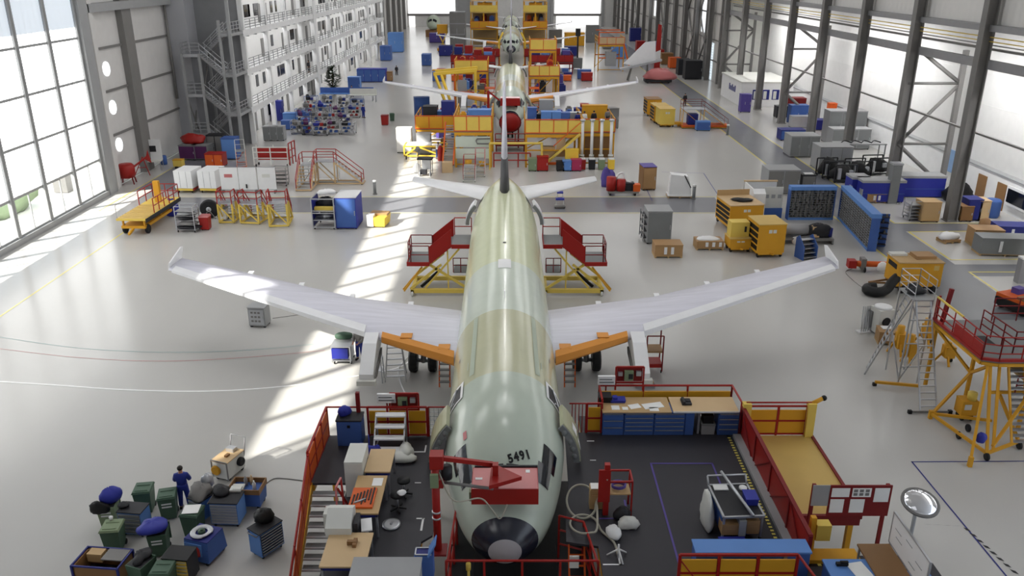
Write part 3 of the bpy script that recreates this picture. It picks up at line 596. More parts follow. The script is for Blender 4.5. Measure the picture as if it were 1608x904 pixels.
part(t4, 'post', 'yellow', B(0, 0, 0, .14, .3, 1.15, 0, 1, .5)); part(t4, 'control_box', 'pale_yellow', B(.28, .0, .45, .4, .3, .5)); part(t4, 'foot', 'yellow', B(.5, -.3, 0, 1.5, .5, .12))
t5 = thing('notice_board', 'dark red notice board holding pinned white papers near the red fence', 'notice board', (10.0, 20.45, 0))
part(t5, 'board', 'dark_red', BB(-.75, 1.05, 0, .05, 3.55, 4.6)); part(t5, 'side_panel', 'mid_grey', BB(-1.25, -.75, .01, .04, 3.9, 4.6))
for x in (-1.2, .95): part(t5, 'post', 'dark_red', BB(x - .05, x + .05, .05, .13, 0, 4.6))
for x0, x1, z0, z1 in ((-.7, -.18, 4.22, 4.52), (-.1, .45, 4.22, 4.52), (.55, .98, 4.05, 4.52), (-.7, -.3, 3.68, 4.14), (-.12, .3, 3.68, 4.14)): solo('paper_sheet', {-.7: 'wide paper at the outer top corner of the dark red notice board', -.1: 'printed paper with dark pictures on the notice board', .55: 'tall paper at the far end of the notice board', -.12: 'paper low in the middle of the notice board'}.get(x0 if z1 > 4.2 or x0 != -.7 else 9, 'paper low at the near end of the notice board'), 'paper', 'paper', (10.0, 20.45, 0), BB(x0, x1, -.012, -.001, z0, z1), *([] if x0 != -.1 else []))
part(t5, 'picture_mark', 'steel', *[BB(-.06 + .17 * k, .05 + .17 * k, -.02, -.011, 4.27 + .12 * j, 4.36 + .12 * j) for k in range(3) for j in range(2)])
# workbench row
BX = [(3.16, 3.9, 3), (3.92, 4.95, 5), (4.97, 6.03, 5), (7.2, 7.92, 4)]
lab = ['blue three drawer cabinet at the notice end of the long bench', 'blue five drawer cabinet second along under the brown worktop', 'blue five drawer cabinet third along under the brown worktop', 'narrow blue four drawer cabinet under the pale worktop']
for (x0, x1, n), l in zip(BX, lab):
    c = thing('drawer_cabinet', l, 'cabinet', ((x0 + x1) / 2, 25.75, H), 0, 'blue drawer cabinets under the bench'); w = x1 - x0
    part(c, 'carcass', 'blue', BB(-w / 2, w / 2, -.32, .38, .0, .9)); part(c, 'plinth', 'dark', BB(-w / 2, w / 2, -.3, .36, 0, .06))
    for k in range(n):
        z0 = .08 + k * .8 / n; d = part(c, 'drawer', 'blue', BB(-w / 2 + .02, w / 2 - .02, -.345, -.32, z0, z0 + .8 / n - .02)); part(d, 'handle', 'silver', BB(-w / 2 + .04, w / 2 - .04, -.372, -.345, z0 + .8 / n - .06, z0 + .8 / n - .03))
solo('bench_divider', 'plain blue end panel beside the knee space of the bench', 'panel', 'blue', (6.2, 25.75, H), BB(-.15, .15, -.33, .38, 0, .9))
c = thing('worktop', 'brown worktop over the blue drawer cabinets', 'worktop', (4.6, 25.8, H + .004)); part(c, 'top', 'wood', BB(-1.46, .94, -.42, .62, .9, .95)); part(c, 'edge', 'tan', BB(-1.46, .94, -.44, -.42, .895, .95))
c = thing('worktop', 'pale worktop over the knee space of the bench', 'worktop', (6.8, 25.8, H + .004)); part(c, 'top', 'tan', BB(-1.2, 1.08, -.42, .62, .9, .96)); part(c, 'edge', 'white', BB(-1.2, 1.08, -.44, -.42, .9, .96)); part(c, 'bracket', 'silver', BB(-.3, -.22, -.3, .3, 0, .9))
c = thing('storage_crate', 'grey lidded crate standing in the knee space of the bench', 'crate', (6.88, 25.65, H)); part(c, 'body', 'mid_grey', B(0, 0, 0, .45, .4, .36, 0, 1.06, 1.06)); part(c, 'lid', 'grey', B(0, 0, .36, .5, .45, .05))
solo('computer', 'black computer case standing on the grey crate under the bench', 'computer', 'black', (6.88, 25.7, H + .41), B(0, 0, 0, .36, .4, .3), B(0, -.2, .03, .3, .01, .24))
def sheet(nm, l, x, y, z, w, d, rz=0, m='paper'): return solo(nm, l, 'paper', m, (x, y, z), B(0, 0, 0, w, d, .012), rz=rz)
B1 = H + .952
sheet('paper_sheet', 'small white paper beside the blue tray on the brown worktop', 3.62, 25.65, B1, .28, .3); sheet('paper_sheet', 'smallest white note on the brown worktop', 3.95, 25.6, B1, .2, .2)
sheet('paper_sheet', 'crumpled white paper in the middle of the brown worktop', 4.3, 25.75, B1, .4, .3, .3); sheet('paper_sheet', 'large spread of white drawing paper on the brown worktop', 4.95, 25.8, B1, .72, .38, .25); sheet('paper_sheet', 'white paper hanging at the worktop front under the drawing', 4.95, 25.55, B1, .32, .26)
solo('telephone', 'dark desk telephone on the pale worktop', 'telephone', 'dark', (6.15, 26.0, H + .962), B(0, 0, 0, .34, .4, .07), B(-.1, 0, .07, .09, .38, .06), B(.07, .05, .07, .16, .2, .02))
solo('parts_tray', 'blue parts tray on the brown worktop by the black bin', 'tray', 'deep_blue', (3.75, 26.15, B1), B(0, 0, 0, .5, .32, .1, 0, 1.1, 1.1), B(-.1, 0, .1, .16, .2, .08))
solo('plastic_bin', 'black plastic bin on the brown worktop under the white sign', 'bin', 'black', (3.3, 26.2, B1), B(0, 0, 0, .42, .4, .22, 0, 1.1, 1.1))
def sign_box(x, y, z, l):
    c = thing('light_sign', l, 'sign', (x, y, z)); part(c, 'housing', 'white', B(0, 0, 0, .62, .1, .34)); part(c, 'lettering', 'grey', BB(-.26, .26, -.06, -.05, .08, .13), BB(-.26, .2, -.06, -.05, .2, .24)); part(c, 'bracket', 'dark_red', SQ((0, .08, -1.1), (0, .08, .1), .05))
sign_box(3.4, 26.75, H + 1.3, 'white lettered sign box above the brown worktop'); sign_box(-4.35, 25.5, H + 1.25, 'white lettered sign box on the dock rail above the white steps')
def tool_board(x, y, z, l):
    c = thing('equipment_rack', l, 'panel', (x, y, z)); part(c, 'frame', 'red', *[SQ(a, b, .06) for a, b in (((-.5, 0, -.3), (-.5, 0, .62)), ((.5, 0, -.3), (.5, 0, .62)), ((-.5, 0, .62), (.5, 0, .62)), ((-.5, 0, 0), (.5, 0, 0)))])
    part(c, 'back_plate', 'dark_red', BB(-.46, .46, 0, .03, .05, .58)); part(c, 'control_unit', 'light_green', BB(-.2, .12, -.12, 0, .12, .5)); part(c, 'socket_box', 'silver', BB(.22, .4, -.1, 0, .3, .48)); part(c, 'socket_box', 'silver', BB(-.42, -.27, -.1, 0, .3, .44)); part(c, 'switch_box', 'dark', BB(-.05, .1, -.15, -.12, .2, .4))
tool_board(4.25, 26.9, H + 1.3, 'red framed equipment panel behind the brown worktop'); tool_board(-3.75, 25.55, H + .95, 'red framed equipment panel on the yellow dock rail near the white steps')
# service cart on the platform
c = thing('service_cart', 'metal service cart with black top parked on the black platform', 'cart', (6.5, 20.35, H), .06)
part(c, 'worktop', 'dark', BB(-.55, .55, -.75, .75, .84, .88)); part(c, 'top_frame', 'silver', *[SQ(a, b, .06) for a, b in (((-.58, -.78, .87), (.58, -.78, .87)), ((-.58, .78, .87), (.58, .78, .87)), ((-.58, -.78, .87), (-.58, .78, .87)), ((.58, -.78, .87), (.58, .78, .87)))])
for x in (-.55, .55):
    for y in (-.72, .72): l_ = part(c, 'leg', 'silver', SQ((x, y, .12), (x, y, .86), .06)); part(l_, 'caster', 'black', WH(x, y, .07, .07, .05))
part(c, 'handle', 'silver', *[R(a, b, .03) for a, b in (((-.58, .78, .87), (-.58, .95, 1.1)), ((.58, .78, .87), (.58, .95, 1.1)), ((-.58, .95, 1.1), (.58, .95, 1.1)))]); part(c, 'shelf', 'blue', BB(-.55, .55, -.72, .72, .22, .26)); part(c, 'side_sheet', 'blue', BB(-.57, -.55, -.6, .7, .3, .85))
def small(nm, l, cat, m, x, y, z, *sh, rz=0): return solo(nm, l, cat, m, (x, y, z), *sh, rz=rz)
CT = H + .885
small('metal_tube', 'long silver tube laid across the black topped cart', 'tube', 'silver', 6.5, 20.35, CT + .05, R((-.2, 1.05, .22), (.28, -.85, .02), .045, 8))
small('tape_roll', 'white roll of tape on the black topped cart', 'tape', 'white', 6.85, 20.9, CT, LA([(.05, 0), (.12, 0), (.12, .06), (.05, .06)], 14)); small('paper_sheet', 'white paper stack at the handle end of the cart', 'paper', 'paper', 6.2, 20.95, CT, B(0, 0, 0, .42, .26, .03))
small('plastic_tray', 'bright blue plastic tray on the cart beside the silver tube', 'tray', 'deep_blue', 6.9, 20.3, CT, B(0, 0, 0, .32, .45, .2, 0, 1.1, 1.1), B(0, 0, .2, .38, .5, .02))
for k, (x, y, z, w, h_, l) in enumerate(((6.2, 19.75, .265, .5, .34, 'brown carton on the lower cart shelf, beside the grey tin'), (6.85, 19.8, .265, .36, .42, 'brown carton on the lower cart shelf under the blue tray'), (6.52, 19.7, .265, .2, .5, 'grey tin between two cartons on the cart shelf'))):
    small('carton' if k < 2 else 'metal_tin', l, 'box' if k < 2 else 'tin', 'card' if k < 2 else 'mid_grey', x, y, H + z, B(0, 0, 0, w, .4, h_), B(0, -.2, h_ * .3, w * .5, .012, h_ * .3))
small('plastic_bundle', 'white plastic wrapped bundle leaning against the cart side', 'bundle', 'off_white', 5.72, 20.3, H, lump(0, .1, 0, .3, 1.1, .95, 5, rough=.12))
small('storage_bin', 'blue open storage bin at the foot of the cart', 'bin', 'deep_blue', 6.2, 19.25, H, B(0, 0, 0, .7, .35, .3, 0, 1.08, 1.08)); small('paper_sheet', 'long white sheet on the blue bins before the cart', 'paper', 'paper', 6.85, 19.1, H + .2, B(0, 0, 0, .9, .22, .03)); small('storage_bin', 'low blue bin under the long white sheet', 'bin', 'blue', 6.85, 19.1, H, B(0, 0, 0, .8, .3, .2))
c = thing('storage_chest', 'long blue chest behind the yellow front rail', 'chest', (6.35, 18.15, H)); part(c, 'body', 'blue', BB(-1.5, 1.5, -.25, .25, 0, .95)); part(c, 'lid', 'light_blue', BB(-1.53, 1.53, -.28, .28, .95, 1.0)); part(c, 'latch', 'silver', BB(-.9, -.8, -.27, -.25, .75, .95), BB(.8, .9, -.27, -.25, .75, .95))
c = thing('guard_rail', 'yellow boarded guard rail with red frame in front of the blue chest', 'guard rail', (5.9, 17.6, H)); fr, inf = panel_rail(-1.55, 1.5, 0, 0, 3); part(c, 'frame', 'red', *fr, R((1.5, 0, 1.15), (1.9, -1.2, .9), .035), R((-1.5, 0, .95), (-.9, 0, .1), .03)); part(c, 'board', 'yellow', *inf)
# desk corner with whiteboard and mirror
c = thing('desk', 'blue desk with open end beside the brown table', 'desk', (8.75, 17.35, H)); part(c, 'body', 'blue', BB(-.55, .55, -.5, .5, 0, .72)); part(c, 'top', 'light_blue', BB(-.58, .58, -.55, .55, .72, .77)); part(c, 'drawer', 'blue', BB(-.5, .0, -.52, -.5, .35, .68))
small('document', 'white and pink document sheet on the blue desk', 'paper', 'paper', 9.0, 17.4, H + .775, B(0, 0, 0, .45, .7, .015, .2)); small('hole_punch', 'black hole punch on the blue desk', 'punch', 'black', 8.6, 17.65, H + .775, B(0, 0, 0, .3, .1, .08), B(.05, 0, .08, .2, .06, .05))
c = thing('table', 'brown topped table in front of the standing whiteboard', 'table', (9.72, 17.6, H)); part(c, 'top', 'brown', BB(-.42, .45, -1.1, .85, .78, .83))
for x in (-.38, .4):
    for y in (-1, .75): part(c, 'leg', 'silver', SQ((x, y, 0), (x, y, .78), .05))
c = thing('whiteboard', 'standing whiteboard with scribbles above the brown table', 'whiteboard', (10.22, 17.7, H)); part(c, 'panel', 'white', BB(-.02, .02, -1.15, .85, .85, 1.75)); part(c, 'frame', 'silver', *[BB(-.03, .03, a, b, z0, z1) for a, b, z0, z1 in ((-1.18, .88, .82, .85), (-1.18, .88, 1.75, 1.78), (-1.18, -1.15, .85, 1.75), (.85, .88, .85, 1.75))]); [part(c, 'writing', 'mid_grey', q) for q in [BB(-.028, -.02, y, y + .35, z, z + .02) for y, z in ((-.9, 1.3), (-.3, 1.5), (.2, 1.2), (.3, 1.4), (-.6, 1.05))]]
for y in (-1.1, .8): part(c, 'leg', 'silver', SQ((0, y, 0), (0, y, .85), .05))
c = thing('filing_box', 'low blue box behind the foot of the whiteboard', 'box', (10.6, 17.0, H)); part(c, 'body', 'blue', BB(-.3, .3, -.6, .7, 0, .5)); part(c, 'lid', 'light_blue', BB(-.32, .32, -.62, .72, .5, .54))
mx, my, mz = spot(1445, 789, 5.6)
c = thing('safety_mirror', 'round convex safety mirror on a post behind the whiteboard', 'mirror', (mx, my, 0))
def disc(prof, tilt): # lathe facing the camera side, tipped down
    v, f, s = LA(prof, 28); M = Matrix.Rotation(tilt, 4, 'X'); return [tuple(M @ Vector(p) + V(0, 0, 5.6)) for p in v], f, s
MIR = bpy.data.materials.new('mirror_glass'); MIR.use_nodes = True; _b = MIR.node_tree.nodes['Principled BSDF']; _b.inputs['Metallic'].default_value = 1; _b.inputs['Roughness'].default_value = .03; _b.inputs['Base Color'].default_value = (.85, .86, .9, 1)
part(c, 'mirror_glass', MIR, disc([(.001, .16), (.2, .14), (.38, .06), (.45, .0), (.001, -.0)], .3)); part(c, 'rim', 'steel', disc([(.44, -.02), (.48, -.02), (.48, .03), (.44, .03)], .3)); part(c, 'post', 'mid_grey', R((0, .12, 0), (0, .12, 5.55), .05, 8))
# ---- windscreen screen box on its red mast
c = thing('docking_mast', 'red mast with swing arm holding the red windscreen box over the nose', 'mast', (-2.08, 19.2, H))
part(c, 'mast', 'red', CY(0, 0, 0, .11, 3.0, 12)); part(c, 'mast_foot', 'dark_red', B(0, 0, 0, .5, .5, .06)); part(c, 'collar', 'silver', CY(0, 0, 2.2, .13, .05, 12), CY(0, 0, 1.1, .13, .05, 12), CY(0, 0, 1.3, .13, .05, 12)); part(c, 'head', 'red', B(.05, .05, 2.75, .36, .36, .4)); part(c, 'arm_bracket', 'red', B(.05, .05, 2.15, .34, .34, .25)); part(c, 'control_box', 'light_green', B(.0, -.28, 2.3, .22, .1, .4)); part(c, 'motor', 'dark', CY(.3, .1, 2.35, .16, .35, 12))
arm = part(c, 'swing_arm', 'red', SQ((.2, .2, 2.9), (1.55, .75, 2.35), .12), EX([(1.45, .05), (1.5, 1.2), (2.35, .5)], 2.0, 2.12, 'z'), B(1.62, .62, 1.7, .16, .2, .75))
part(c, 'brace_arm', 'steel', R((.2, .1, 2.2), (1.55, .45, 1.75), .05)); part(c, 'cable', 'hose', PL(smooth_path([(.1, .0, 2.6), (.5, -.3, 1.9), (1.2, .0, 1.75), (1.5, -.1, 1.5), (1.75, -.15, 1.2), (1.95, 0, 1.55)]), .022)) 
c = thing('windscreen_box', 'red box hung over the airliner windscreen', 'box', (-.2, 20.35, 4.42)); part(c, 'body', 'red', BB(-.95, .95, -.55, .55, 0, .5)); part(c, 'lid', 'pink', BB(-.93, .93, -.53, .5, .5, .52)); part(c, 'seal', 'dark', BB(-.9, .95, .55, .62, .05, .55)); part(c, 'hinge', 'light_green', BB(-1.02, -.95, -.4, -.2, .0, .3)); part(c, 'label_plate', 'white', BB(.6, .72, .25, .4, .52, .53), BB(-.85, -.65, -.1, .0, .52, .53))
# ---- red rails around the radome
c = thing('nose_platform', 'lower red railed platform wrapped round the dark nose cone', 'platform', (.2, 19, 0))
part(c, 'deck', 'dark', BB(-2.1, 2.25, -1.6, 7.0, .9, 1.0), BB(-2.1, 2.25, -1.6, -.55, 1.85, 1.95), BB(-2.1, -1.35, -.55, 2.2, 1.85, 1.95), BB(1.15, 2.25, -.55, 2.2, 1.85, 1.95)); part(c, 'beam', 'yellow', BB(-2.1, -1.95, -1.6, 2.2, 1.5, 1.85), BB(2.1, 2.25, -1.6, 2.2, 1.5, 1.85), BB(-.5, .5, -1.6, -1.4, 1.95, 2.7))
part(c, 'front_rail', 'red', *rail([(-2.0, -.55, 1.95), (2.15, -.55, 1.95)], 1.62, .035, 1, 1.1)); part(c, 'side_rail', 'red', *rail([(-2.0, -.55, 1.95), (-1.9, 2.2, 1.95)], 1.3, .035, 1, 1.0)); part(c, 'side_rail', 'red', *rail([(2.15, -.55, 1.95), (1.9, 1.3, 1.95), (1.2, 1.6, 1.95)], 1.5, .035, 2, .8))
for x, y in ((-2, -1.5), (2.15, -1.5), (-2, 2), (2.15, 2)): part(c, 'leg', 'yellow', BB(x - .07, x + .07, y - .07, y + .07, 0, 1.85))
part(c, 'ladder', 'orange', *[SQ((1.45 + k * .0, .2, 1.95), (1.45, .9, 3.0), .05) for k in range(1)], SQ((1.9, .2, 1.95), (1.9, .9, 3.0), .05), *[SQ((1.45, .2 + .17 * k, 2.0 + .25 * k), (1.9, .2 + .17 * k, 2.0 + .25 * k), .04) for k in range(4)])
small('work_light', 'thin brass coloured lamp post at the nose rail', 'lamp', 'pale_yellow', -1.2, 18.6, 1.95, R((0, 0, 0), (0, 0, 1.3), .04, 8), CY(0, 0, 1.2, .07, .2))
small('clipboard', 'pale clipboard propped on the nose rail', 'clipboard', 'off_white', 1.7, 18.55, 3.25, B(0, 0, 0, .26, .03, .4), B(0, -.02, .36, .1, .02, .04))
c = thing('document_holder', 'blue document holder hung on the nose rail', 'holder', (-2.35, 18.2, H)); part(c, 'box', 'blue', B(0, 0, 0, .5, .35, .75)); part(c, 'tray', 'navy', BB(-.2, .2, -.12, .12, .75, .77)); part(c, 'tray_edge', 'silver', *[SQ(a, b, .03) for a, b in (((-.22, -.14, .78), (.22, -.14, .78)), ((-.22, .14, .78), (.22, .14, .78)), ((-.22, -.14, .78), (-.22, .14, .78)))]); part(c, 'flap', 'light_blue', EX([(.1, .75), (.32, 1.15), (.34, 1.12), (.14, .72)], -.2, .22, 'y'))
# ---- nose stand and hoses on the column side of the nose
c = thing('service_stand', 'red pipe service stand with small shelf beside the nose', 'stand', (3.0, 20.9, H)); part(c, 'mast', 'red', SQ((-.2, 0, 0), (-.2, 0, 1.75), .16)); part(c, 'table_frame', 'red', *[SQ(a, b, .05) for a, b in (((-.2, .5, 0), (-.2, .5, 1.2)), ((.55, .5, 0), (.55, .5, 1.2)), ((.55, -.1, 0), (.55, -.1, 1.2)), ((-.2, .5, 1.2), (.55, .5, 1.2)), ((.55, .5, 1.2), (.55, -.1, 1.2)), ((-.2, -.1, 1.2), (.55, -.1, 1.2)))]); part(c, 'shelf', 'wood', BB(-.18, .53, -.05, .48, .7, .74)); part(c, 'front_plate', 'red', BB(-.45, -.1, -.12, -.06, .5, 1.6))
small('cable_coil', 'purple cable coil lying in the red service stand', 'cable', 'violet', 3.2, 21.15, H + .745, PL([(.2 * math.cos(k * PI / 8), .17 * math.sin(k * PI / 8), .04 + .003 * k) for k in range(40)], .03)); small('paper_sheet', 'white paper beside the red service stand', 'paper', 'paper', 2.55, 21.3, H + .7, B(0, 0, 0, .35, .3, .02)); small('small_table', 'brown box under the white paper near the service stand', 'box', 'wood', 2.55, 21.3, H, B(0, 0, 0, .4, .35, .68), B(0, -.18, .2, .3, .02, .3))
small('glove_bundle', 'black and white gloves heaped by the foot of the service stand', 'gloves', 'off_white', 3.35, 20.3, H, lump(0, 0, 0, .55, .4, .3, 8)); small('plastic_bag', 'white plastic bag on the mat below the service stand', 'bag', 'white', 2.95, 19.85, H, lump(0, 0, 0, .4, .5, .3, 9)); small('tool_bag', 'dark tool bag behind the white gloves', 'bag', 'dark', 3.3, 20.7, H, lump(0, 0, 0, .45, .4, .4, 10, rough=.1))
small('air_hose', 'pale air hose coiled in loops beside the nose', 'hose', 'hose', 0, 0, H, PL(smooth_path([(2.95, 18.9, .06), (2.9, 19.5, .05), (2.6, 20.0, .06)] + [(2.12 + .42 * math.cos(k * PI / 5), 20.25 + .48 * math.sin(k * PI / 5), .06 + .012 * k) for k in range(10)] + [(2.1 + .45 * math.cos(k * PI / 5), 21.1 + .5 * math.sin(k * PI / 5), .3 + .25 * math.sin(k * PI / 5)) for k in range(11)] + [(2.75, 20.9, .9), (2.8, 20.8, 1.3)], 5), .035))
small('floor_stand', 'white tripod stand foot on the mat near the nose rail corner', 'stand', 'white', 2.95, 18.9, H, R((0, 0, 0), (.0, .0, .45), .03), R((-.3, .1, .02), (0, 0, .3), .025), R((.25, .2, .02), (0, 0, .3), .025), R((.1, -.3, .02), (0, 0, .3), .025))
# ---- furniture on the stair platform
c = thing('steel_cabinet', 'blue steel cabinet with dark top in the platform corner', 'cabinet', (-5.55, 25.0, H)); part(c, 'body', 'blue', BB(-.42, .42, -.3, .3, 0, .95)); part(c, 'top', 'dark', BB(-.44, .44, -.32, .32, .95, 1.0)); d = part(c, 'door', 'blue', BB(-.4, .4, -.32, -.3, .05, .9)); part(d, 'lock', 'black', BB(-.05, .05, -.34, -.32, .72, .82))
small('cloth_bag', 'blue and white bag on the blue steel cabinet', 'bag', 'deep_blue', -5.75, 25.1, H + 1.0, lump(0, 0, 0, .35, .35, .35, 12), B(0, -.16, .08, .15, .04, .15))
c = thing('step_unit', 'white step unit of four wide treads on the black platform', 'steps', (-4.15, 24.55, H)); part(c, 'frame', 'silver', *[SQ(a, b, .05) for x in (-.5, .5) for a, b in (((x, -.55, 0), (x, .5, 1.1)), ((x, .5, 0), (x, .5, 1.1)), ((x, -.55, 0), (x, .5, 0)))])
for k in range(4): part(c, 'tread', 'white', BB(-.5, .5, -.6 + .3 * k, -.33 + .3 * k, .22 + .27 * k, .27 + .27 * k))
small('plastic_sheet', 'clear plastic sheet draped over the lower white steps', 'sheet', 'off_white', -3.9, 23.85, H, lump(0, 0, 0, 1.2, .5, .3, 15, rough=.1), lump(.3, .3, .0, .5, .8, .35, 16, rough=.15))
small('refuse_bag', 'bright blue refuse bag hung on a stand by the white steps', 'bag', 'deep_blue', -4.55, 23.75, H, lump(0, 0, 0, .42, .4, .6, 17), R((-.2, .2, 0), (-.2, .2, .9), .02)); small('spray_can', 'blue spray can beside the refuse bag', 'can', 'deep_blue', -5.05, 24.1, H, CY(0, 0, 0, .09, .4), CY(0, 0, .4, .05, .08))
c = thing('control_cabinet', 'tall pale grey control cabinet at the stair head', 'cabinet', (-4.85, 22.3, H)); part(c, 'body', 'off_white', BB(-.28, .28, -.55, .55, 0, 1.25)); d = part(c, 'door', 'off_white', BB(-.26, .26, -.57, -.55, .05, 1.2)); part(d, 'handle', 'steel', BB(.15, .2, -.59, -.57, .55, .75))
c = thing('hand_stand', 'red tripod stand between the stair and the grey cabinet', 'stand', (-5.15, 23.3, H)); part(c, 'leg', 'red', SQ((-.1, -.2, 0), (0, 0, .8), .06), SQ((.15, -.1, 0), (0, 0, .8), .06), SQ((0, .2, 0), (0, 0, .8), .06)); part(c, 'head', 'pink', B(0, 0, .75, .18, .3, .12))
def wood_table(x, y, w, d, l, m='tan', h=.85):
    c = thing('workbench', l, 'workbench', (x, y, H)); part(c, 'top', m, BB(-w / 2, w / 2, -d / 2, d / 2, h - .05, h)); part(c, 'frame', 'navy', BB(-w / 2 + .03, w / 2 - .03, -d / 2 + .03, d / 2 - .03, h - .15, h - .05))
    for i in (-1, 1):
        for j in (-1, 1): part(c, 'leg', 'silver', SQ((i * (w / 2 - .06), j * (d / 2 - .06), 0), (i * (w / 2 - .06), j * (d / 2 - .06), h - .1), .06))
    return c
wood_table(-4.15, 22.5, .8, 1.3, 'pale wooden workbench beside the tall grey cabinet'); wood_table(-4.25, 20.7, .9, 1.9, 'brown workbench carrying the orange foam tray', 'wood'); wood_table(-4.4, 18.2, 1.2, 1.4, 'workbench beyond the stair carrying a brown tool', 'tan')
c = thing('tool_tray', 'orange foam tray of hand tools on the brown workbench', 'tool tray', (-4.35, 20.45, H + .85)); part(c, 'foam', 'orange', B(0, 0, 0, .7, .95, .06)); part(c, 'tool', 'black', *[BB(-.28 + .09 * k, -.24 + .09 * k, -.35 + .1 * (k % 3), .1 + .06 * k, .06, .085) for k in range(7)]); part(c, 'spanner', 'silver', R((-.2, -.3, .08), (.1, -.1, .08), .03))
small('paper_sheet', 'white paper on the brown workbench beyond the tools', 'paper', 'paper', -4.05, 21.3, H + .85, B(0, 0, 0, .3, .4, .012)); small('terminal_screen', 'boxy grey computer monitor turned away on a bench arm', 'monitor', 'off_white', -4.75, 19.2, H + .75, EX([(-.4, 0), (.4, 0), (.4, .5), (.1, .62), (-.4, .3)], -.35, .35), B(0, 0, -.75, .25, .3, .76))
small('monitor_glass', 'dark screen side of the boxy grey monitor bench', 'screen', 'dark', -4.3, 19.2, H, B(0, 0, 0, .12, .5, 1.1)); small('keyboard_tray', 'white keyboard tray beside the boxy monitor', 'tray', 'white', -4.05, 19.25, H, B(0, 0, .82, .3, .55, .04, .2), SQ((0, 0, 0), (0, 0, .82), .06))
small('power_drill', 'brown hand drill lying on the workbench beyond the stair', 'drill', 'brown', -4.3, 18.4, H + .85, B(0, 0, 0, .25, .1, .12), B(.08, 0, .0, .1, .3, .1))
c = thing('switch_box', 'pale grey switch box on a red post by the stair', 'switch box', (-5.05, 19.5, H)); part(c, 'box', 'off_white', BB(-.2, .2, -.2, .2, .5, 1.15)); part(c, 'post', 'red', SQ((-.2, .25, 0), (-.2, .25, 1.1), .06), SQ((.2, .25, 0), (.2, .25, 1.1), .06), SQ((-.2, .25, .5), (.2, .25, .5), .06)); part(c, 'handle', 'dark', BB(-.08, .0, -.23, -.2, .85, .92))
c = thing('folding_rack', 'pink and red folding rack leaning beside the switch box', 'rack', (-4.98, 20.7, H)); part(c, 'frame', 'pink', *[SQ(a, b, .05) for a, b in (((-.1, -.5, 0), (-.15, -.2, 1.2)), ((-.1, .5, 0), (-.1, .3, 1.2)), ((-.15, -.2, 1.2), (-.1, .3, 1.2)))]); part(c, 'brace', 'red', SQ((.1, -.4, 0), (-.1, .3, 1.2), .05), SQ((.1, .4, 0), (-.12, -.1, 1.1), .05))
for (x, y, l) in ((-3.35, 21.85, 'black swivel stool by the pale workbench'), (-3.45, 21.1, 'black swivel stool with white cloth by the brown workbench')):
    c = thing('stool', l, 'stool', (x, y, H), 0, 'swivel stools on the platform'); part(c, 'seat', 'black', CY(0, 0, .5, .2, .08, 16)); part(c, 'column', 'silver', CY(0, 0, .1, .03, .4, 8)); part(c, 'base', 'black', *[SQ((0, 0, .1), (.26 * math.cos(a), .26 * math.sin(a), .05), .05) for a in (0, 1.26, 2.51, 3.77, 5.03)])
small('white_cloth', 'white cloth on the seat of a black stool', 'cloth', 'white', -3.3, 21.1, H + .58, lump(0, 0, 0, .25, .25, .08, 21))
c = thing('stool', 'stool turned over with its chrome ring base upward', 'stool', (-3.55, 20.35, H)); part(c, 'base_ring', 'silver', LA([(.2, .02), (.27, .0), (.27, .06), (.2, .06)], 20)); part(c, 'seat', 'dark', CY(0, 0, 0, .2, .05, 16)); part(c, 'column', 'silver', CY(0, 0, .0, .05, .1, 10))
small('cabinet_top', 'grey low cabinet at the open end of the stair platform', 'cabinet', 'mid_grey', -3.25, 17.4, H, B(0, 0, 0, 1.75, .8, .86), B(0, 0, .86, 1.8, .85, .04))
# ================================================================ FLOOR THINGS, GENERAL KINDS
def fl(u, v): return spot(u, v, 0)
def wheels4(t, w, d, r=.08, m='black', z=None):
    for i in (-1, 1):
        for j in (-1, 1): part(t, 'wheel', m, WH(i * (w / 2 - r), j * (d / 2 - r), r, r, r * .7))
def wheelie_bin(p, rz, l, body='green', lid='green', openlid=False, stripes=False):
    t = thing('waste_bin', l, 'bin', p, rz)
    part(t, 'body', body, B(0, 0, .08, .5, .52, .86, 0, 1.22, 1.25))
    for x in (-.24, .24): part(t, 'wheel', 'black', WH(x, .28, .1, .1, .05))
    if openlid: part(t, 'lid', lid, BB(-.32, .32, .32, .36, .35, 1.0)); part(t, 'inside', 'dark', BB(-.28, .28, -.28, .28, .93, .945))
    else: l_ = part(t, 'lid', lid, B(0, 0, .94, .66, .72, .07, 0, .9, .9)); part(l_, 'lid_rib', lid, BB(-.22, .22, -.25, -.2, 1.01, 1.03)); part(l_, 'lid_rib', lid, BB(-.22, .22, .1, .15, 1.01, 1.03))
    part(t, 'handle', body, R((-.28, .4, .92), (.28, .4, .92), .025))
    if stripes: part(t, 'notice', 'white', *[BB(-.18, .16, -.325 - .0, -.30, .58 + .12 * k, .63 + .12 * k) for k in range(2)])
    return t
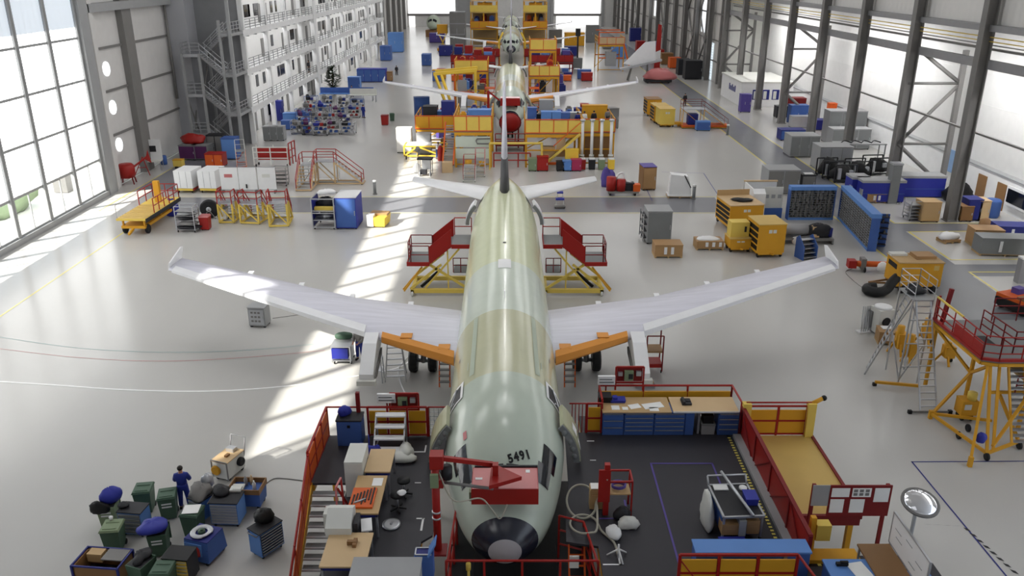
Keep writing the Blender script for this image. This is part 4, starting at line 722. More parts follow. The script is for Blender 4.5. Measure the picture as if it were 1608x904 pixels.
def tool_trolley(p, rz, l, n=5, w=.75, d=.55, h=.95, body='light_blue', drawer='grey', top='dark'):
    t = thing('tool_trolley', l, 'tool trolley', p, rz)
    part(t, 'body', body, BB(-w / 2, w / 2, -d / 2, d / 2, .14, h)); part(t, 'top', top, BB(-w / 2 - .02, w / 2 + .02, -d / 2 - .02, d / 2 + .02, h, h + .04))
    for k in range(n):
        z0 = .18 + k * (h - .2) / n; e = part(t, 'drawer', drawer, BB(-w / 2 + .03, w / 2 - .03, -d / 2 - .02, -d / 2, z0, z0 + (h - .2) / n - .025))
        part(e, 'handle', 'silver', BB(-w / 2 + .05, w / 2 - .05, -d / 2 - .04, -d / 2 - .02, z0 + (h - .2) / n - .06, z0 + (h - .2) / n - .035))
    for i in (-1, 1):
        for j in (-1, 1): part(t, 'caster', 'black', WH(i * (w / 2 - .1), j * (d / 2 - .1), .07, .07, .05))
    part(t, 'push_handle', 'steel', R((-w / 2 - .08, -d / 2 + .08, h - .06), (-w / 2 - .08, d / 2 - .08, h - .06), .02), R((-w / 2, -d / 2 + .08, h - .06), (-w / 2 - .08, -d / 2 + .08, h - .06), .02), R((-w / 2, d / 2 - .08, h - .06), (-w / 2 - .08, d / 2 - .08, h - .06), .02))
    return t
def wire_rack(p, rz, l, w=1.2, d=.8, h=1.6, n=4, frame='silver', shelf='steel_light', cat='rack', wheels=True, name='shelf_rack', group=None):
    t = thing(name, l, cat, p, rz, group); z0 = .16 if wheels else 0
    part(t, 'frame', frame, *[SQ((i * w / 2, j * d / 2, z0), (i * w / 2, j * d / 2, h), .05) for i in (-1, 1) for j in (-1, 1)], *[SQ((-w / 2, j * d / 2, h), (w / 2, j * d / 2, h), .04) for j in (-1, 1)], *[SQ((i * w / 2, -d / 2, h), (i * w / 2, d / 2, h), .04) for i in (-1, 1)])
    for k in range(n): part(t, 'shelf', shelf, BB(-w / 2, w / 2, -d / 2, d / 2, z0 + .05 + k * (h - z0 - .1) / n, z0 + .08 + k * (h - z0 - .1) / n))
    if wheels:
        for i in (-1, 1):
            for j in (-1, 1): part(t, 'caster', 'black', WH(i * (w / 2 - .06), j * (d / 2 - .06), .08, .08, .06))
    return t
def on_pallet(p, rz, l, w, d, h, m='card', cat='crate', name='pallet_crate', labels=2, lid=True, group=None):
    t = thing(name, l, cat, p, rz, group)
    pl = part(t, 'pallet', 'wood', *[BB(-w / 2, w / 2, y - .05, y + .05, .1, .13) for y in (-d / 2 + .05, 0, d / 2 - .05)], *[BB(x - .06, x + .06, -d / 2, d / 2, 0, .1) for x in (-w / 2 + .06, 0, w / 2 - .06)], *[BB(-w / 2, w / 2, -d / 2 + k * d / 5 + .01, -d / 2 + (k + .8) * d / 5, .13, .15) for k in range(5)])
    part(t, 'box', m, BB(-w / 2, w / 2, -d / 2, d / 2, .15, .15 + h))
    if lid: part(t, 'lid', m, BB(-w / 2 - .02, w / 2 + .02, -d / 2 - .02, d / 2 + .02, .15 + h, .19 + h))
    for k in range(labels): part(t, 'sheet_label', 'white', BB(-w * .12 + k * w * .25 - .1, -w * .12 + k * w * .25 + .1, -d / 2 - .03, -d / 2 - .021 if lid else -d / 2 - .001, .2 + h * .1, .15 + h * .85))
    return t
def box_cabinet(p, rz, l, w, d, h, m='mid_grey', doors=2, door='grey', cat='cabinet', name='steel_container', feet=.1, top=None, group=None):
    t = thing(name, l, cat, p, rz, group)
    part(t, 'body', m, BB(-w / 2, w / 2, -d / 2, d / 2, feet, h)); part(t, 'top', top or m, BB(-w / 2 - .03, w / 2 + .03, -d / 2 - .03, d / 2 + .03, h, h + .05))
    for k in range(doors):
        x0 = -w / 2 + k * w / doors; e = part(t, 'door', door, BB(x0 + .05, x0 + w / doors - .05, -d / 2 - .03, -d / 2, feet + .08, h - .08)); part(e, 'handle', 'silver', BB(x0 + w / doors - .15, x0 + w / doors - .1, -d / 2 - .06, -d / 2 - .03, h * .45, h * .6))
    for i in (-1, 1):
        for j in (-1, 1): part(t, 'foot', 'dark', B(i * (w / 2 - .1), j * (d / 2 - .1), 0, .12, .12, feet))
    return t
def steps_frame(p, rz, l, n=7, w=.8, rise=.24, run=.25, rails='red', frame='yellow', platform=.9, tread='silver', base=True, group=None, th=1.0):
    """mobile access steps: climbs along +y, platform at the top"""
    t = thing('access_steps', l, 'steps', p, rz, group); top = n * rise; y0 = -(n * run + platform) / 2; y1 = y0 + n * run; y2 = y1 + platform
    part(t, 'stringer', frame, *[SQ((x, y0, .1), (x, y1, top), .08 * th) for x in (-w / 2, w / 2)])
    for k in range(n): part(t, 'tread', tread, BB(-w / 2, w / 2, y0 + run * k, y0 + run * (k + 1) - .03, rise * (k + 1) - .04, rise * (k + 1)))
    part(t, 'platform', tread, BB(-w / 2, w / 2, y1, y2, top, top + .05))
    part(t, 'frame', frame, *[SQ((x, y, .1), (x, y, top), .07 * th) for x in (-w / 2, w / 2) for y in (y1, y2)], *[SQ((x, y0, .12), (x, y2, .12), .07 * th) for x in (-w / 2, w / 2)], SQ((-w / 2, y2, .12), (w / 2, y2, .12), .07 * th), SQ((-w / 2, y2, .2), (w / 2, y2, top), .05 * th), SQ((-w / 2, y0, .12), (w / 2, y0, .12), .07 * th), *[SQ((x, y1, .2), (x, y2, top), .05 * th) for x in (-w / 2, w / 2)])
    for x in (-w / 2, w / 2): part(t, 'hand_rail', rails, R((x, y0 + .1, .25), (x, y0 + .1, 1.15), .025 * th, 5), R((x, y0 + .1, 1.15), (x, y1, top + 1), .025 * th, 5), R((x, y0 + .1, .7), (x, y1, top + .5), .02 * th, 5), R((x, y1, top), (x, y1, top + 1), .025 * th, 5), R((x, y2, top), (x, y2, top + 1), .025 * th, 5), R((x, y1, top + 1), (x, y2, top + 1), .025 * th, 5), R((x, y1, top + .5), (x, y2, top + .5), .02 * th, 5))
    part(t, 'back_rail', rails, R((-w / 2, y2, top + 1), (w / 2, y2, top + 1), .025 * th, 5), R((-w / 2, y2, top + .5), (w / 2, y2, top + .5), .02 * th, 5))
    for x in (-w / 2, w / 2):
        for y in (y0 + .1, y2 - .05): part(t, 'caster', 'black', WH(x, y, .09, .09, .06))
    return t
def person(p, rz, l, shirt='overall', trousers='overall', lean=0.0, arms='down', hair='hair', scale=1.0, cat='person', z0=0):
    """standing figure facing -y before rotation; one skinned body with clothes and hair as children"""
    t = thing('person', l, cat, (p[0], p[1], p[2] + z0), rz)
    s = scale
    J = {'pelvis': (0, 0, .95), 'belly': (0, -.0 - lean * .3, 1.12), 'chest': (0, -.02 - lean * .7, 1.34), 'neck': (0, -.02 - lean, 1.48), 'head': (0, -.05 - lean * 1.15, 1.60), 'crown': (0, -.04 - lean * 1.2, 1.72)}
    for sg, k in ((-1, 'L'), (1, 'R')):
        J['hip' + k] = (sg * .1, 0, .9); J['knee' + k] = (sg * .13, -.03, .5); J['ankle' + k] = (sg * .15, .02, .1); J['toe' + k] = (sg * .17, -.15, .04)
        J['shoulder' + k] = (sg * .19, -.02 - lean * .8, 1.40)
        if arms == 'down': J['elbow' + k] = (sg * .26, .02 - lean, 1.12); J['wrist' + k] = (sg * .27, -.08 - lean, .88); J['hand' + k] = (sg * .26, -.11 - lean, .80)
        else: J['elbow' + k] = (sg * .26, -.1 - lean, 1.14); J['wrist' + k] = (sg * .16, -.32 - lean, 1.08); J['hand' + k] = (sg * .13, -.4 - lean, 1.08)
    Rr = dict(pelvis=.135, belly=.13, chest=.15, neck=.06, head=.092, crown=.08, hip=.1, knee=.07, ankle=.05, toe=.04, shoulder=.075, elbow=.055, wrist=.04, hand=.042)
    names = list(J); E = [('pelvis', 'belly'), ('belly', 'chest'), ('chest', 'neck'), ('neck', 'head'), ('head', 'crown')]
    for k in 'LR': E += [('pelvis', 'hip' + k), ('hip' + k, 'knee' + k), ('knee' + k, 'ankle' + k), ('ankle' + k, 'toe' + k), ('chest', 'shoulder' + k), ('shoulder' + k, 'elbow' + k), ('elbow' + k, 'wrist' + k), ('wrist' + k, 'hand' + k)]
    def skinned(nm, keep, gr, m):
        nn = [n for n in names if n in keep]; bm = bmesh.new(); lay = bm.verts.layers.skin.verify()
        vs = []
        for i, n in enumerate(nn):
            v = bm.verts.new(tuple(c * s for c in J[n])); base = n.rstrip('LR') if n[-1] in 'LR' else n; r = (Rr[base] + gr) * s; v[lay].radius = (r * (1.25 if base in ('chest', 'belly', 'pelvis') else 1), r * (.85 if base in ('chest', 'belly', 'pelvis') else 1)); v[lay].use_root = (i == 0); vs.append(v)
        for a, b in E:
            if a in nn and b in nn: bm.edges.new((vs[nn.index(a)], vs[nn.index(b)]))
        me = bpy.data.meshes.new(nm); bm.to_mesh(me); bm.free(); me.materials.append(mat(m))
        o = bpy.data.objects.new(nm, me); COL.objects.link(o); o.parent = t; md = o.modifiers.new('skin', 'SKIN'); md.use_smooth_shade = True; sb = o.modifiers.new('smooth', 'SUBSURF'); sb.levels = 1; sb.render_levels = 1
        return o
    skinned('body', set(names), 0, 'skin')
    skinned('jacket', {'neck', 'belly', 'chest', 'shoulderL', 'shoulderR', 'elbowL', 'elbowR', 'wristL', 'wristR', 'pelvis'}, .034, shirt)
    skinned('trousers', {'belly', 'pelvis', 'hipL', 'hipR', 'kneeL', 'kneeR', 'ankleL', 'ankleR'}, .03, trousers)
    hx, hy, hz = [c * s for c in J['head']]
    part(t, 'hair', hair, BALL(hx, hy + .02, hz + .075, .105, .115, .095, 10, 6)); part(t, 'shoe', 'black', B(-.16 * s, -.06 * s, 0, .1, .27, .09, 0, .8, .85)); part(t, 'shoe', 'black', B(.16 * s, -.06 * s, 0, .1, .27, .09, 0, .8, .85))
    part(t, 'nose', 'skin', B(hx, hy - .1, hz - .02, .03, .04, .05, 0, .5, .5))
    for sg in (-1, 1):
        for k in range(4): part(t, 'finger', 'skin', R((sg * (.24 + .014 * k) if arms == 'down' else sg * (.1 + .02 * k), J['handL'][1] - .01, J['handL'][2] - .02), (sg * (.24 + .014 * k) if arms == 'down' else sg * (.09 + .02 * k), J['handL'][1] - (.03 if arms == 'down' else .1), J['handL'][2] - (.1 if arms == 'down' else .05)), .009, 5))
        part(t, 'thumb', 'skin', R((sg * .23 if arms == 'down' else sg * .08, J['handL'][1] - .03, J['handL'][2] + .02), (sg * .2 if arms == 'down' else sg * .06, J['handL'][1] - .08, J['handL'][2] - .03), .011, 5))
    return t
def heap(nm, l, cat, m, p, *a, **k): return solo(nm, l, cat, m, p, lump(0, 0, *a, **k))
# ================================================================ BINS AND TROLLEYS ON THE WINDOW SIDE
wheelie_bin(fl(176, 824), .15, 'green wheelie bin heaped with a blue sack and black cloth', 'light_green', 'light_green', True, True)
heap('waste_sack', 'blue sack on top of the green wheelie bin by the black cloth', 'sack', 'deep_blue', tuple(V(*fl(177, 824)) + V(.05, .12, .96)), 0, .6, .6, .5, 31); heap('black_cloth', 'black cloth hanging from the bin under the blue sack', 'cloth', 'black', tuple(V(*fl(171, 824)) + V(-.1, -.3, .75)), 0, .55, .3, .45, 32)
wheelie_bin(fl(231, 801), .15, 'dark green closed wheelie bin behind the grey drawer trolley'); wheelie_bin(fl(268, 810), .25, 'dark green wheelie bin with white notices beside the worker', 'green', 'green', False, True)
person(tuple(V(*fl(292, 797))), PI + .2, 'person in blue overalls seen from behind among the bins', arms='front', lean=.03)
tool_trolley(fl(216, 835), -.12, 'blue tool trolley with five grey drawers', 5, .85, .6, 1.0); heap('cable_bundle', 'dark cable bundle on the corner of the grey drawered trolley', 'cable', 'dark', tuple(V(*fl(207, 833)) + V(-.1, 0, 1.05)), 0, .35, .3, .15, 33)
t = tool_trolley(fl(323, 810), -.5, 'blue trolley loaded with dark hoses and tools behind a tin', 4, .6, .8, .9); heap('hose_heap', 'dark hoses and tools heaped on a blue trolley', 'hoses', 'steel', tuple(V(*fl(323, 810)) + V(0, 0, .95)), 0, .5, .7, .4, 34, rough=.3); heap('plastic_wrap', 'crumpled silver wrap on the hose heap', 'wrap', 'silver', tuple(V(*fl(327, 804)) + V(.05, .3, 1.0)), 0, .4, .35, .5, 35)
tool_trolley(fl(361, 818), -.05, 'large blue trolley with white and grey drawer fronts', 7, 1.0, .75, 1.0, 'light_blue', 'silver'); heap('oily_rags', 'dark rags and cases on the white fronted trolley', 'rags', 'dark', tuple(V(*fl(352, 814)) + V(0, .1, 1.05)), 0, .5, .45, .25, 36, rough=.25); small('parts_case', 'pale case on the white fronted trolley', 'case', 'off_white', *tuple(V(*fl(368, 815)) + V(.1, .3, 1.05)), B(0, 0, 0, .4, .3, .08), B(.05, 0, .08, .3, .2, .02))
t = thing('open_cart', 'blue flat cart with open tray full of bottles', 'cart', fl(392, 793), -.05); part(t, 'body', 'blue', B(0, 0, .2, 1.1, .7, .55, 0, 1.05, 1.1)); part(t, 'tray_wall', 'brown', *[BB(*q, .75, .95) for q in ((-.6, .6, -.42, -.38), (-.6, .6, .38, .42), (-.6, -.56, -.4, .4), (.56, .6, -.4, .4))]); wheels4(t, 1.1, .8, .1)
p0 = V(*fl(392, 793))
for k, (x, y, l) in enumerate(((.3, -.1, 'white bottle standing in the open blue cart'), (-.1, .2, 'grey bottle at the back of the open blue cart'), (.1, .25, 'pale bottle behind others in the open blue cart'))): small('bottle', l, 'bottle', ('white', 'mid_grey', 'tan')[k], *(p0 + V(x, y, .76)), LA([(.07, 0), (.07, .25), (.03, .32), (.03, .38)], 10))
small('parts_tray', 'white parts tray lying in the open blue cart', 'tray', 'off_white', *(p0 + V(-.3, -.1, .76)), B(0, 0, 0, .4, .35, .12, 0, 1.1, 1.1))
t = thing('welding_cart', 'cream service cart with tube handle and orange hose reel', 'cart', fl(362, 744), -.35); part(t, 'body', 'off_white', BB(-.35, .35, -.55, .5, .15, .85)); part(t, 'top', 'tan', BB(-.37, .37, -.57, .52, .85, .89)); part(t, 'frame', 'steel', *[SQ((x, -.56, .1), (x, -.56, .9), .04) for x in (-.36, .36)], SQ((-.36, -.56, .9), (.36, -.56, .9), .04)); part(t, 'handle', 'steel_light', R((-.33, .52, .6), (-.33, .7, 1.35), .025), R((.33, .52, .6), (.33, .7, 1.35), .025), R((-.33, .7, 1.35), (.33, .7, 1.35), .025)); part(t, 'hose_reel', 'yellow', WH(-.15, -.6, .5, .2, .12, 'y')); part(t, 'side_motor', 'black', WH(.4, .2, .55, .18, .2)); wheels4(t, .7, 1.0, .1); part(t, 'gauge_block', 'silver', B(-.05, .3, .89, .35, .25, .15)); part(t, 'clamp', 'brown', B(.05, -.1, .89, .12, .2, .08))
wheelie_bin(fl(307, 838), -.1, 'green bin with white papers on its lid', 'green', 'green'); sheet('paper_sheet', 'white papers lying on the green bin lid', *(V(*fl(307, 838)) + V(0, 0, 1.04)), .55, .5, .1); 
wheelie_bin(fl(254, 868), .2, 'green bin under a rumpled blue cloth', 'green', 'green', True, True); heap('blue_cloth', 'rumpled blue cloth draped over the bin lid', 'cloth', 'deep_blue', tuple(V(*fl(252, 868)) + V(-.1, .05, .95)), 0, .85, .8, .35, 38)
wheelie_bin(fl(183, 862), .1, 'green bin with grey flat lid before the sacked bin', 'green', 'light_green'); small('paper_cup', 'white cup left on the grey bin lid', 'cup', 'white', *(V(*fl(181, 858)) + V(0, .1, 1.04)), LA([(.05, 0), (.07, .12)], 10))
t = thing('crate_trolley', 'brown boarded crate trolley with blue corner frame', 'trolley', fl(168, 910), -.1); part(t, 'board', 'brown', *[BB(*q, .25, .85) for q in ((-.75, .75, -.45, -.4), (-.75, .75, .4, .45), (-.75, -.7, -.45, .45), (.7, .75, -.45, .45))]); part(t, 'frame', 'navy', *[SQ((x, y, .15), (x, y, .9), .06) for x in (-.77, .77) for y in (-.47, .47)], *[SQ((-.77, y, .88), (.77, y, .88), .05) for y in (-.47, .47)], *[SQ((x, -.47, .88), (x, .47, .88), .05) for x in (-.77, .77)]); part(t, 'floor_board', 'dark', BB(-.7, .7, -.4, .4, .25, .28)); part(t, 'lid', 'steel', BB(-.0, .72, -.1, .45, .86, .9)); wheels4(t, 1.4, .9, .11); part(t, 'divider', 'wood', BB(-.6, -.1, .1, .42, .6, .9))
wheelie_bin(fl(227, 918), -.35, 'dark open bin with tools in front of the crate trolley', 'green', 'green', True); heap('tool_heap', 'black and silver tools sticking out of a dark bin', 'tools', 'dark', tuple(V(*fl(226, 914)) + V(0, .1, .95)), 0, .4, .45, .2, 39, rough=.35)
wheelie_bin(fl(262, 930), .0, 'green bin lid peeping over the lower frame edge', 'green', 'green')
tool_trolley(fl(288, 908), -.12, 'black trolley with yellow drawer fronts', 6, .85, .65, 1.0, 'dark', 'pale_yellow', 'black'); heap('red_bag', 'red and orange cloth hanging beside the yellow drawers', 'cloth', 'red', tuple(V(*fl(318, 880)) + V(0, -.1, .35)), 0, .25, .3, .45, 41)
t = thing('hose_cart', 'rounded blue cart topped by a coiled white hose', 'cart', fl(325, 872), -.3); part(t, 'body', 'blue', B(0, 0, .15, .95, 1.0, .75, 0, .96, .85)); part(t, 'front_panel', 'light_blue', B(-.1, -.45, .2, .65, .06, .6)); part(t, 'handle', 'dark', R((.42, -.45, .6), (.42, .45, .9), .03)); wheels4(t, .9, 1.0, .09); part(t, 'top', 'navy', B(0, 0, .9, .9, .85, .03))
small('coiled_hose', 'white hose coiled on the rounded blue cart', 'hose', 'silver', *(V(*fl(325, 872)) + V(-.05, .0, .94)), PL([((.22 + .022 * (k // 16)) * math.cos(k * PI / 8), (.22 + .022 * (k // 16)) * math.sin(k * PI / 8), .04 + .02 * ((k // 16) % 2)) for k in range(110)], .028)); small('hose_plug', 'dark green plug inside the coiled hose', 'cap', 'green', *(V(*fl(325, 872)) + V(-.05, 0, .94)), CY(0, 0, 0, .12, .1), CY(0, 0, .1, .05, .04))
t = tool_trolley(fl(421, 864), .95, 'lone blue trolley with dark drawers and a sack on top', 8, .95, .6, 1.05, 'light_blue', 'dark'); heap('black_sack', 'black sack heaped on the lone blue trolley', 'sack', 'black', tuple(V(*fl(420, 860)) + V(0, .05, 1.08)), 0, .6, .5, .45, 44, rough=.2)
def hose(l, m, pts, r=.025, nm='floor_cable', cat='cable'): return solo(nm, l, cat, m, (0, 0, 0), PL(smooth_path([(p[0], p[1], r) for p in pts], 8), r, 6))
hose('grey cable running from the open cart to the stairs', 'steel', [fl(415, 762), fl(430, 752), fl(450, 752), fl(490, 757)], .02)
hose('white hose from the main wheels to the dock gate', 'white', [fl(648, 555), fl(628, 575), fl(627, 595), fl(637, 620)], .035, 'air_hose', 'hose')
# under the wing, window side
t = box_cabinet(fl(409, 510), -.12, 'lone grey instrument cabinet on the open floor', .95, .75, 1.15, 'mid_grey', 1, 'silver', name='instrument_cabinet'); part(t, 'dial', 'steel', *[BB(-.3 + .2 * (k % 3), -.18 + .2 * (k % 3), -.43, -.40, .35 + .25 * (k // 3), .45 + .25 * (k // 3)) for k in range(9)])
hose('thin cable trailing from the grey instrument cabinet', 'steel', [fl(428, 500), fl(470, 494), fl(490, 490), fl(462, 492), fl(460, 486), fl(478, 484)], .015)
t = thing('parts_cart', 'white and blue parts cart beside the engine pylon', 'cart', fl(541, 566), .0); part(t, 'frame', 'silver', *[SQ((x, y, .1), (x, y, 1.0), .05) for x in (-.5, .4) for y in (-.45, .45)], *[BB(-.55, .45, -.5, .5, z, z + .04) for z in (.2, .95)]); part(t, 'bin', 'deep_blue', BB(-.5, .3, -.52, -.1, .35, .9)); part(t, 'side', 'silver', BB(.4, .44, -.45, .45, .2, 1)); wheels4(t, 1, .9, .08)
heap('green_roll', 'dark green rolled cover on the blue parts cart', 'roll', 'green', tuple(V(*fl(541, 560)) + V(0, .1, 1.0)), 0, .9, .4, .35, 46, rough=.06)
person(fl(566, 564), -.3, 'person in grey shirt standing by the engine pylon', 'steel', 'overall', arms='front')
t = thing('step_ladder', 'aluminium step ladder under the wing by the main wheels', 'ladder', fl(622, 592), .1)
for y, s in ((-.5, 1), (.45, -1)): part(t, 'leg', 'silver', *[SQ((x * 1.25, y, 0), (x * .8, -.05, 1.9), .05) for x in (-.4, .4)])
for k in range(6): part(t, 'rung', 'silver', BB(-.42 + k * .02, .42 - k * .02, -.48 + k * .075, -.36 + k * .075, .25 + .27 * k, .29 + .27 * k))
part(t, 'top_step', 'steel', BB(-.35, .35, -.15, .1, 1.88, 1.93))
t = thing('work_stand', 'small aluminium stand beside the pylon foot', 'stand', fl(594, 597), 0); part(t, 'leg', 'silver', *[SQ((x, y, 0), (x * .9, y * .9, 1.2), .05) for x in (-.25, .25) for y in (-.3, .3)]); part(t, 'step', 'silver', BB(-.25, .25, -.3, .3, .6, .64)); part(t, 'top', 'silver', BB(-.25, .25, -.3, .3, 1.2, 1.24))
for x, l in ((699, 'orange ladder frame standing by the wing root on the window side'), (894, 'orange ladder frame standing by the wing root on the column side')):
    t = thing('ladder', l, 'ladder', fl(x, 603), 0); part(t, 'rail', 'orange', SQ((-.25, -.3, 0), (-.25, .5, 2.6), .06), SQ((.25, -.3, 0), (.25, .5, 2.6), .06))
    for k in range(9): part(t, 'rung', 'steel', BB(-.25, .25, -.25 + .085 * k - .1, -.2 + .085 * k + .05, .25 + .27 * k, .29 + .27 * k))
t = thing('parts_stand', 'red framed parts stand beside the column side pylon', 'stand', fl(1024, 580), 0); part(t, 'frame', 'dark_red', *[SQ((x, y, .1), (x, y, 2.0), .06) for x in (-.4, .4) for y in (-.4, .4)], *[SQ((-.4, y, 2), (.4, y, 2), .05) for y in (-.4, .4)]); part(t, 'shelf', 'card', BB(-.4, .4, -.4, .4, 1.1, 1.2)); part(t, 'tray', 'red', BB(-.4, .4, -.4, .4, .3, .5)); wheels4(t, .9, .9, .08)
t = thing('pylon_support', 'grey support block under the column side pylon end', 'support', fl(1012, 606), 0); part(t, 'block', 'steel_light', B(0, 0, 0, .9, .5, .25)); part(t, 'pad', 'wood', B(0, 0, .25, .8, .4, .06))
# ---- rear door docks each side of the tail
def rear_dock(x, sg, l):
    t = thing('rear_dock', l, 'access dock', (x, 47.0, 0))
    def m(a): return sg * a
    def bb(a0, a1, *q): return BB(min(m(a0), m(a1)), max(m(a0), m(a1)), *q)
    part(t, 'base', 'pale_yellow', bb(0, 3.6, 0, .2, .2, .45), bb(0, 3.6, 2.2, 2.4, .2, .45), bb(3.4, 3.6, 0, 2.4, .2, .4), bb(0, .2, 0, 2.4, .2, .4), SQ((m(0), .1, .45), (m(1.9), .1, 2.0), .14), SQ((m(3.5), .1, .45), (m(1.2), .1, 2.0), .14), SQ((m(.0), 2.3, .45), (m(1.9), 2.3, 2.0), .14), SQ((m(.9), .1, .5), (m(3.0), .1, 3.0), .1), SQ((m(2.3), .1, .45), (m(2.3), .1, 3.1), .08))
    part(t, 'lower_platform', 'grey', bb(-.1, 1.2, 0, 2.2, 2.05, 2.12)); part(t, 'lower_edge', 'red', bb(-.15, 1.2, -.06, 0, 1.95, 2.2), bb(-.15, -.09, 0, 2.2, 1.95, 2.2))
    part(t, 'upper_platform', 'grey', bb(2.55, 3.7, 0, 2.2, 3.15, 3.22)); part(t, 'upper_edge', 'red', bb(2.55, 3.7, -.06, 0, 3.05, 3.3), bb(3.64, 3.7, 0, 2.2, 3.05, 3.3))
    [part(t, 'stair_panel', 'red', EX([(m(1.2), 2.05), (m(2.55), 3.15), (m(2.55), 4.25), (m(1.2), 3.15)], y, y + .04, 'y')) for y in (-.05, 2.2)]; part(t, 'stair', 'grey', *[bb(1.2 + .22 * k, 1.42 + .22 * k, 0, 2.2, 2.15 + .18 * k, 2.2 + .18 * k) for k in range(6)])
    part(t, 'lower_rail', 'dark_red', *rail([(m(1.2), 2.2, 2.1), (m(-.1), 2.2, 2.1), (m(-.1), .6, 2.1), (m(.1), 0, 2.1), (m(1.2), 0, 2.1)], 1.1, .035, 1, .9)); part(t, 'upper_rail', 'red', *rail([(m(2.6), 2.2, 3.2), (m(3.65), 2.2, 3.2)], 1.1, .035, 1, .9))
    part(t, 'inner_platform', 'grey', bb(2.6, 3.5, .4, 1.8, 1.35, 1.42)); part(t, 'inner_rail', 'dark_red', *rail([(m(2.6), .4, 1.4), (m(3.5), .4, 1.4)], .9, .03, 1, .6)); part(t, 'jack', 'black', R((m(.6), .6, .4), (m(1.8), .6, 1.5), .1, 8))
    for a, b in ((.1, .1), (3.5, .1), (.1, 2.3), (3.5, 2.3)): part(t, 'wheel', 'off_white', WH(m(a), b - .1, .15, .15, .12))
    part(t, 'outrigger', 'yellow', SQ((m(-.4), .1, .3), (m(.7), .1, 1.8), .1), SQ((m(-.5), .5, .25), (m(.7), .5, 1.7), .1))
    return t
rear_dock(-6.15, 1, 'red and yellow rear door dock on the window side of the tail'); rear_dock(5.55, -1, 'red and yellow rear door dock on the column side of the tail')
# ================================================================ MIDDLE OF THE HALL, WINDOW SIDE
t = thing('lift_trailer', 'long yellow trailer with red end rails beside the white crates', 'trailer', (-28.1, 62.4, 0), -.03)
part(t, 'deck', 'pale_yellow', BB(-1.1, 1.1, -3.2, 3.2, 1.15, 1.3)); part(t, 'deck_edge', 'dark', BB(1.1, 1.14, -3.2, 3.2, 1.0, 1.3)); part(t, 'slat', 'deck_yellow', *[BB(-1.05, 1.05, -3.1 + k * .4, -2.8 + k * .4, 1.3, 1.33) for k in range(10)])
part(t, 'chassis', 'yellow', BB(-.9, .9, -3, 3, .5, .7), *[SQ((x, y, .5), (x, y, 1.15), .12) for x in (-.8, .8) for y in (-2.8, 0, 2.8)]); part(t, 'drawbar', 'yellow', SQ((0, -3, .5), (0, -3.8, .3), .15)); part(t, 'end_rail', 'red', *rail([(-1.05, .6, 1.3), (-1.05, 3.1, 1.3), (1.05, 3.1, 1.3), (1.05, -1.5, 1.3)], 1.1, .04, 1, 1.0)); part(t, 'thin_rail', 'steel_light', *rail([(-1.05, -3.1, 1.3), (-1.05, .6, 1.3)], 1.0, .02, 0, 3.7)); part(t, 'lift_post', 'yellow', BB(-.2, .25, 1.5, 1.8, 1.3, 3.0))
for x in (-.85, .85):
    for y in (-2.5, 2.4): part(t, 'wheel', 'black', WH(x, y, .36, .36, .22))
small('blue_cover', 'blue covered bundle beyond the long yellow trailer', 'bundle', 'deep_blue', *fl(272, 338), lump(0, 0, 0, .9, .9, 1.4, 51, rough=.15))
t = wire_rack(fl(297, 362), -.05, 'silver drawer rack of dark parts behind a red bin', 1.4, 1.0, 2.0, 5)
for k in range(4): heap('parts_heap', f'dark parts on the {("lowest", "second", "third", "topmost")[k]} shelf of the silver drawer rack', 'parts', ('dark', 'steel', 'dark', 'mid_grey')[k], tuple(V(*fl(297, 362)) + V(0, -.1, .26 + k * .355)), 0, 1.1, .7, .24, 52 + k, rough=.3)
t = thing('hose_reel', 'black hose reel standing behind the red bin', 'reel', fl(331, 342)); part(t, 'drum', 'black', WH(0, 0, .75, .75, .35, 'y', 24)); part(t, 'hub', 'silver', CY(0, 0, .7, .01, .01), WH(0, -.2, .75, .2, .08, 'y')); part(t, 'frame', 'steel', SQ((-.5, -.25, 0), (0, -.25, .75), .06), SQ((.5, -.25, 0), (0, -.25, .75), .06), SQ((-.5, .25, 0), (0, .25, .75), .06), SQ((.5, .25, 0), (0, .25, .75), .06))
t = thing('waste_bin', 'red wheeled bin in front of the black hose reel', 'bin', fl(324, 360)); part(t, 'body', 'red', B(0, 0, .08, .62, .62, .95, 0, 1.15, 1.15)); part(t, 'lid', 'pink', B(0, 0, 1.03, .76, .76, .12, 0, .85, .85)); wheels4(t, .6, .6, .08)
wheelie_bin(fl(352, 345), 0, 'white bin with dark lid beside the yellow steps', 'white', 'steel')
for k, (u, l) in enumerate(((287, 'white shipping crate on a yellow dolly, by the purple crates'), (324, 'white shipping crate on a yellow dolly, beside the white panels'))):
    t = thing('shipping_crate', l, 'crate', tuple(V(*fl(u, 303)) + V(.3, 1.0, 0)), -.08); part(t, 'box', 'white', BB(-.8, .8, -1.1, 1.1, .45, 2.0)); part(t, 'seam', 'mid_grey', *[BB(x, x + .03, -1.11, -1.1, .5, 1.95) for x in (-.3, .3)]); part(t, 'dolly', 'pale_yellow', BB(-.75, .75, -1.05, 1.05, .22, .42)); part(t, 'buffer', 'red', BB(.78, .86, -1, .2, .25, .42)); wheels4(t, 1.5, 2.0, .12)
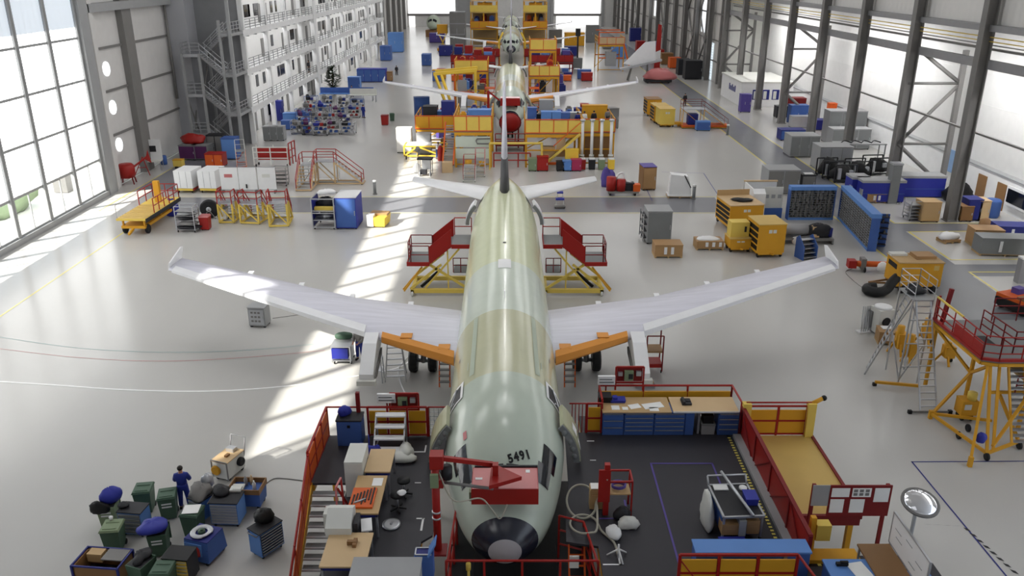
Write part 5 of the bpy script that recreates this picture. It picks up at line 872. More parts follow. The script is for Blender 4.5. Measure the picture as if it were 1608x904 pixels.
for k, u in enumerate((361, 390, 420)):
    t = thing('screen_panel', ('white screen panel with notes, next to the white crates', 'white screen panel with two dark hooks, between two others', 'white screen panel beside the grey stepped rack')[k], 'screen', tuple(V(*fl(u, 304)) + V(0, .3, 0))); part(t, 'board', 'white', BB(-.78, .78, -.04, .04, .3, 2.3)); part(t, 'foot', 'steel', BB(-.7, -.6, -.35, .35, 0, .3), BB(.6, .7, -.35, .35, 0, .3)); part(t, 'frame', 'silver', *[BB(-.8, .8, -.05, .05, z, z + .04) for z in (.28, 2.28)]); part(t, 'note', ('pink', 'black', 'off_white')[k], BB(-.4, .3, -.06, -.041, 1.4, 1.7) if k != 1 else BB(-.2, -.1, -.12, -.041, .45, .8))
def work_steps(u, v, l, rz, n=6, w=1.1, rails='red'): return steps_frame(fl(u, v), rz, l, n, w, .26, .2, rails, 'pale_yellow', .9, th=1.7)
work_steps(363, 345, 'yellow work steps first in the row, beside the white bin', PI); work_steps(402, 346, 'yellow work steps with red rails, middle of the row of three', PI - .15, 6, 1.5); work_steps(442, 350, 'yellow work steps with grey platform, last in the row', PI + .1, 7, 1.4)
t = wire_rack(tuple(V(*fl(441, 292)) + V(0, .3, 0)), 0, 'grey stepped rack beside the white screen panels', 1.2, .9, 1.7, 4, 'grey', 'steel')
steps_frame(tuple(V(*fl(479, 298)) + V(0, 1, 0)), 0, 'red railed steps with silver treads facing the camera aisle', 8, 1.3, .24, .26, 'red', 'tan', 1.1, th=1.6)
steps_frame(tuple(V(*fl(533, 290)) + V(0, .6, 0)), PI / 2, 'red platform steps descending toward the sunlit strip', 9, 1.2, .23, .28, 'red', 'tan', 1.8, th=1.6)
wire_rack(tuple(V(*fl(503, 292)) + V(0, 2, 0)), 0, 'white framed table between two red steps', 2.6, 1.2, 1.9, 1, 'white', 'off_white', 'table', False, 'frame_table')
t = thing('frame_cart', 'white framed cart of red parts behind the white panels', 'cart', tuple(V(*fl(427, 262)) + V(0, .5, 0))); part(t, 'frame', 'off_white', *[SQ((x, y, .2), (x, y, 2.0), .09) for x in (-1.7, 0, 1.7) for y in (-.6, .6)], *[SQ((-1.7, -.6, z), (1.7, -.6, z), .08) for z in (.9, 1.5, 2.0)]); part(t, 'panel', 'red', BB(-1.6, 1.6, .5, .55, .5, 1.7)); part(t, 'end_frame', 'red', *rail([(1.9, -.7, .2), (2.1, .9, .2)], 2.2, .06, 2, 1)); wheels4(t, 3.4, 1.2, .14)
t = steps_frame(tuple(V(*fl(390, 262)) + V(-.8, .5, 0)), .3, 'orange and white steps beside the white framed cart', 6, .9, .24, .25, 'off_white', 'orange', .8)
for k, u in enumerate((286, 306)): box_cabinet(tuple(V(*fl(u, 253)) + V(.5, 1.2, 0)), -.1, ('grey container with purple doors next to the wall column', 'grey container with purple doors beside the red box')[k], 1.7, 1.5, 1.5, 'grey', 1, 'purple', 'container')
heap('red_machine', 'red machine part lying on the purple doored container', 'machine', 'red', tuple(V(*fl(296, 252)) + V(.5, 1.3, 1.55)), 0, 1.7, .9, .9, 61, rough=.3)
t = box_cabinet(tuple(V(*fl(338, 262)) + V(0, .5, 0)), -.05, 'bright red box trolley behind the white crates', 1.8, 1.2, 1.3, 'red', 2, 'orange', 'trolley', 'box_trolley'); box_cabinet(tuple(V(*fl(360, 252)) + V(0, 1, 0)), 0, 'blue container behind the bright red trolley', 1.5, 1.4, 2.2, 'blue', 1, 'light_blue', 'container'); box_cabinet(tuple(V(*fl(333, 250)) + V(0, 2, 0)), 0, 'dark open cabinet behind the bright red trolley', 1.7, 1.2, 2.2, 'dark', 2, 'steel', 'cabinet')
t = thing('tow_cart', 'small pale yellow cart by the wall line', 'cart', fl(282, 264)); part(t, 'body', 'pale_yellow', B(0, 0, .25, .9, .7, .6)); part(t, 'lid', 'yellow', B(0, 0, .85, .95, .75, .06)); wheels4(t, .8, .6, .12)
t = thing('fire_unit', 'red wheeled fire unit standing at the grey door leaf', 'machine', fl(202, 288), .2); part(t, 'tank', 'red', LA([(.01, .5), (.65, .6), (.75, 1.0), (.75, 1.6), (.55, 1.85), (.01, 1.9)], 16)); part(t, 'leg', 'dark_red', *[SQ((x, y, 0), (x * .8, y * .8, .7), .1) for x in (-.6, .6) for y in (-.5, .5)]); part(t, 'arm', 'red', SQ((.5, .3, 1.4), (1.7, 1.3, 2.2), .14), EX([(1.5, 1.9), (2.0, 1.6), (1.8, 2.8)], 1.2, 1.3, 'y'))
t = thing('info_desk', 'white desk with picture board against the grey door leaf', 'desk', fl(240, 266), .1); part(t, 'board', 'white', BB(-.9, 1.0, .3, .38, .9, 2.9)); part(t, 'picture', 'dark', BB(-.7, -.4, .27, .3, 1.6, 2.2), BB(-.1, .5, .27, .3, 1.7, 2.3)); part(t, 'desk_top', 'off_white', BB(-.6, 1.0, -.6, .3, .85, .95)); part(t, 'leg', 'silver', *[SQ((x, y, 0), (x, y, .85), .06) for x in (-.55, .95) for y in (-.5, .35)])
small('plastic_barrel', 'blue barrel beside the white info desk', 'barrel', 'blue', *fl(258, 258), LA([(.28, 0), (.32, .1), (.32, .8), (.28, .9)], 14))
t = thing('leaning_brace', 'red angled frame leaning between fire unit and white desk', 'frame', fl(222, 276), .2); part(t, 'rail', 'red', SQ((-.6, 0, 0), (.3, .2, 1.8), .07), SQ((.8, 0, 0), (.3, .2, 1.8), .07), SQ((-.2, 0, .8), (.6, 0, .8), .06))
# blue double container
x0, y0, _ = fl(530, 360); x0 -= .2; y0 += .9
t = thing('cage_container', 'open silver cage rack joined to the blue container front', 'rack', (x0 - .75, y0, 0), -.03); part(t, 'frame', 'silver', *[SQ((x, y, .1), (x, y, 2.4), .08) for x in (-.85, .85) for y in (-1, 1)], *[SQ((-.85, y, z), (.85, y, z), .07) for y in (-1, 1) for z in (.2, 1.3, 2.4)], *[SQ((x, -1, z), (x, 1, z), .07) for x in (-.85, .85) for z in (.2, 2.4)]); part(t, 'side_panel', 'deep_blue', BB(-.88, -.84, -1, 1, .2, 2.4)); part(t, 'shelf', 'silver', BB(-.82, .82, -.95, .95, .7, .75), BB(-.82, .82, -.95, .95, 1.4, 1.45)); wheels4(t, 1.7, 2, .1)
small('yellow_beam', 'yellow beam on the cage rack shelf', 'beam', 'pale_yellow', x0 - .75, y0 - .5, 1.45, B(0, 0, 0, 1.5, .3, .22)); heap('dark_parts', 'dark machine parts on the cage rack above the yellow beam', 'parts', 'dark', (x0 - .75, y0 + .3, 1.45), 0, 1.2, .8, .7, 63, rough=.3); heap('pale_parts', 'pale parts on the low cage rack shelf', 'parts', 'silver', (x0 - .75, y0, .75), 0, 1.3, 1.2, .4, 64, rough=.3); heap('white_bag', 'white wrapped bag on top of the cage rack', 'bag', 'white', (x0 - .6, y0 + .6, 2.42), 0, 1.2, .7, .35, 65)
t = box_cabinet((x0 + .95, y0 + .25, 0), -.03, 'blue container with white top edge behind the silver cage rack', 1.6, 2.3, 2.45, 'deep_blue', 1, 'blue', 'container', 'blue_container', .1, 'silver')
t = thing('tank_bin', 'yellow bin with white front in the sunlit strip', 'bin', tuple(V(*fl(594, 356)) + V(0, .5, 0)), -.15); part(t, 'body', 'bright_yellow', B(0, 0, .1, 1.3, 1.5, .7, 0, 1.1, 1.1)); part(t, 'front', 'white', B(-.45, -.55, .1, .5, .6, .9)); part(t, 'cover', 'card', B(.0, .3, .8, 1.4, .9, .15)); wheels4(t, 1.2, 1.4, .1)
for k, u in enumerate((420, 431, 441)): box_cabinet(tuple(V(*fl(u, 221)) + V(0, .5, 0)), -.05, ('grey rolling container nearest the stair tower', 'grey rolling container, middle of three by the gallery', 'grey rolling container, end one toward the work racks')[k], .85, 1.0, 1.6, 'mid_grey', 1, 'grey', 'container')
# work rack yard beside the gallery
YARD = [(470, 210, 'silver'), (487, 211, 'grey'), (505, 212, 'silver'), (524, 210, 'silver'), (548, 210, 'silver'), (478, 198, 'blue'), (497, 196, 'silver'), (518, 195, 'silver'), (541, 196, 'grey'), (476, 190, 'blue'), (488, 184, 'silver'), (510, 182, 'blue'), (533, 183, 'silver'), (556, 184, 'silver'), (490, 170, 'blue'), (515, 170, 'silver'), (540, 170, 'silver'), (562, 172, 'blue')]
WHERE = ['end of the front row, by the blue crates', 'second along the front row', 'middle of the front row', 'fourth along the front row', 'corner of the front row by the aisle', 'start of the second row', 'second along the second row', 'third along the second row', 'aisle end of the second row', 'by the gallery pillar in the third row', 'second along the third row', 'middle of the third row', 'fourth along the third row', 'aisle end of the third row', 'gallery end of the back row', 'second along the back row', 'third along the back row', 'aisle end of the back row']
rr = random.Random(11)
for k, (u, v, m) in enumerate(YARD):
    p = fl(u, v); h_ = rr.uniform(1.3, 1.9); sp = (h_ - .26) / 3; tops = [.16 + .085 + q * sp for q in range(3)]
    wire_rack(p, 0, f'{m} wheeled parts rack, {WHERE[k]}', 1.7, 1.0, h_, 3, m, 'steel' if m == 'grey' else 'steel_light', group='parts racks beside the gallery')
    hm = rr.choice(('dark', 'deep_blue', 'off_white', 'navy', 'steel', 'silver', 'purple')); heap('parts_heap', f'{hm.replace("_", " ")} parts on the {m} rack, {WHERE[k]}', 'parts', hm, (p[0] - .42, p[1], tops[2]), 0, .55, .5, sp * 1.2, 70 + k, rough=.3)
    for bx_, lv_ in ((.12, 2), (.55, 2), (-.5, 1), (.0, 1), (.5, 1), (-.3, 0), (.35, 0)):
        bw = rr.uniform(.25, .38); bh = rr.uniform(.4, .85) * sp * (1.3 if lv_ == 2 else 1)
        bx = small('parts_box', 'small box of parts set on the wheeled racks beside the gallery', 'box', rr.choice(('blue', 'navy', 'steel', 'white', 'dark', 'silver', 'red', 'mid_grey', 'mid_grey', 'blue')), p[0] + bx_, p[1] + rr.uniform(-.12, .05), tops[lv_], B(0, 0, 0, bw, rr.uniform(.4, .65), bh * .85), B(0, 0, bh * .85, bw * .5, .3, .04)); bx['group'] = 'parts boxes on the wheeled racks'
for k, (u, v, w, m) in enumerate(((452, 203, 1.3, 'blue'), (457, 196, 1.6, 'light_blue'), (481, 207, .9, 'blue'), (437, 190, 1.5, 'navy'))): box_cabinet(fl(u, v), 0, ('blue crate on the gallery end of the rack yard', 'pale blue crate behind the blue one at the rack yard', 'blue wheeled case between racks of the front row', 'dark blue cabinet against the gallery pillar')[k], w, 1.0, (1.1, 1.5, 1.6, 2.6)[k], m, 1, m, 'crate', 'tool_crate')
for k, (u, v, w, m) in enumerate(((520, 158, 8, 'light_blue'), (560, 160, 4, 'off_white'))):
    t = thing('long_bench', ('long pale blue bench behind the rack yard', 'long white bench at the aisle end behind the rack yard')[k], 'bench', tuple(V(*fl(u, v)) + V(2.4 - 1.4 * k, 0, 0))); part(t, 'top', m, BB(-w / 2, w / 2, -.5, .5, 1.0, 1.1)); part(t, 'back_board', 'blue' if k == 0 else 'off_white', BB(-w / 2, w / 2, .45, .5, 1.1, 1.9)); part(t, 'leg', 'silver', *[SQ((x, y, 0), (x, y, 1.0), .08) for x in (-w / 2 + .1, 0, w / 2 - .1) for y in (-.4, .4)])
box_cabinet(fl(585, 128), 0, 'blue sided cabinet group by the far gallery pillar', 5, 2, 2.2, 'deep_blue', 4, 'blue', 'cabinet'); box_cabinet(fl(558, 147), 0, 'blue tall box cart beside the gallery plant', 1.9, 1.4, 2.6, 'light_blue', 1, 'blue', 'cart'); box_cabinet(fl(568, 128), 0, 'yellow box cart by the gallery aisle', 1.2, 1.3, 1.3, 'yellow', 1, 'pale_yellow', 'cart'); box_cabinet(fl(610, 127), 0, 'brown box stack beside the blue sided cabinets', 1.5, 1.2, 1.6, 'brown', 1, 'card', 'box')
person(fl(571, 185), 2.5, 'person in blue overalls walking by the rack yard'); person((-30.2, 127, 4.1), 1.2, 'person in dark clothes on the lower gallery walkway', 'dark', 'dark')
for nm, l, u, v in (('x', 'person in dark clothes standing at the blue cart', 553, 152), ('x', 'person in dark clothes near the far gallery end', 623, 118)): person(fl(u, v), .5, l, 'dark', 'dark')
t = thing('potted_plant', 'tall dark potted plant against the gallery pillar', 'plant', tuple(V(*fl(514, 147)) + V(1.0, 0, 0))); part(t, 'pot', 'brown', LA([(.35, 0), (.5, .6)], 12))
lv = []
rr = random.Random(5)
for k in range(320):
    a = rr.uniform(0, 2 * PI); z = rr.uniform(.8, 4.2); r_ = rr.uniform(.1, 1.1) * (1 - abs(z - 2) / 3); c_, s_ = math.cos(a), math.sin(a); p = V(r_ * c_, r_ * s_, z); d = V(c_, s_, rr.uniform(-.3, .6)) * .7; n_ = V(-s_, c_, 0) * .2
    lv.append(Q4(tuple(p), tuple(p + d * .5 + n_), tuple(p + d), tuple(p + d * .5 - n_)))
part(t, 'foliage', 'plant', *lv); part(t, 'stem', 'brown', R((0, 0, .5), (0, 0, 3.4), .06))
t = thing('waste_bin', 'red bin standing alone on the aisle by the green bin', 'bin', fl(605, 196)); part(t, 'body', 'red', B(0, 0, .06, .8, .8, 1.1, 0, 1.1, 1.1)); part(t, 'lid', 'dark_red', B(0, 0, 1.16, .92, .92, .1)); wheels4(t, .7, .7, .07)
wheelie_bin(fl(616, 190), .2, 'green bin just behind the lone red bin')
# stair tower
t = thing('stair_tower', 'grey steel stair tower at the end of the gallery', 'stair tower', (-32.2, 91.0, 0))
for k, z in enumerate((2.05, 6.15, 10.25)):   # half landings toward the window, floors toward the gallery
    part(t, 'half_landing', 'silver', BB(-2.3, -.3, -1.5, 1.5, z - .3, z)); part(t, 'floor_landing', 'mid_grey', BB(1.9, 3.2, -1.5, 3.4, z + 1.75, z + 2.05))
    for y0, za, zb, nm in ((-1.5, z, z - 2.05, 'down'), (.15, z, z + 2.05, 'up')):
        if zb > 13: continue
        f_ = part(t, 'stair_flight', 'steel_light', EX([(-.3, za), (-.3, za - .32), (1.95, zb - .32), (1.95, zb)], y0, y0 + 1.25, 'y'))
        part(f_, 'tread', 'silver', *[BB(-.3 + .2 * j, -.1 + .2 * j, y0, y0 + 1.25, za + (zb - za) * (j + .5) / 11, za + (zb - za) * (j + .5) / 11 + .06) for j in range(11)])
        part(t, 'hand_rail', 'silver', *[R((-.3, yy, za + h_), (1.95, yy, zb + h_), .04, 5) for yy in (y0, y0 + 1.25) for h_ in (.5, 1.05)], *[R((-.3 + .75 * j, y0, za + (zb - za) * j / 3), (-.3 + .75 * j, y0, za + (zb - za) * j / 3 + 1.05), .035, 5) for j in range(4)])
    part(t, 'landing_rail', 'silver', *rail([(-.3, -1.45, z), (-2.25, -1.45, z), (-2.25, 1.45, z)], 1.1, .04, 2, 1.0)); part(t, 'landing_rail', 'silver', *rail([(3.15, -1.45, z + 2.05), (3.15, 1.9, z + 2.05)], 1.1, .04, 2, 1.0))
for x in (-2.2, -.4, 2.0):
    for y in (-1.45, 1.5): part(t, 'post', 'mid_grey', BB(x - .12, x + .12, y - .12, y + .12, 0, 13.6 if x > 1 else 10.3))
part(t, 'tall_post', 'mid_grey', BB(2.95, 3.25, -1.7, -1.4, 0, 20)); part(t, 'side_brace', 'steel', R((-2.2, -1.4, .3), (-2.2, 1.5, 6), .07), R((-2.2, 1.4, .3), (-2.2, -1.5, 6), .07), R((-.4, -1.4, 6.3), (-.4, 1.5, 10), .07)); part(t, 'dark_wall', 'lane', BB(-2.4, 2.8, 3.2, 3.4, 0, 20))  # full height back sheet stands in for the shaded void behind the flights
# mid aisle pieces
t = thing('diagnostic_cart', 'black screen cart with silver wheels in the sunlit strip', 'cart', tuple(V(*fl(668, 277)) + V(0, .4, 0)), -.1); part(t, 'frame', 'steel', *[SQ((x, y, .1), (x, y, 1.6), .07) for x in (-.6, .6) for y in (-.4, .4)]); part(t, 'top', 'dark', BB(-.7, .7, -.5, .5, 1.6, 1.75)); part(t, 'panel', 'silver', BB(-.4, .4, .35, .4, .5, 1.5)); part(t, 'motor', 'dark', B(-.2, 0, .15, .6, .6, .4)); part(t, 'wheel', 'silver', WH(-.5, -.3, .25, .25, .12), WH(.5, -.3, .25, .25, .12)); part(t, 'lamp', 'steel', R((-.8, .5, 1.5), (-.8, .5, 2.2), .05), BALL(-.8, .5, 2.4, .25, .25, .3))
heap('white_bag', 'white bag on the ground beside the black screen cart', 'bag', 'white', tuple(V(*fl(655, 272)) + V(0, .4, 0)), 0, .8, .6, .8, 91)
steps_frame(tuple(V(*fl(737, 284)) + V(0, .5, 0)), 0, 'red railed steps with white treads under the second airliner dock', 4, 1.1, .3, .3, 'red', 'off_white', .9); steps_frame(tuple(V(*fl(750, 280)) + V(.2, 1.5, 0)), 0, 'pale steps with pink rails beside the red railed steps', 5, .9, .28, .25, 'pink', 'off_white', .8)
t = thing('gas_bottle', 'red gas bottle beside the dock stair', 'gas bottle', fl(692, 252)); part(t, 'bottle', 'red', LA([(.3, 0), (.3, 1.2), (.15, 1.5), (.08, 1.6)], 12)); part(t, 'valve', 'white', CY(0, 0, 1.6, .07, .15))
person(fl(687, 249), 1.0, 'person in white and blue bending by the red gas bottle', 'paper', 'blue', .1, 'front'); person(fl(697, 238), .3, 'dark haired person in a brown jacket by the dock stair', 'brown', 'dark')
t = thing('lift_stool', 'small blue and white lift stool on the dark cross lane', 'stool', fl(879, 326)); part(t, 'frame', 'off_white', SQ((-.35, 0, .1), (-.2, 0, 1.3), .06), SQ((.35, 0, .1), (.2, 0, 1.3), .06)); part(t, 'seat', 'deep_blue', B(0, 0, .7, .7, .5, .15), B(0, 0, 1.25, .5, .4, .12)); part(t, 'base', 'steel', B(0, 0, .1, .9, .6, .12)); wheels4(t, .9, .6, .08)
def bollard(u, v, l):
    t = thing('bollard', l, 'bollard', fl(u, v), 0); part(t, 'post', 'grey', CY(0, 0, 0, .14, 1.1, 10)); part(t, 'cap', 'white', CY(0, 0, 1.1, .17, .16, 10)); part(t, 'base', 'steel', CY(0, 0, 0, .2, .08, 10))
bollard(1089, 312, 'grey bollard with white cap beside the wrapped white pallet'); bollard(1142, 212, 'grey bollard with white cap by the red stepped dock'); bollard(1237, 232, 'grey bollard with white cap at the lane edge by the containers'); bollard(589, 305, 'white capped post on the cross lane near the sunlit strip')
heap('hedge_shrub', 'green shrub outside, seen through the lowest clear panes', 'shrub', 'light_green', (-41, 66, 0), 0, 2.2, 4.0, 2.0, 201, rough=.3)
small('parked_crate', 'small dark crate outside the last clear pane', 'crate', 'steel', -40, 72.5, 0, B(0, 0, 0, 1.2, 1.2, 1.6), B(0, 0, 1.6, 1.3, 1.3, .1))
# ================================================================ COLUMN SIDE, MIDDLE DISTANCE
def at(u, v, dx=0, dy=0): return tuple(V(*fl(u, v)) + V(dx, dy, 0))
t = thing('pump_cart', 'red wheeled pump cart with white pipes on the cross lane', 'cart', at(978, 308, 0, .5)); part(t, 'chassis', 'steel', BB(-1.3, 1.4, -.5, .5, .25, .4)); part(t, 'tank', 'red', CY(-1.0, 0, .4, .42, 1.2, 14)); part(t, 'tank', 'red', CY(-.15, -.1, .4, .4, 1.0, 14)); part(t, 'pipe', 'white', PL(smooth_path([(-.6, .2, .4), (-.5, .2, 1.6), (0, .2, 1.9), (.3, .2, 1.2), (.9, .2, 1.0)]), .09)); part(t, 'engine', 'dark', B(.6, .1, .4, .8, .7, .7)); part(t, 'hood', 'orange', B(1.2, -.1, .4, .6, .7, .6)); wheels4(t, 2.6, 1, .2)
heap('coloured_cloths', 'blue and red cloths on a rail behind the red pump cart', 'cloths', 'violet', at(953, 293), 0, 1.0, .6, 1.6, 101, rough=.25)
t = box_cabinet(at(1016, 299, .1, .8), .1, 'brown and blue locker standing on the cross lane', 1.2, 1.6, 2.1, 'brown', 1, 'card', 'locker', 'locker', .1, 'violet'); 
t = on_pallet(at(1068, 311, 0, .6), -.05, 'white wrapped load with black strap on a pallet', 2.1, 1.3, .1, 'white', 'pallet', 'wrapped_pallet', 0, False); part(t, 'wrapped_load', 'white', EX([(-.95, .2), (1.0, .2), (.85, 1.1), (.6, 1.9), (-.85, 2.05)], -.5, .5, 'y')); part(t, 'strap', 'black', SQ((.3, -.52, 1.98), (.9, -.52, .9), .08))
t = box_cabinet(at(1034, 383, 0, .9), .0, 'tall grey container with open racks on its side', 1.75, 1.8, 2.4, 'mid_grey', 1, 'grey', 'container'); part(t, 'side_rack', 'dark', *[BB(-1.15, -.9, -.8, .8, .4 + k * .5, .46 + k * .5) for k in range(4)]); part(t, 'side_frame', 'silver', *[SQ((-1.15, y, .2), (-1.15, y, 2.2), .06) for y in (-.8, 0, .8)])
on_pallet(at(1049, 404, 0, .5), .0, 'brown carton lid crate on pallet in front of the tall grey container', 1.9, 1.3, .75, 'card')
t = on_pallet(at(1114, 392, 0, .5), 0, 'open brown crate of white packing beside the yellow trolleys', 1.9, 1.2, .5, 'card', lid=False, labels=3); part(t, 'packing', 'white', lump(.0, 0, .55, 1.5, .8, .25, 103))
# yellow box trolleys
def yellow_box(p, rz, l, w, d, h, top='deck_yellow', openside=True, m='yellow'):
    t = thing('box_trolley', l, 'trolley', p, rz); part(t, 'body', m, BB(-w / 2, w / 2, -d / 2, d / 2, .35, h)); part(t, 'top', top, BB(-w / 2 - .04, w / 2 + .04, -d / 2 - .04, d / 2 + .04, h, h + .06)); part(t, 'chassis', 'yellow', BB(-w / 2 + .1, w / 2 - .1, -d / 2, d / 2, .22, .35))
    if openside: part(t, 'opening', 'black', *[BB(-w / 2 - .01, -w / 2, -d / 2 + .12, d / 2 - .12, .5 + k * (h - .6) / 4, .5 + (k + .72) * (h - .6) / 4) for k in range(4)])
    part(t, 'drawbar', 'yellow', SQ((0, -d / 2, .3), (0, -d / 2 - .5, .4), .1)); part(t, 'plate', 'off_white', BB(-.25, -.02, -d / 2 - .012, -d / 2, h * .75, h * .85), BB(.05, .28, -d / 2 - .012, -d / 2, h * .75, h * .85))
    for i in (-1, 1):
        for j in (-1, 1): part(t, 'wheel', 'black', WH(i * (w / 2 - .15), j * (d / 2 - .2), .18, .18, .12))
    return t
t = yellow_box(at(1163, 362, .1, 1.3), .12, 'wide yellow trolley with tan top at the end of the cross lane', 2.6, 3.0, 2.0, 'tan'); part(t, 'back_board', 'wood', BB(-1.3, 1.3, 1.45, 1.5, 2.0, 2.5)); heap('black_cloth', 'black cloth on the wide yellow trolley', 'cloth', 'black', at(1166, 362, .1, 1.0)[:2] + (2.06,), 0, 1.3, .8, .2, 105)
t = yellow_box(at(1161, 397, 0, .7), .05, 'small stepped yellow trolley in front of the tan topped one', 1.5, 1.3, 1.0, openside=False); part(t, 'upper_box', 'pale_yellow', BB(-.65, .65, -.3, .6, 1.05, 2.1)); part(t, 'slot', 'dark', BB(.3, .45, -.32, -.3, 1.4, 1.8))
yellow_box(at(1206, 404, 0, 1.0), .08, 'tall yellow trolley with open black shelves on its side', 1.9, 2.2, 2.35, 'deck_yellow', True)
for k, (u, v) in enumerate(((1023, 182), (1034, 193), (1043, 199))): yellow_box(at(u, v, .2, 1), .05, ('yellow trolley with brown lid, first of the three in a line', 'yellow trolley in the middle of the line of three', 'yellow trolley at the camera end of the line of three')[k], 1.9, 2.6, 2.2, ('brown', 'deck_yellow', 'deck_yellow')[k], k < 2, 'pale_yellow' if k == 2 else 'yellow')
# engine parts stand, blue shelving
t = thing('engine_stand', 'low grey stand carrying dark engine parts before the blue shelves', 'stand', at(1262, 385, 0, .8), -.05); part(t, 'frame', 'steel', BB(-1.9, 2.2, -.6, .6, .3, .45), BB(-1.9, -1.8, -.6, .6, .0, .3), BB(2.1, 2.2, -.6, .6, 0, .3)); part(t, 'duct', 'steel_light', PL([(-1.7, .0, .95), (.4, .0, .95)], .42, 12)); part(t, 'engine', 'dark', lump(1.2, 0, .45, 1.6, 1.0, 1.0, 106, rough=.3)); part(t, 'fitting', 'tan', B(.9, -.3, .5, .5, .4, .8)); part(t, 'drum', 'navy', CY(1.9, .1, .45, .35, .6, 12))
heap('white_cover', 'white and brown covered parts beside the tall yellow trolley', 'parts', 'tan', at(1236, 383, -.5, .3), 0, .8, .7, 1.1, 107, rough=.3)
t = thing('small_shelf', 'small slanted blue shelf unit near the wing tip', 'shelf', at(1269, 409, 0, .6), .3); part(t, 'side', 'blue', EX([(-.5, 0), (.5, 0), (.5, 1.4), (.2, 1.6), (-.5, .9)], -.55, -.5), EX([(-.5, 0), (.5, 0), (.5, 1.4), (.2, 1.6), (-.5, .9)], .5, .55)); part(t, 'shelf', 'silver', *[BB(-.5, .5, -.5 + .12 * k, .45, .15 + .28 * k, .19 + .28 * k) for k in range(5)]); part(t, 'back', 'steel', BB(-.5, .5, .45, .5, 0, 1.4))
heap('red_cloth', 'white bag between the blue shelf unit and engine stand', 'bag', 'white', at(1258, 390, 0, 1.0), 0, .5, .5, .6, 108)
def shelving(a, b, l, h=2.4, n=12, nx=10):
    a = V(*a); b = V(*b); d = b - a; L = d.length; rz = math.atan2(d.y, d.x); t = thing('shelving_unit', l, 'shelving', tuple(a), rz)
    part(t, 'back', 'blue', BB(0, L, .45, .55, 0, h)); part(t, 'cap', 'light_blue', BB(-.05, L + .05, -.1, .6, h, h + .3)); part(t, 'end', 'blue', BB(-.06, 0, -.05, .55, 0, h)); part(t, 'end', 'blue', BB(L, L + .06, -.05, .55, 0, h)); part(t, 'divider', 'steel', *[BB(L * k / nx - .02, L * k / nx + .02, 0, .45, .15, h) for k in range(1, nx)]); part(t, 'kick', 'light_blue', BB(0, L, -.05, 0, 0, .18))
    for k in range(n): part(t, 'shelf', 'steel_light', BB(0, L, 0, .45, .2 + k * (h - .2) / n, .23 + k * (h - .2) / n))
    rr = random.Random(int(L * 10)); sh = []
    for k in range(n):
        for i in range(nx * 2):
            if rr.random() < .75: w_ = L / nx / 2; sh.append(BB(i * w_ + .05, i * w_ + w_ * rr.uniform(.6, .9), .05, .4, .235 + k * (h - .2) / n, .235 + k * (h - .2) / n + (h - .2) / n * rr.uniform(.4, .8)))
    o = part(t, 'small_part', 'grey', *sh); o['kind'] = 'stuff'; return t
shelving(at(1237, 345), at(1306, 345), 'blue shelving wall of small parts facing the airliner'); shelving(at(1310, 343, .3, 0), at(1362, 394), 'blue shelving wall slanting toward the lane', 2.4, 12, 14)
t = thing('end_shelf', 'narrow black shelf on the lane end of the slanting blue wall', 'shelf', at(1381, 390, .1, .4), -.2); part(t, 'back', 'blue', BB(-.45, .45, .1, .2, 0, 2.4)); part(t, 'shelf', 'dark', *[BB(-.4, .4, -.25, .1, .2 + .4 * k, .25 + .4 * k) for k in range(6)]); part(t, 'item', 'steel', *[B(-.2 + .2 * (k % 3), -.1, .25 + .4 * (k % 6), .12, .2, .2) for k in range(12)])
t = thing('office_cabin', 'small white cabin with a blue base and open top', 'cabin', at(1209, 345, -.1, 1)); part(t, 'wall', 'white', BB(-1.5, -1.4, -.9, 1.5, 0, 2.5), BB(-1.5, 1.1, 1.4, 1.5, 0, 2.5)); part(t, 'board', 'off_white', BB(-.55, 1.1, -.4, -.34, .8, 2.5)); part(t, 'base', 'blue', BB(-.55, 1.15, -.5, .2, 0, .8)); part(t, 'note', 'mid_grey', *[BB(-.3 + .5 * k, .0 + .5 * k, -.42, -.4, 1.6, 1.9) for k in range(3)]); part(t, 'top_edge', 'tan', BB(-1.55, 1.15, 1.35, 1.55, 2.5, 2.6)); part(t, 'flank', 'white', EX([(-.9, 0), (-1.4, 0), (-1.4, 2.2), (-.9, 2.5)], -1.5, -.55))
box_cabinet(at(1228, 304, 0, 1), .0, 'grey mesh container behind the white cabin', 2.8, 2.2, 2.1, 'mid_grey', 2, 'steel', 'container'); 
t = box_cabinet(at(1270, 303, 0, .8), 0, 'small black cabinet with white top beside the mesh container', 1.2, .9, 1.5, 'dark', 1, 'steel', 'cabinet'); small('paper_stack', 'white paper stack on the small black cabinet', 'paper', 'white', *at(1270, 303, 0, .7)[:2], 1.555, B(0, 0, 0, .8, .5, .08))
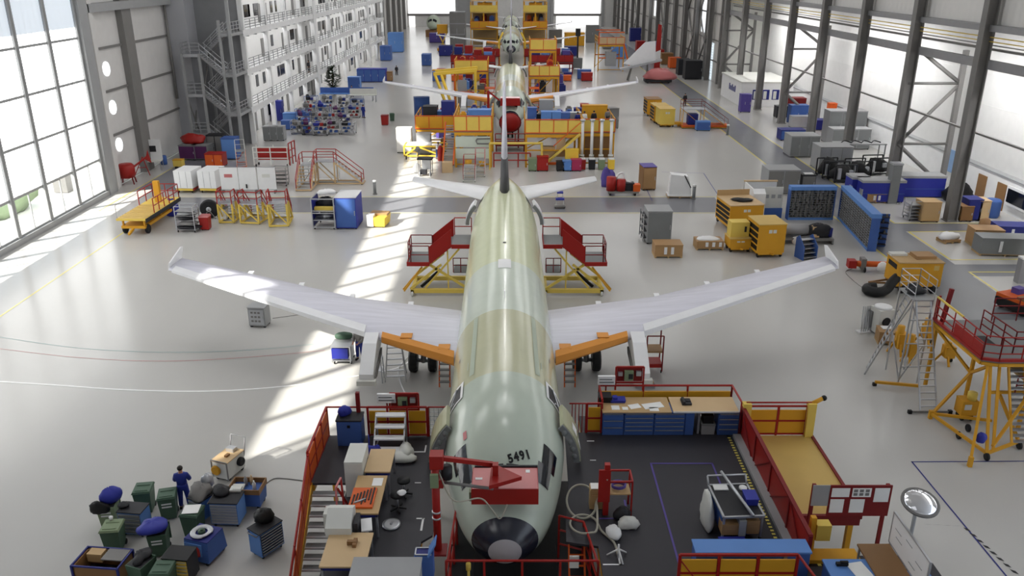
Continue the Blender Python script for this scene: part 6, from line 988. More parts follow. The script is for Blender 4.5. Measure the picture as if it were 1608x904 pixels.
# along the columns
for (u, v, w, d, h, m, dm, l) in ((1262, 247, 3.0, 2.4, 2.2, 'mid_grey', 'grey', 'grey container with glazed doors at the lane edge'), (1310, 268, 3.2, 2.4, 2.3, 'mid_grey', 'silver', 'grey container with white label, second from the lane edge'), (1345, 236, 4.2, 1.6, 2.2, 'mid_grey', 'grey', 'grey container against the service wall'), (1350, 226, 4.2, 2.0, 3.6, 'steel_light', 'grey', 'taller grey container stacked high at the service wall'), (1268, 222, 2.8, 1.6, 1.2, 'navy', 'blue', 'low blue container behind the glazed grey one')):
    box_cabinet(at(u, v, {1350: -1.6, 1345: -.6, 1268: -1.6}.get(u, 0), 1.2), 0, l, w, d, h, m, 3, dm, 'container')
for k, (u, v) in enumerate(((1306, 281), (1325, 288), (1350, 282), (1378, 276))):
    t = thing('engine_cradle', ('black engine cradle nearest the lane', 'black engine cradle with silver fittings beside the blue crates', 'black engine cradle behind the blue crates', 'black engine cradle in front of the grey column')[k], 'cradle', at(u, v, 0, .8), .1); part(t, 'frame', 'dark', *[SQ((x, y, .1), (x, y, 1.7), .1) for x in (-1, 1) for y in (-.7, .7)], *[SQ((-1, y, z), (1, y, z), .1) for y in (-.7, .7) for z in (.2, 1.7)]); part(t, 'engine', 'black', lump(0, 0, .3, 1.8, 1.3, 1.3, 120 + k, rough=.25)); part(t, 'fitting', 'silver', B(-.6, -.7, .4, .3, .2, 1.0)); part(t, 'fitting', 'silver', B(.5, -.7, .8, .4, .2, .4)); wheels4(t, 2, 1.4, .1)
t = thing('roof_rack', 'grey rack roof above the black engine cradles', 'rack', at(1350, 262, 0, .8)); part(t, 'top', 'mid_grey', BB(-2.6, 2.4, -.8, .8, 2.2, 2.3)); part(t, 'post', 'grey', *[SQ((x, y, 0), (x, y, 2.2), .1) for x in (-2.5, 2.3) for y in (-.7, .7)]); part(t, 'hose', 'black', *[PL(smooth_path([(-2 + k, -.3, 2.32), (-1.5 + k, .2, 2.45), (-1 + k, -.2, 2.35)]), .06) for k in range(4)])
for (u, v, w, l) in ((1350, 314, 1.5, 'blue crate with pale lid by the brown cartons'), (1386, 320, 3.6, 'blue crate with pale lid in front of the grey column'), (1448, 312, 3.8, 'blue crate with pale lid behind the diagonal brace')):
    t = thing('flight_case', l, 'crate', at(u, v, 0, 1), -.02, 'large blue crates by the columns'); part(t, 'body', 'deep_blue', BB(-w / 2, w / 2, -.8, .8, .12, 1.75)); part(t, 'lid', 'mid_grey', BB(-w / 2 - .03, w / 2 + .03, -.83, .83, 1.75, 1.95)); part(t, 'band', 'blue', BB(-w / 2 - .01, w / 2 + .01, -.82, -.8, .8, .84)); part(t, 'corner', 'silver', BB(-w / 2 - .02, -w / 2 + .08, -.82, -.3, .5, 1.2)); wheels4(t, w, 1.4, .07)
on_pallet(at(1374, 318, 0, .3), 0, 'brown cartons strapped on a pallet before the blue crate', 1.6, 1.0, .6, 'card', 'cartons', labels=2)
for (u, v, w, h, m, l, c) in ((1465, 349, 1.8, 1.6, 'wood', 'brown wooden box in the row by the big column', 'box'), (1497, 348, 1.2, 1.2, 'brown', 'low brown box partly hidden by the big column', 'box'), (1517, 347, 1.4, 1.7, 'navy', 'dark blue box beyond the big column', 'box'), (1536, 347, 1.1, 1.6, 'tan', 'tan box at the end of the row beyond the column', 'box')): box_cabinet(at(u, v, {1497: .95, 1517: .5, 1536: .3}.get(u, -.3), .6), 0, l, w * .8, 1.3, h, m, 1, m, c, 'wooden_box')
wire_rack(at(1441, 347, 0, .5), 0, 'silver wire trolley of flat trays at the row start', 1.5, 1.2, 1.6, 5); heap('black_sack', 'large black sack heaped behind the blue box', 'sack', 'black', at(1530, 318, -1.3, .3), 0, 2.4, 1.4, 1.5, 131)
small('plastic_barrel', 'bright blue barrel against the white service wall', 'barrel', 'blue', *at(1555, 340, 0, 0), LA([(.55, 0), (.62, .15), (.62, 1.3), (.5, 1.45)], 14)); small('picture_board', 'pale picture board on the service wall behind the crates', 'board', 'pale_blue', 40.1, 74.5, 1.0, BB(-.1, 0, -1.2, 1.2, .2, 2.2))
t = thing('wall_box', 'framed notice case fixed on the service wall between doors', 'notice case', (40.05, 64, 0)); part(t, 'case', 'white', BB(-.12, .05, -1.5, 1.5, .8, 2.3)); part(t, 'pane', 'glass', BB(-.14, -.12, -1.3, 1.3, 1.0, 2.1))
t = on_pallet(at(1492, 381, 0, .3), .2, 'white wrapped parcel on the yellow marked bay floor', 1.3, 1.0, .1, 'card', 'parcel', 'wrapped_parcel', 0, False); part(t, 'wrapped_load', 'white', lump(0, 0, .2, 1.2, .9, .5, 133))
for (u, v, w, h, m, l) in ((1574, 402, 3.4, 1.1, 'grey', 'long grey crate at the bay line'), (1546, 388, 2.0, 1.1, 'card', 'brown carton crate behind the long grey crate'), (1590, 380, 2.6, 1.0, 'navy', 'dark blue crate behind the long grey crate')): on_pallet(at(u, v, .2, .6), -.1, l, w, 1.4, h, m, labels=1)
heap('red_wrap', 'red and dark wrapped parts between the bay crates', 'parts', 'brown', at(1562, 372, 0, 1.2), 0, 1.3, 1.0, .9, 134, rough=.3)
t = thing('column_guard', 'grey steel guard post at the lane corner by the yellow bay line', 'guard post', at(1601, 443)); part(t, 'post', 'steel_light', B(0, 0, 0, .55, .5, 1.6)); part(t, 'cap', 'white', B(0, 0, 1.6, .6, .55, .1))
for (u, v, h, l) in ((1398, 318, 3.3, 'grey square post with bright cap in front of the blue crates'),):
    t = thing('guard_post', l, 'post', at(u, v)); part(t, 'post', 'grey', B(0, 0, 0, .75, .75, h)); part(t, 'cap', 'silver', B(0, 0, h, .85, .85, .15))
# generator and hose
t = thing('generator', 'large yellow ground heater with cartons on its roof', 'generator', at(1440, 462, 0, .9), -.02); part(t, 'body', 'yellow', BB(-1.35, 1.3, -.9, .9, .5, 2.0)); part(t, 'roof', 'wood', BB(-1.4, 1.35, -.95, .95, 2.0, 2.06)); part(t, 'plate', 'deck_yellow', BB(.75, 1.05, -.92, -.9, 1.55, 1.85)); part(t, 'vent', 'dark', BB(-1.37, -1.35, -.6, .6, 1.5, 1.8)); part(t, 'chassis', 'dark', BB(-1.3, 1.25, -.8, .8, .35, .5))
for x in (-.9, .95):
    for y in (-.7, .7): part(t, 'wheel', 'black', WH(x, y, .33, .33, .22))
part(t, 'drawbar', 'brown', SQ((-1.3, -.3, .5), (-2.6, .1, .4), .1), SQ((-1.3, .4, .5), (-2.6, .1, .4), .1))
g = V(*at(1440, 462, 0, .9)); small('flat_box', 'pink and white box lid on the ground heater roof', 'box lid', 'off_white', g.x - .9, g.y + .55, 2.06, B(0, 0, 0, 1.0, .5, .14)); small('flat_carton', 'flat brown carton on the ground heater roof', 'carton', 'card', g.x + .5, g.y + .2, 2.06, B(0, 0, 0, 1.2, 1.0, .18), B(-.5, 0, .0, .3, 1.2, .04))
small('air_duct', 'thick black ribbed hose curling from the ground heater', 'hose', 'rubber', g.x - 1.35, g.y - .6, .0, *[PL(smooth_path([(.1, 0, 1.0), (-.3, -.3, .8), (-.7, -.55, .4), (-1.3, -.75, .32), (-1.75, -.45, .32), (-1.6, .0, .32), (-1.1, .0, .35)]), .3, 10)])
t = thing('tow_bar', 'orange tow bar lying on its wheels behind the black hose', 'tow bar', at(1368, 428, 0, .3), -.1); part(t, 'bar', 'orange', PL([(-1.1, 0, .5), (1.1, 0, .5)], .2, 10)); part(t, 'head', 'red', B(-1.2, 0, .25, .5, .6, .5)); part(t, 'clamp', 'steel', B(-.5, 0, .2, .3, .6, .7)); part(t, 'wheel', 'black', WH(-.4, .3, .18, .18, .1), WH(-.4, -.3, .18, .18, .1)); part(t, 'bag', 'white', lump(.7, -.3, .2, .8, .5, .5, 136))
hose('thin dark cable looping on the floor beside the tow bar', 'steel', [at(1338, 422), at(1328, 428), at(1345, 445), at(1360, 455)], .02)
# suction units and carton by the ladders
t = thing('vacuum_unit', 'white vacuum unit with open dark top beside the folding ladders', 'machine', at(1384, 525, 0, .3), .2); part(t, 'body', 'off_white', B(0, 0, .1, .85, .85, 1.35, 0, 1.05, 1.05)); part(t, 'rim', 'white', LA([(.28, 1.45), (.45, 1.45), (.45, 1.55), (.28, 1.55)], 18)); part(t, 'inside', 'dark', CY(0, 0, 1.44, .28, .04, 16)); part(t, 'port', 'dark', WH(.0, -.44, .8, .25, .1, 'y')); wheels4(t, .8, .8, .08)
t = thing('folding_ladder', 'bundle of folded silver ladders behind the vacuum unit', 'ladders', at(1361, 522, 0, .2), .2); part(t, 'rail', 'silver', *[SQ((-.4 + .13 * k, -.2, 0), (-.2 + .13 * k, .2, 1.4), .05) for k in range(6)]); part(t, 'panel', 'grey', B(.2, .1, 0, .15, .5, 1.2)); part(t, 'foot', 'white', B(-.2, -.1, 0, .7, .4, .08))
on_pallet(at(1399, 543, 0, .5), -.2, 'brown carton with white sheet beside the silver ladder stand', 1.1, .9, .55, 'card'); small('white_sheet', 'white papers on the brown carton by the ladder stand', 'paper', 'white', *at(1396, 541, 0, .5)[:2], .75, B(0, 0, 0, .6, .4, .04)) 
# silver ladder stand
lx, ly = 18.3, 35.6
t = thing('ladder_stand', 'tall silver aluminium ladder stand beside the red railed dock', 'ladder stand', (lx, ly, 0))
part(t, 'front_ladder', 'silver', SQ((0, -2.8, 0), (.25, -.2, 4.4), .06), SQ((.75, -2.8, 0), (.9, -.2, 4.4), .06), *[BB(.02 + .013 * k, .76 + .01 * k, -2.8 + 2.6 * k / 17 - .04, -2.8 + 2.6 * k / 17 + .04, 4.4 * k / 17 - .02, 4.4 * k / 17 + .02) for k in range(1, 17)])
part(t, 'side_ladder', 'silver', SQ((-1.0, 1.0, 0), (.3, .3, 4.3), .06), SQ((-.6, 1.7, 0), (.5, 1.2, 4.3), .06), *[SQ((-1.0 + 1.3 * k / 15, 1.0 - .7 * k / 15, 4.3 * k / 15), (-.6 + 1.1 * k / 15, 1.7 - .5 * k / 15, 4.3 * k / 15), .05) for k in range(1, 15)])
part(t, 'platform', 'mid_grey', BB(.1, 1.0, -.3, 1.3, 4.38, 4.44)); part(t, 'guard_rail', 'silver', *rail([(.1, -.3, 4.4), (.1, 1.3, 4.4), (1.0, 1.3, 4.4), (1.0, -.3, 4.4)], 1.0, .022, 2, .8)); part(t, 'frame', 'silver', *[SQ((x, y, .15), (x, y, 4.4), .06) for x in (.1, 1.0) for y in (-.2, 1.2)], *[SQ((.1, -.2, z), (1.0, -.2, z), .05) for z in (1.0, 2.2, 3.4)], SQ((.1, -.2, .3), (1.0, -.2, 2.2), .05), SQ((1.0, -.2, 2.2), (.1, -.2, 4.2), .05), SQ((.1, -.2, .3), (.1, 1.2, 2.2), .05), SQ((.1, 1.2, 2.2), (.1, -.2, 4.2), .05))
part(t, 'outrigger', 'yellow', SQ((-1.0, -.2, .2), (.9, -.6, .2), .12)); part(t, 'stabilizer', 'steel', SQ((-.5, -2.85, .08), (1.3, -2.85, .08), .07))
for q in ((-.5, -2.85), (1.3, -2.85), (-1.0, -.2)): part(t, 'foot', 'black', B(q[0], q[1], 0, .16, .14, .16))
heap('gear_bag', 'black and white gear bags on the ladder stand top', 'bags', 'dark', (lx + .55, ly + .6, 4.445), 0, .7, .6, .35, 138, rough=.3)
# ---- red railed yellow dock at the frame edge
xb, yb, zb = 19.4, 31.0, 3.5
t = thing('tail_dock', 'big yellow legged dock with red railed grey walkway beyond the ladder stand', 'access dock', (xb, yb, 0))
DK = [(0, 4.2), (0, 0), (.6, -.2), (6, -.2), (6, 4.2)]
part(t, 'walkway', 'grey', EX(DK, zb - .06, zb, 'z')); part(t, 'edge', 'yellow', *[SQ((a[0], a[1], zb - .13), (b[0], b[1], zb - .13), .13) for a, b in zip(DK, DK[1:] + DK[:1])]); part(t, 'toe_board', 'red', *[SQ((a[0], a[1], zb + .08), (b[0], b[1], zb + .08), .12) for a, b in zip(DK[:4], DK[1:5])])
part(t, 'outer_rail', 'red', *rail([(a, b, zb) for a, b in DK[:4]], 1.1, .03, 2, .85)); part(t, 'inner_rail', 'dark_red', *rail([(1.5, 3.0, zb), (1.6, .6, zb), (3.6, .4, zb)], 1.0, .03, 2, .8), *rail([(2.6, 4.1, zb), (6, 4.1, zb)], 1.1, .03, 2, 1)); part(t, 'side_panel', 'red', EX([(.1, zb + .1), (1.4, zb + .1), (2.4, zb + .1), (2.4, zb + .65), (.1, zb + .65)], -.02, .02)); part(t, 'top_rail', 'pale_yellow', SQ((0, 4.2, zb + 1.13), (0, 1.9, zb + 1.13), .07)); part(t, 'chain_post', 'red', SQ((.1, 4.2, zb), (.1, 4.2, zb + 1.2), .08))  # pale yellow stretch paints the light falling on the outer rail
part(t, 'light_mast', 'dark_red', SQ((.3, 4.0, zb), (.45, 4.0, zb + 1.6), .16)); part(t, 'floor_hatch', 'dark', BB(.7, 1.4, 1.5, 2.4, zb, zb + .01))
for x, y in ((.9, 2.0), (.1, 4.0), (2.2, .0), (5.8, 0), (5.8, 4)): part(t, 'leg', 'yellow', SQ((x, y, .2), (x, y, zb - .1), .13))
part(t, 'spread_leg', 'yellow', *[SQ(a, b, .11) for a, b in (((.3, 0, zb - .15), (-1.1, -2.5, .1)), ((.4, 0, zb - .15), (-.2, -2.0, .3)), ((.9, .2, zb - .15), (.1, -1.9, .3)), ((0, 4, zb - .2), (.9, 2, 1.9)), ((.9, 2, 1.9), (-.9, 1.3, .15)), ((-.9, 1.3, .25), (-.2, -2.0, .3)), ((-.9, 1.3, .25), (1.4, .6, .3)), ((-.2, -2.0, .3), (1.6, -1.1, .3)), ((1.6, -1.1, .3), (1.2, .2, 1.8)), ((.9, 2, 1.9), (.3, 0, zb - .3)), ((0.1, -1.8, .5), (2.6, 0, 2.6)), ((.6, 0, 2.0), (5.8, 0, 2.0)), ((1.6, -1.1, .3), (5.0, -1.0, .3)))])
part(t, 'lower_deck', 'wood', BB(2.0, 5.8, .0, 1.6, 2.5, 2.6)); part(t, 'lower_rail', 'dark_red', *rail([(1.6, -.15, 2.0), (5.8, -.15, 2.0)], .8, .03, 1, 1.2), SQ((2.4, -.4, .2), (2.4, -.4, 2.4), .06))
part(t, 'inner_stair', 'steel_light', *[BB(1.25, 1.8, .0 - .1 * k, .2 - .1 * k, zb - .3 - .22 * k, zb - .26 - .22 * k) for k in range(14)]); part(t, 'stair_rail', 'yellow', SQ((1.2, .1, zb - .2), (1.2, -1.3, .3), .08), SQ((1.85, .1, zb - .2), (1.85, -1.3, .3), .08))
for x, y in ((-.2, -2.05), (-.5, -.4), (.2, .2), (1.6, -1.2)): part(t, 'wheel', 'black', WH(x, y, .17, .17, .12))
part(t, 'jack_foot', 'yellow', B(-1.1, -2.5, 0, .15, .15, .45)); part(t, 'jack_foot', 'yellow', B(-.9, 1.3, 0, .15, .15, .4))
t = thing('gear_pump', 'yellow pump unit on wheels under the dock walkway', 'machine', (20.0, 32.3, 0)); part(t, 'body', 'yellow', B(0, 0, .3, .7, .6, .7)); part(t, 'motor', 'pale_yellow', CY(.1, -.1, 1.0, .2, .35, 10)); part(t, 'panel', 'off_white', B(-.1, -.31, .6, .3, .02, .25)); wheels4(t, .7, .6, .15)
heap('blue_bag', 'blue and white bag hung on the yellow dock leg', 'bag', 'deep_blue', (18.95, 29.2, .75), 0, .35, .3, .4, 140)
for k, (u, v, h, w) in enumerate(((1412, 560, 1.6, .8), (1428, 575, 1.6, .5), (1487, 575, 1.2, .8), (1455, 545, 1.5, .9))):
    t = thing('yellow_jack', ('yellow tripod jack beside the brown carton', 'yellow tripod jack inside the ladder stand', 'yellow wheeled jack under the dock walkway', 'yellow tripod jack behind the ladder stand')[k], 'jack', at(u, v, 0, .3)); part(t, 'body', 'yellow', CY(0, 0, .5, .18, h - .5, 10), B(.1, 0, .4, w * .6, .5, h * .5)); part(t, 'leg', 'yellow', *[SQ((0, 0, h * .7), (w * .6 * math.cos(a), w * .6 * math.sin(a), .05), .09) for a in (.5, 2.6, 4.7)]); part(t, 'wheel', 'black', WH(w * .5, .2, .14, .14, .1))
# tug at the frame edge
t = thing('tow_tug', 'low orange and black tow tug at the lane edge', 'vehicle', at(1602, 492, .2, .5), .35); part(t, 'body', 'orange', B(0, 0, .25, 1.4, 2.2, .6)); part(t, 'bumper', 'black', B(0, -1.15, .2, 1.5, .25, .5), B(-.75, 0, .2, .2, 2.0, .45)); part(t, 'hood', 'brown', B(-.1, -.6, .85, 1.1, .8, .15)); part(t, 'seat', 'violet', B(.3, .5, .85, .6, .5, .35)); part(t, 'roll_bar', 'red', *rail([(-.3, -.9, .3), (.6, -.9, .3)], 1.2, .04, 0, .9), R((-.3, -.9, .35), (.9, -1.2, .35), .05))
for x in (-.6, .6):
    for y in (-.7, .7): part(t, 'wheel', 'black', WH(x, y, .28, .28, .22))
# ================================================================ DOCKS AND CLUTTER DEEP IN THE HALL
def dock(x0, x1, y0, y1, z, l, n, h=1.3, board='pale_yellow', frame='yellow', legs=True, under=None, name='work_dock', rails='orange'):
    """raised work dock: deck, boarded front guard, posts and braces"""
    t = thing(name, l, 'dock', ((x0 + x1) / 2, y0, 0)); w = (x1 - x0) / 2; d = y1 - y0
    part(t, 'deck', 'grey', BB(-w, w, .02, d, z - .15, z - .006)); part(t, 'deck_beam', frame, BB(-w, w, -.05, .1, z - .4, z - .1)); part(t, 'deck_beam', frame, BB(-w, w, d - .1, d, z - .4, z - .1))
    for k in range(n): part(t, 'guard_board', board, BB(-w + 2 * w * k / n + .05, -w + 2 * w * (k + 1) / n - .05, -.04, 0, z + .1, z + h - .08))
    part(t, 'guard_frame', rails, *[SQ((-w + 2 * w * k / n, -.02, z), (-w + 2 * w * k / n, -.02, z + h), .09) for k in range(n + 1)], SQ((-w, -.02, z + h), (w, -.02, z + h), .09), SQ((-w, -.02, z + .05), (w, -.02, z + .05), .1)); [part(t, 'side_rail', frame, *rail([(q, 0, z), (q, d, z)], h, .05, 1, 2)) for q in (-w, w)]
    for x in (-w + .1, w - .1):
        for y in (.1, d - .1): part(t, 'leg', frame, BB(x - .1, x + .1, y - .1, y + .1, 0, z - .15))
    part(t, 'brace', frame, SQ((-w + .1, .1, .3), (w - .1, .1, .3), .12), SQ((-w + .1, .1, z * .5), (w - .1, .1, z * .5), .12), SQ((-w + .1, d - .1, .2), (w - .1, d - .1, z - .3), .1))
    return t
t = dock(-5.7, -2.0, 82, 90, 3.6, 'yellow boarded dock beside the second airliner, stair side', 3, 1.5)
part(t, 'lower_panel', 'primer_mid', BB(-1.75, 1.7, -.02, .02, .9, 1.9), BB(-1.75, 1.7, -.02, .02, 2.05, 3.1)); part(t, 'cable_tray', 'steel', PL([(1.7, -.1, 2.9), (.4, -.1, 2.9), (.3, -.1, 2.7), (.4, -.1, 2.4), (1.7, -.1, 2.4)], .07)); part(t, 'stair', 'silver', *[BB(-2.9, -1.95, 3.4 - .3 * k, 3.7 - .3 * k, 3.5 - .19 * k, 3.55 - .19 * k) for k in range(18)]); part(t, 'stair_side', 'orange', SQ((-2.95, 3.5, 3.9), (-2.95, -1.6, .6), .14), SQ((-1.9, 3.5, 3.9), (-1.9, -1.6, .6), .14)); part(t, 'stair_base', 'tan', BB(-2.95, -1.95, -2.4, -1.6, 0, 1.0)); part(t, 'base_motor', 'yellow', CY(-.5, -.2, .2, .35, .6, 12), CY(.9, -.2, .2, .35, .6, 12))
small('long_case', 'long pale blue case on the stair side dock', 'case', 'light_blue', -3.2, 83, 3.6, B(0, 0, 0, 2.2, .9, 1.9), B(0, 0, 1.9, 2.3, 1, .12))
t = dock(1.3, 6.9, 82, 90, 3.4, 'yellow boarded dock beside the second airliner, with the diagonal stair', 4, 1.35)
part(t, 'stair_stringer', 'pale_yellow', SQ((2.6, -.3, 3.4), (-.6, -.3, .6), .22), SQ((2.6, .7, 3.4), (-.6, .7, .6), .22)); part(t, 'tread', 'silver', *[BB(-.6 + .23 * k, -.35 + .23 * k, -.3, .7, .6 + .2 * k, .65 + .2 * k) for k in range(14)]); part(t, 'stair_rail', 'orange', SQ((2.6, -.3, 4.5), (.0, -.3, 2.2), .08)); part(t, 'store_box', 'wood', BB(-1.0, .2, .2, 1, .9, 2.0)); part(t, 'notice_panel', 'tan', BB(.3, 1.2, .3, .4, 1.0, 3.0)); part(t, 'base_beam', 'orange', BB(-1.6, 2.8, -.5, -.3, .4, .6))
t = dock(7.05, 10.2, 82.6, 89, 3.4, 'orange framed dock end where the white pipes rise', 2, 1.3, 'pale_yellow', 'yellow')
part(t, 'lower_panel', 'brown', BB(-1.4, 1.4, .3, .4, .8, 3.0))
for k, m in enumerate(('red', 'dark', 'light_green', 'bright_yellow')):
    x = 6.95 + k * .95
    t = thing('air_pipe', ('white upright pipe over the red bin', 'white upright pipe over the black bin', 'white upright pipe over the green bin', 'white upright pipe over the yellow bin')[k], 'pipe', (x, 82, 0), 0, 'white pipes at the dock end'); part(t, 'pipe', 'white', CY(0, 0, 1.2, .15, 3.4, 12)); part(t, 'cap', 'silver', CY(0, 0, 4.6, .26, .18, 12)); part(t, 'collar', 'off_white', CY(0, 0, 1.1, .25, .2, 12)); part(t, 'foot', 'steel', B(0, .1, 0, .2, .2, 1.2))
    t = thing('waste_bin', ('red', 'black', 'green', 'yellow')[k] + ' bin below a white upright pipe', 'bin', (x, 81.2, 0)); part(t, 'body', m, B(0, 0, .05, .6, .6, .95, 0, 1.1, 1.1)); part(t, 'lid', 'white', B(0, 0, 1.0, .55, .55, .12)); wheels4(t, .6, .6, .06)
for k, (x, m, l, w, h) in enumerate(((2.0, 'light_green', 'green bin by the red dock foot under the second airliner', .8, 1.2), (3.0, 'red', 'red and white bin beside the green one under the dock', 1.1, 1.4), (5.4, 'light_blue', 'pale blue box in front of the diagonal stair', .9, 1.0), (6.3, 'magenta', 'pink box in front of the diagonal stair', 1.0, 1.1), (4.75, 'dark', 'dark machine on the floor at the diagonal stair foot', .8, .9))): t = box_cabinet((x, 80.6, 0), 0, l, w, .8, h, m, 1, m, 'bin' if k < 2 else 'box', 'waste_bin' if k < 2 else 'floor_box')
small('yellow_chest', 'yellow chest on the dock base beam beside the stair', 'chest', 'bright_yellow', 5.9, 81.4, 0, B(0, 0, 0, 1.3, .7, 1.9), B(0, 0, 1.9, 1.35, .75, .08)); 
t = thing('rail_frame', 'pale tube frame spanning under the nose of the second airliner', 'frame', (0, 81, 0)); part(t, 'tube', 'pale_yellow', PL(smooth_path([(-2.2, 0, 2.6), (2.4, 0, 2.6), (2.9, 0, 2.4), (2.9, 0, .2)], 4), .12)); part(t, 'post', 'pale_yellow', SQ((-2.2, 0, 0), (-2.2, 0, 2.6), .14)); part(t, 'red_guard', 'red', *rail([(-1.8, .2, .2), (1.8, .2, .2)], 1.4, .07, 1, 1.2))
t = thing('nose_cover', 'red cover box hung over the second airliner windscreen', 'cover', (-.2, 93.6, 4.4)); part(t, 'body', 'red', BB(-1.1, 1.1, -.6, .6, 0, .8)); part(t, 'lid', 'pink', BB(-1.08, 1.08, -.58, .58, .8, .84)); part(t, 'arm', 'red', SQ((-1.2, -.5, .6), (-2.4, -.8, 1.6), .18), SQ((-2.4, -.8, -4.4), (-2.4, -.8, 1.7), .25))
t = thing('nose_ring', 'red padded ring around the second airliner nose', 'ring', (-.2, 92.0, 0)); part(t, 'pad', 'red', BALL(0, -.35, 2.8, 1.15, .5, 1.0, 14, 9)); part(t, 'seam', 'dark_red', PL([(1.17 * math.cos(k * PI / 10), -.35, 2.8 + 1.02 * math.sin(k * PI / 10)) for k in range(20)], .07, 6, True)); part(t, 'stand', 'dark_red', SQ((-.9, -.2, 0), (-.9, -.2, 2.2), .16), SQ((.9, -.2, 0), (.9, -.2, 2.2), .16))
t = thing('nose_guard', 'dark red railed floor stage under the second airliner nose', 'stage', (-.2, 90.8, 0)); part(t, 'deck', 'dark_red', BB(-1.6, 1.6, -1.2, 1.0, .6, .75)); part(t, 'rail', 'red', *rail([(-1.6, -1.2, .75), (1.6, -1.2, .75)], 1.2, .06, 1, 1)); part(t, 'leg', 'dark_red', SQ((-1.5, -1.1, 0), (-1.5, -1.1, .6), .12), SQ((1.5, -1.1, 0), (1.5, -1.1, .6), .12))
# dock loads
for k, (x, y, z, w, d, h, m, l) in enumerate(((3.4, 83.4, 3.4, 1.0, 1.0, 1.9, 'light_blue', 'pale blue cupboard nearest the fuselage on the diagonal stair dock'), (4.4, 83.4, 3.4, .9, 1, 1.9, 'light_blue', 'pale blue cupboard in the middle of three on the dock'), (5.3, 83.4, 3.4, .9, 1, 1.8, 'blue', 'pale blue cupboard at the pipe end of three on the dock'), (3.5, 86.5, 3.4, 1.4, 1, 2.6, 'mid_grey', 'grey cabinet behind the pale blue cupboards'), (2.0, 84, 3.4, .9, .9, 2.2, 'blue', 'blue box close to the second airliner cockpit'), (2.7, 85, 3.4, .7, .7, 1.4, 'dark', 'dark box between the blue box and grey cabinet'), (8.6, 87.5, 3.4, 2.6, .8, 1.9, 'yellow', 'yellow cabinet wall behind the workers on the dock'), (9.6, 83.6, 3.4, 1.2, .8, .9, 'off_white', 'white desk on the pipe end of the dock'), (7.6, 83.8, 3.4, .9, .8, .9, 'mid_grey', 'grey desk on the pipe end of the dock'), (6.3, 86, 3.4, 1.5, .8, 1.4, 'silver', 'silver rack beside the standing workers'))): box_cabinet((x, y, z), 0, l, w, d, h, m, 1, m, 'cabinet', 'dock_cabinet')
for (x, y, z, a, b, l) in ((6.6, 84.2, 3.4, 'overall', 'overall', 'person in blue overalls on the dock behind the stair'), (7.3, 84.6, 3.4, 'paper', 'dark', 'person in white shirt on the pipe end of the dock'), (8.3, 85, 3.4, 'dark', 'dark', 'person in black at the middle of the pipe dock'), (9.8, 86, 3.4, 'steel', 'dark', 'person in grey at the outer end of the pipe dock')): person((x, y, z), .4, l, a, b)
dock(-10.4, -6.0, 90, 96, 2.4, 'orange boarded dock on the window side of the second nose', 3, 1.4, 'yellow', 'yellow')
for k, (x, y, z, w, h, m, l) in enumerate(((-11.6, 89.5, 0, 1.6, 2.6, 'off_white', 'white cabinet at the aisle end of the orange dock'), (-9.4, 88.6, 0, 1.5, 2.2, 'mid_grey', 'grey cabinet with glass beside the white one'), (-8.9, 91.5, 2.4, 1.5, 2.2, 'dark', 'dark plant box on the orange boarded dock'), (-6.9, 91, 2.4, 1.4, 2.8, 'navy', 'dark blue cabinet on the orange boarded dock'), (-5.6, 90, 2.0, 1.2, 1.4, 'deep_blue', 'bright blue box between the two docks'), (-7.9, 92, 2.4, 1, 1.6, 'light_blue', 'pale blue box on the orange boarded dock'))): box_cabinet((x, y, z), 0, l, w, 1.2, h, m, 1, m if k else 'white', 'cabinet', 'dock_cabinet')
t = thing('transport_frame', 'pale yellow truss frame cart in front of the orange dock', 'cart', (-9.3, 86.5, 0)); part(t, 'truss', 'bright_yellow', *[SQ(a, b, .14) for a, b in (((-2, 0, .2), (2.0, 0, .2)), ((-2, 0, 1.2), (2.4, 0, 1.2)), ((-2, 0, .2), (-2, 0, 1.2)), ((2, 0, .2), (2.4, 0, 1.2)), ((-.6, 0, .2), (-.6, 0, 1.2)), ((-2, 0, .2), (-.6, 0, 1.2)), ((-.6, 0, 1.2), (2, 0, .2)), ((-2, 2, .2), (2, 2, .2)), ((-2, 2, 1.2), (2.4, 2, 1.2)), ((-2, 0, 1.2), (-2, 2, 1.2)), ((2.4, 0, 1.2), (2.4, 2, 1.2)))]); part(t, 'tray', 'white', BB(-1.8, .8, .1, 1.9, 1.2, 1.35)); wheels4(t, 3.8, 2, .2)
# rear docks of the second airliner
dock(-8.0, -3.4, 119, 124.4, 5.2, 'yellow boarded tail dock of the second airliner, window side', 2, 1.5); dock(2.4, 6.6, 118.5, 124, 4.6, 'yellow boarded tail dock of the second airliner, column side', 3, 1.4); dock(2.6, 6.4, 124, 130, 7.6, 'higher yellow tail dock behind the column side one', 2, 1.5)
t = thing('gantry', 'yellow gantry with slanting legs over the second airliner wing', 'gantry', (-7.7, 114, 0)); part(t, 'beam', 'bright_yellow', SQ((-2.8, 0, 5.4), (3.0, 0, 5.9), .4), SQ((-2.8, 3, 5.4), (3.0, 3, 5.9), .4)); part(t, 'leg', 'bright_yellow', SQ((-2.6, 0, 5.3), (-.4, -3, .1), .28), SQ((-1.8, 0, 5.4), (.3, -3, .1), .28), SQ((2.8, 0, 5.8), (2.8, 0, 0), .3)); part(t, 'brace', 'orange', SQ((-1.5, 0, 3), (2.6, 0, 3), .2), SQ((0, 0, 5.5), (0, 0, .2), .2)); part(t, 'panel', 'mid_grey', BB(.4, 1.6, .2, .3, .8, 4.6))
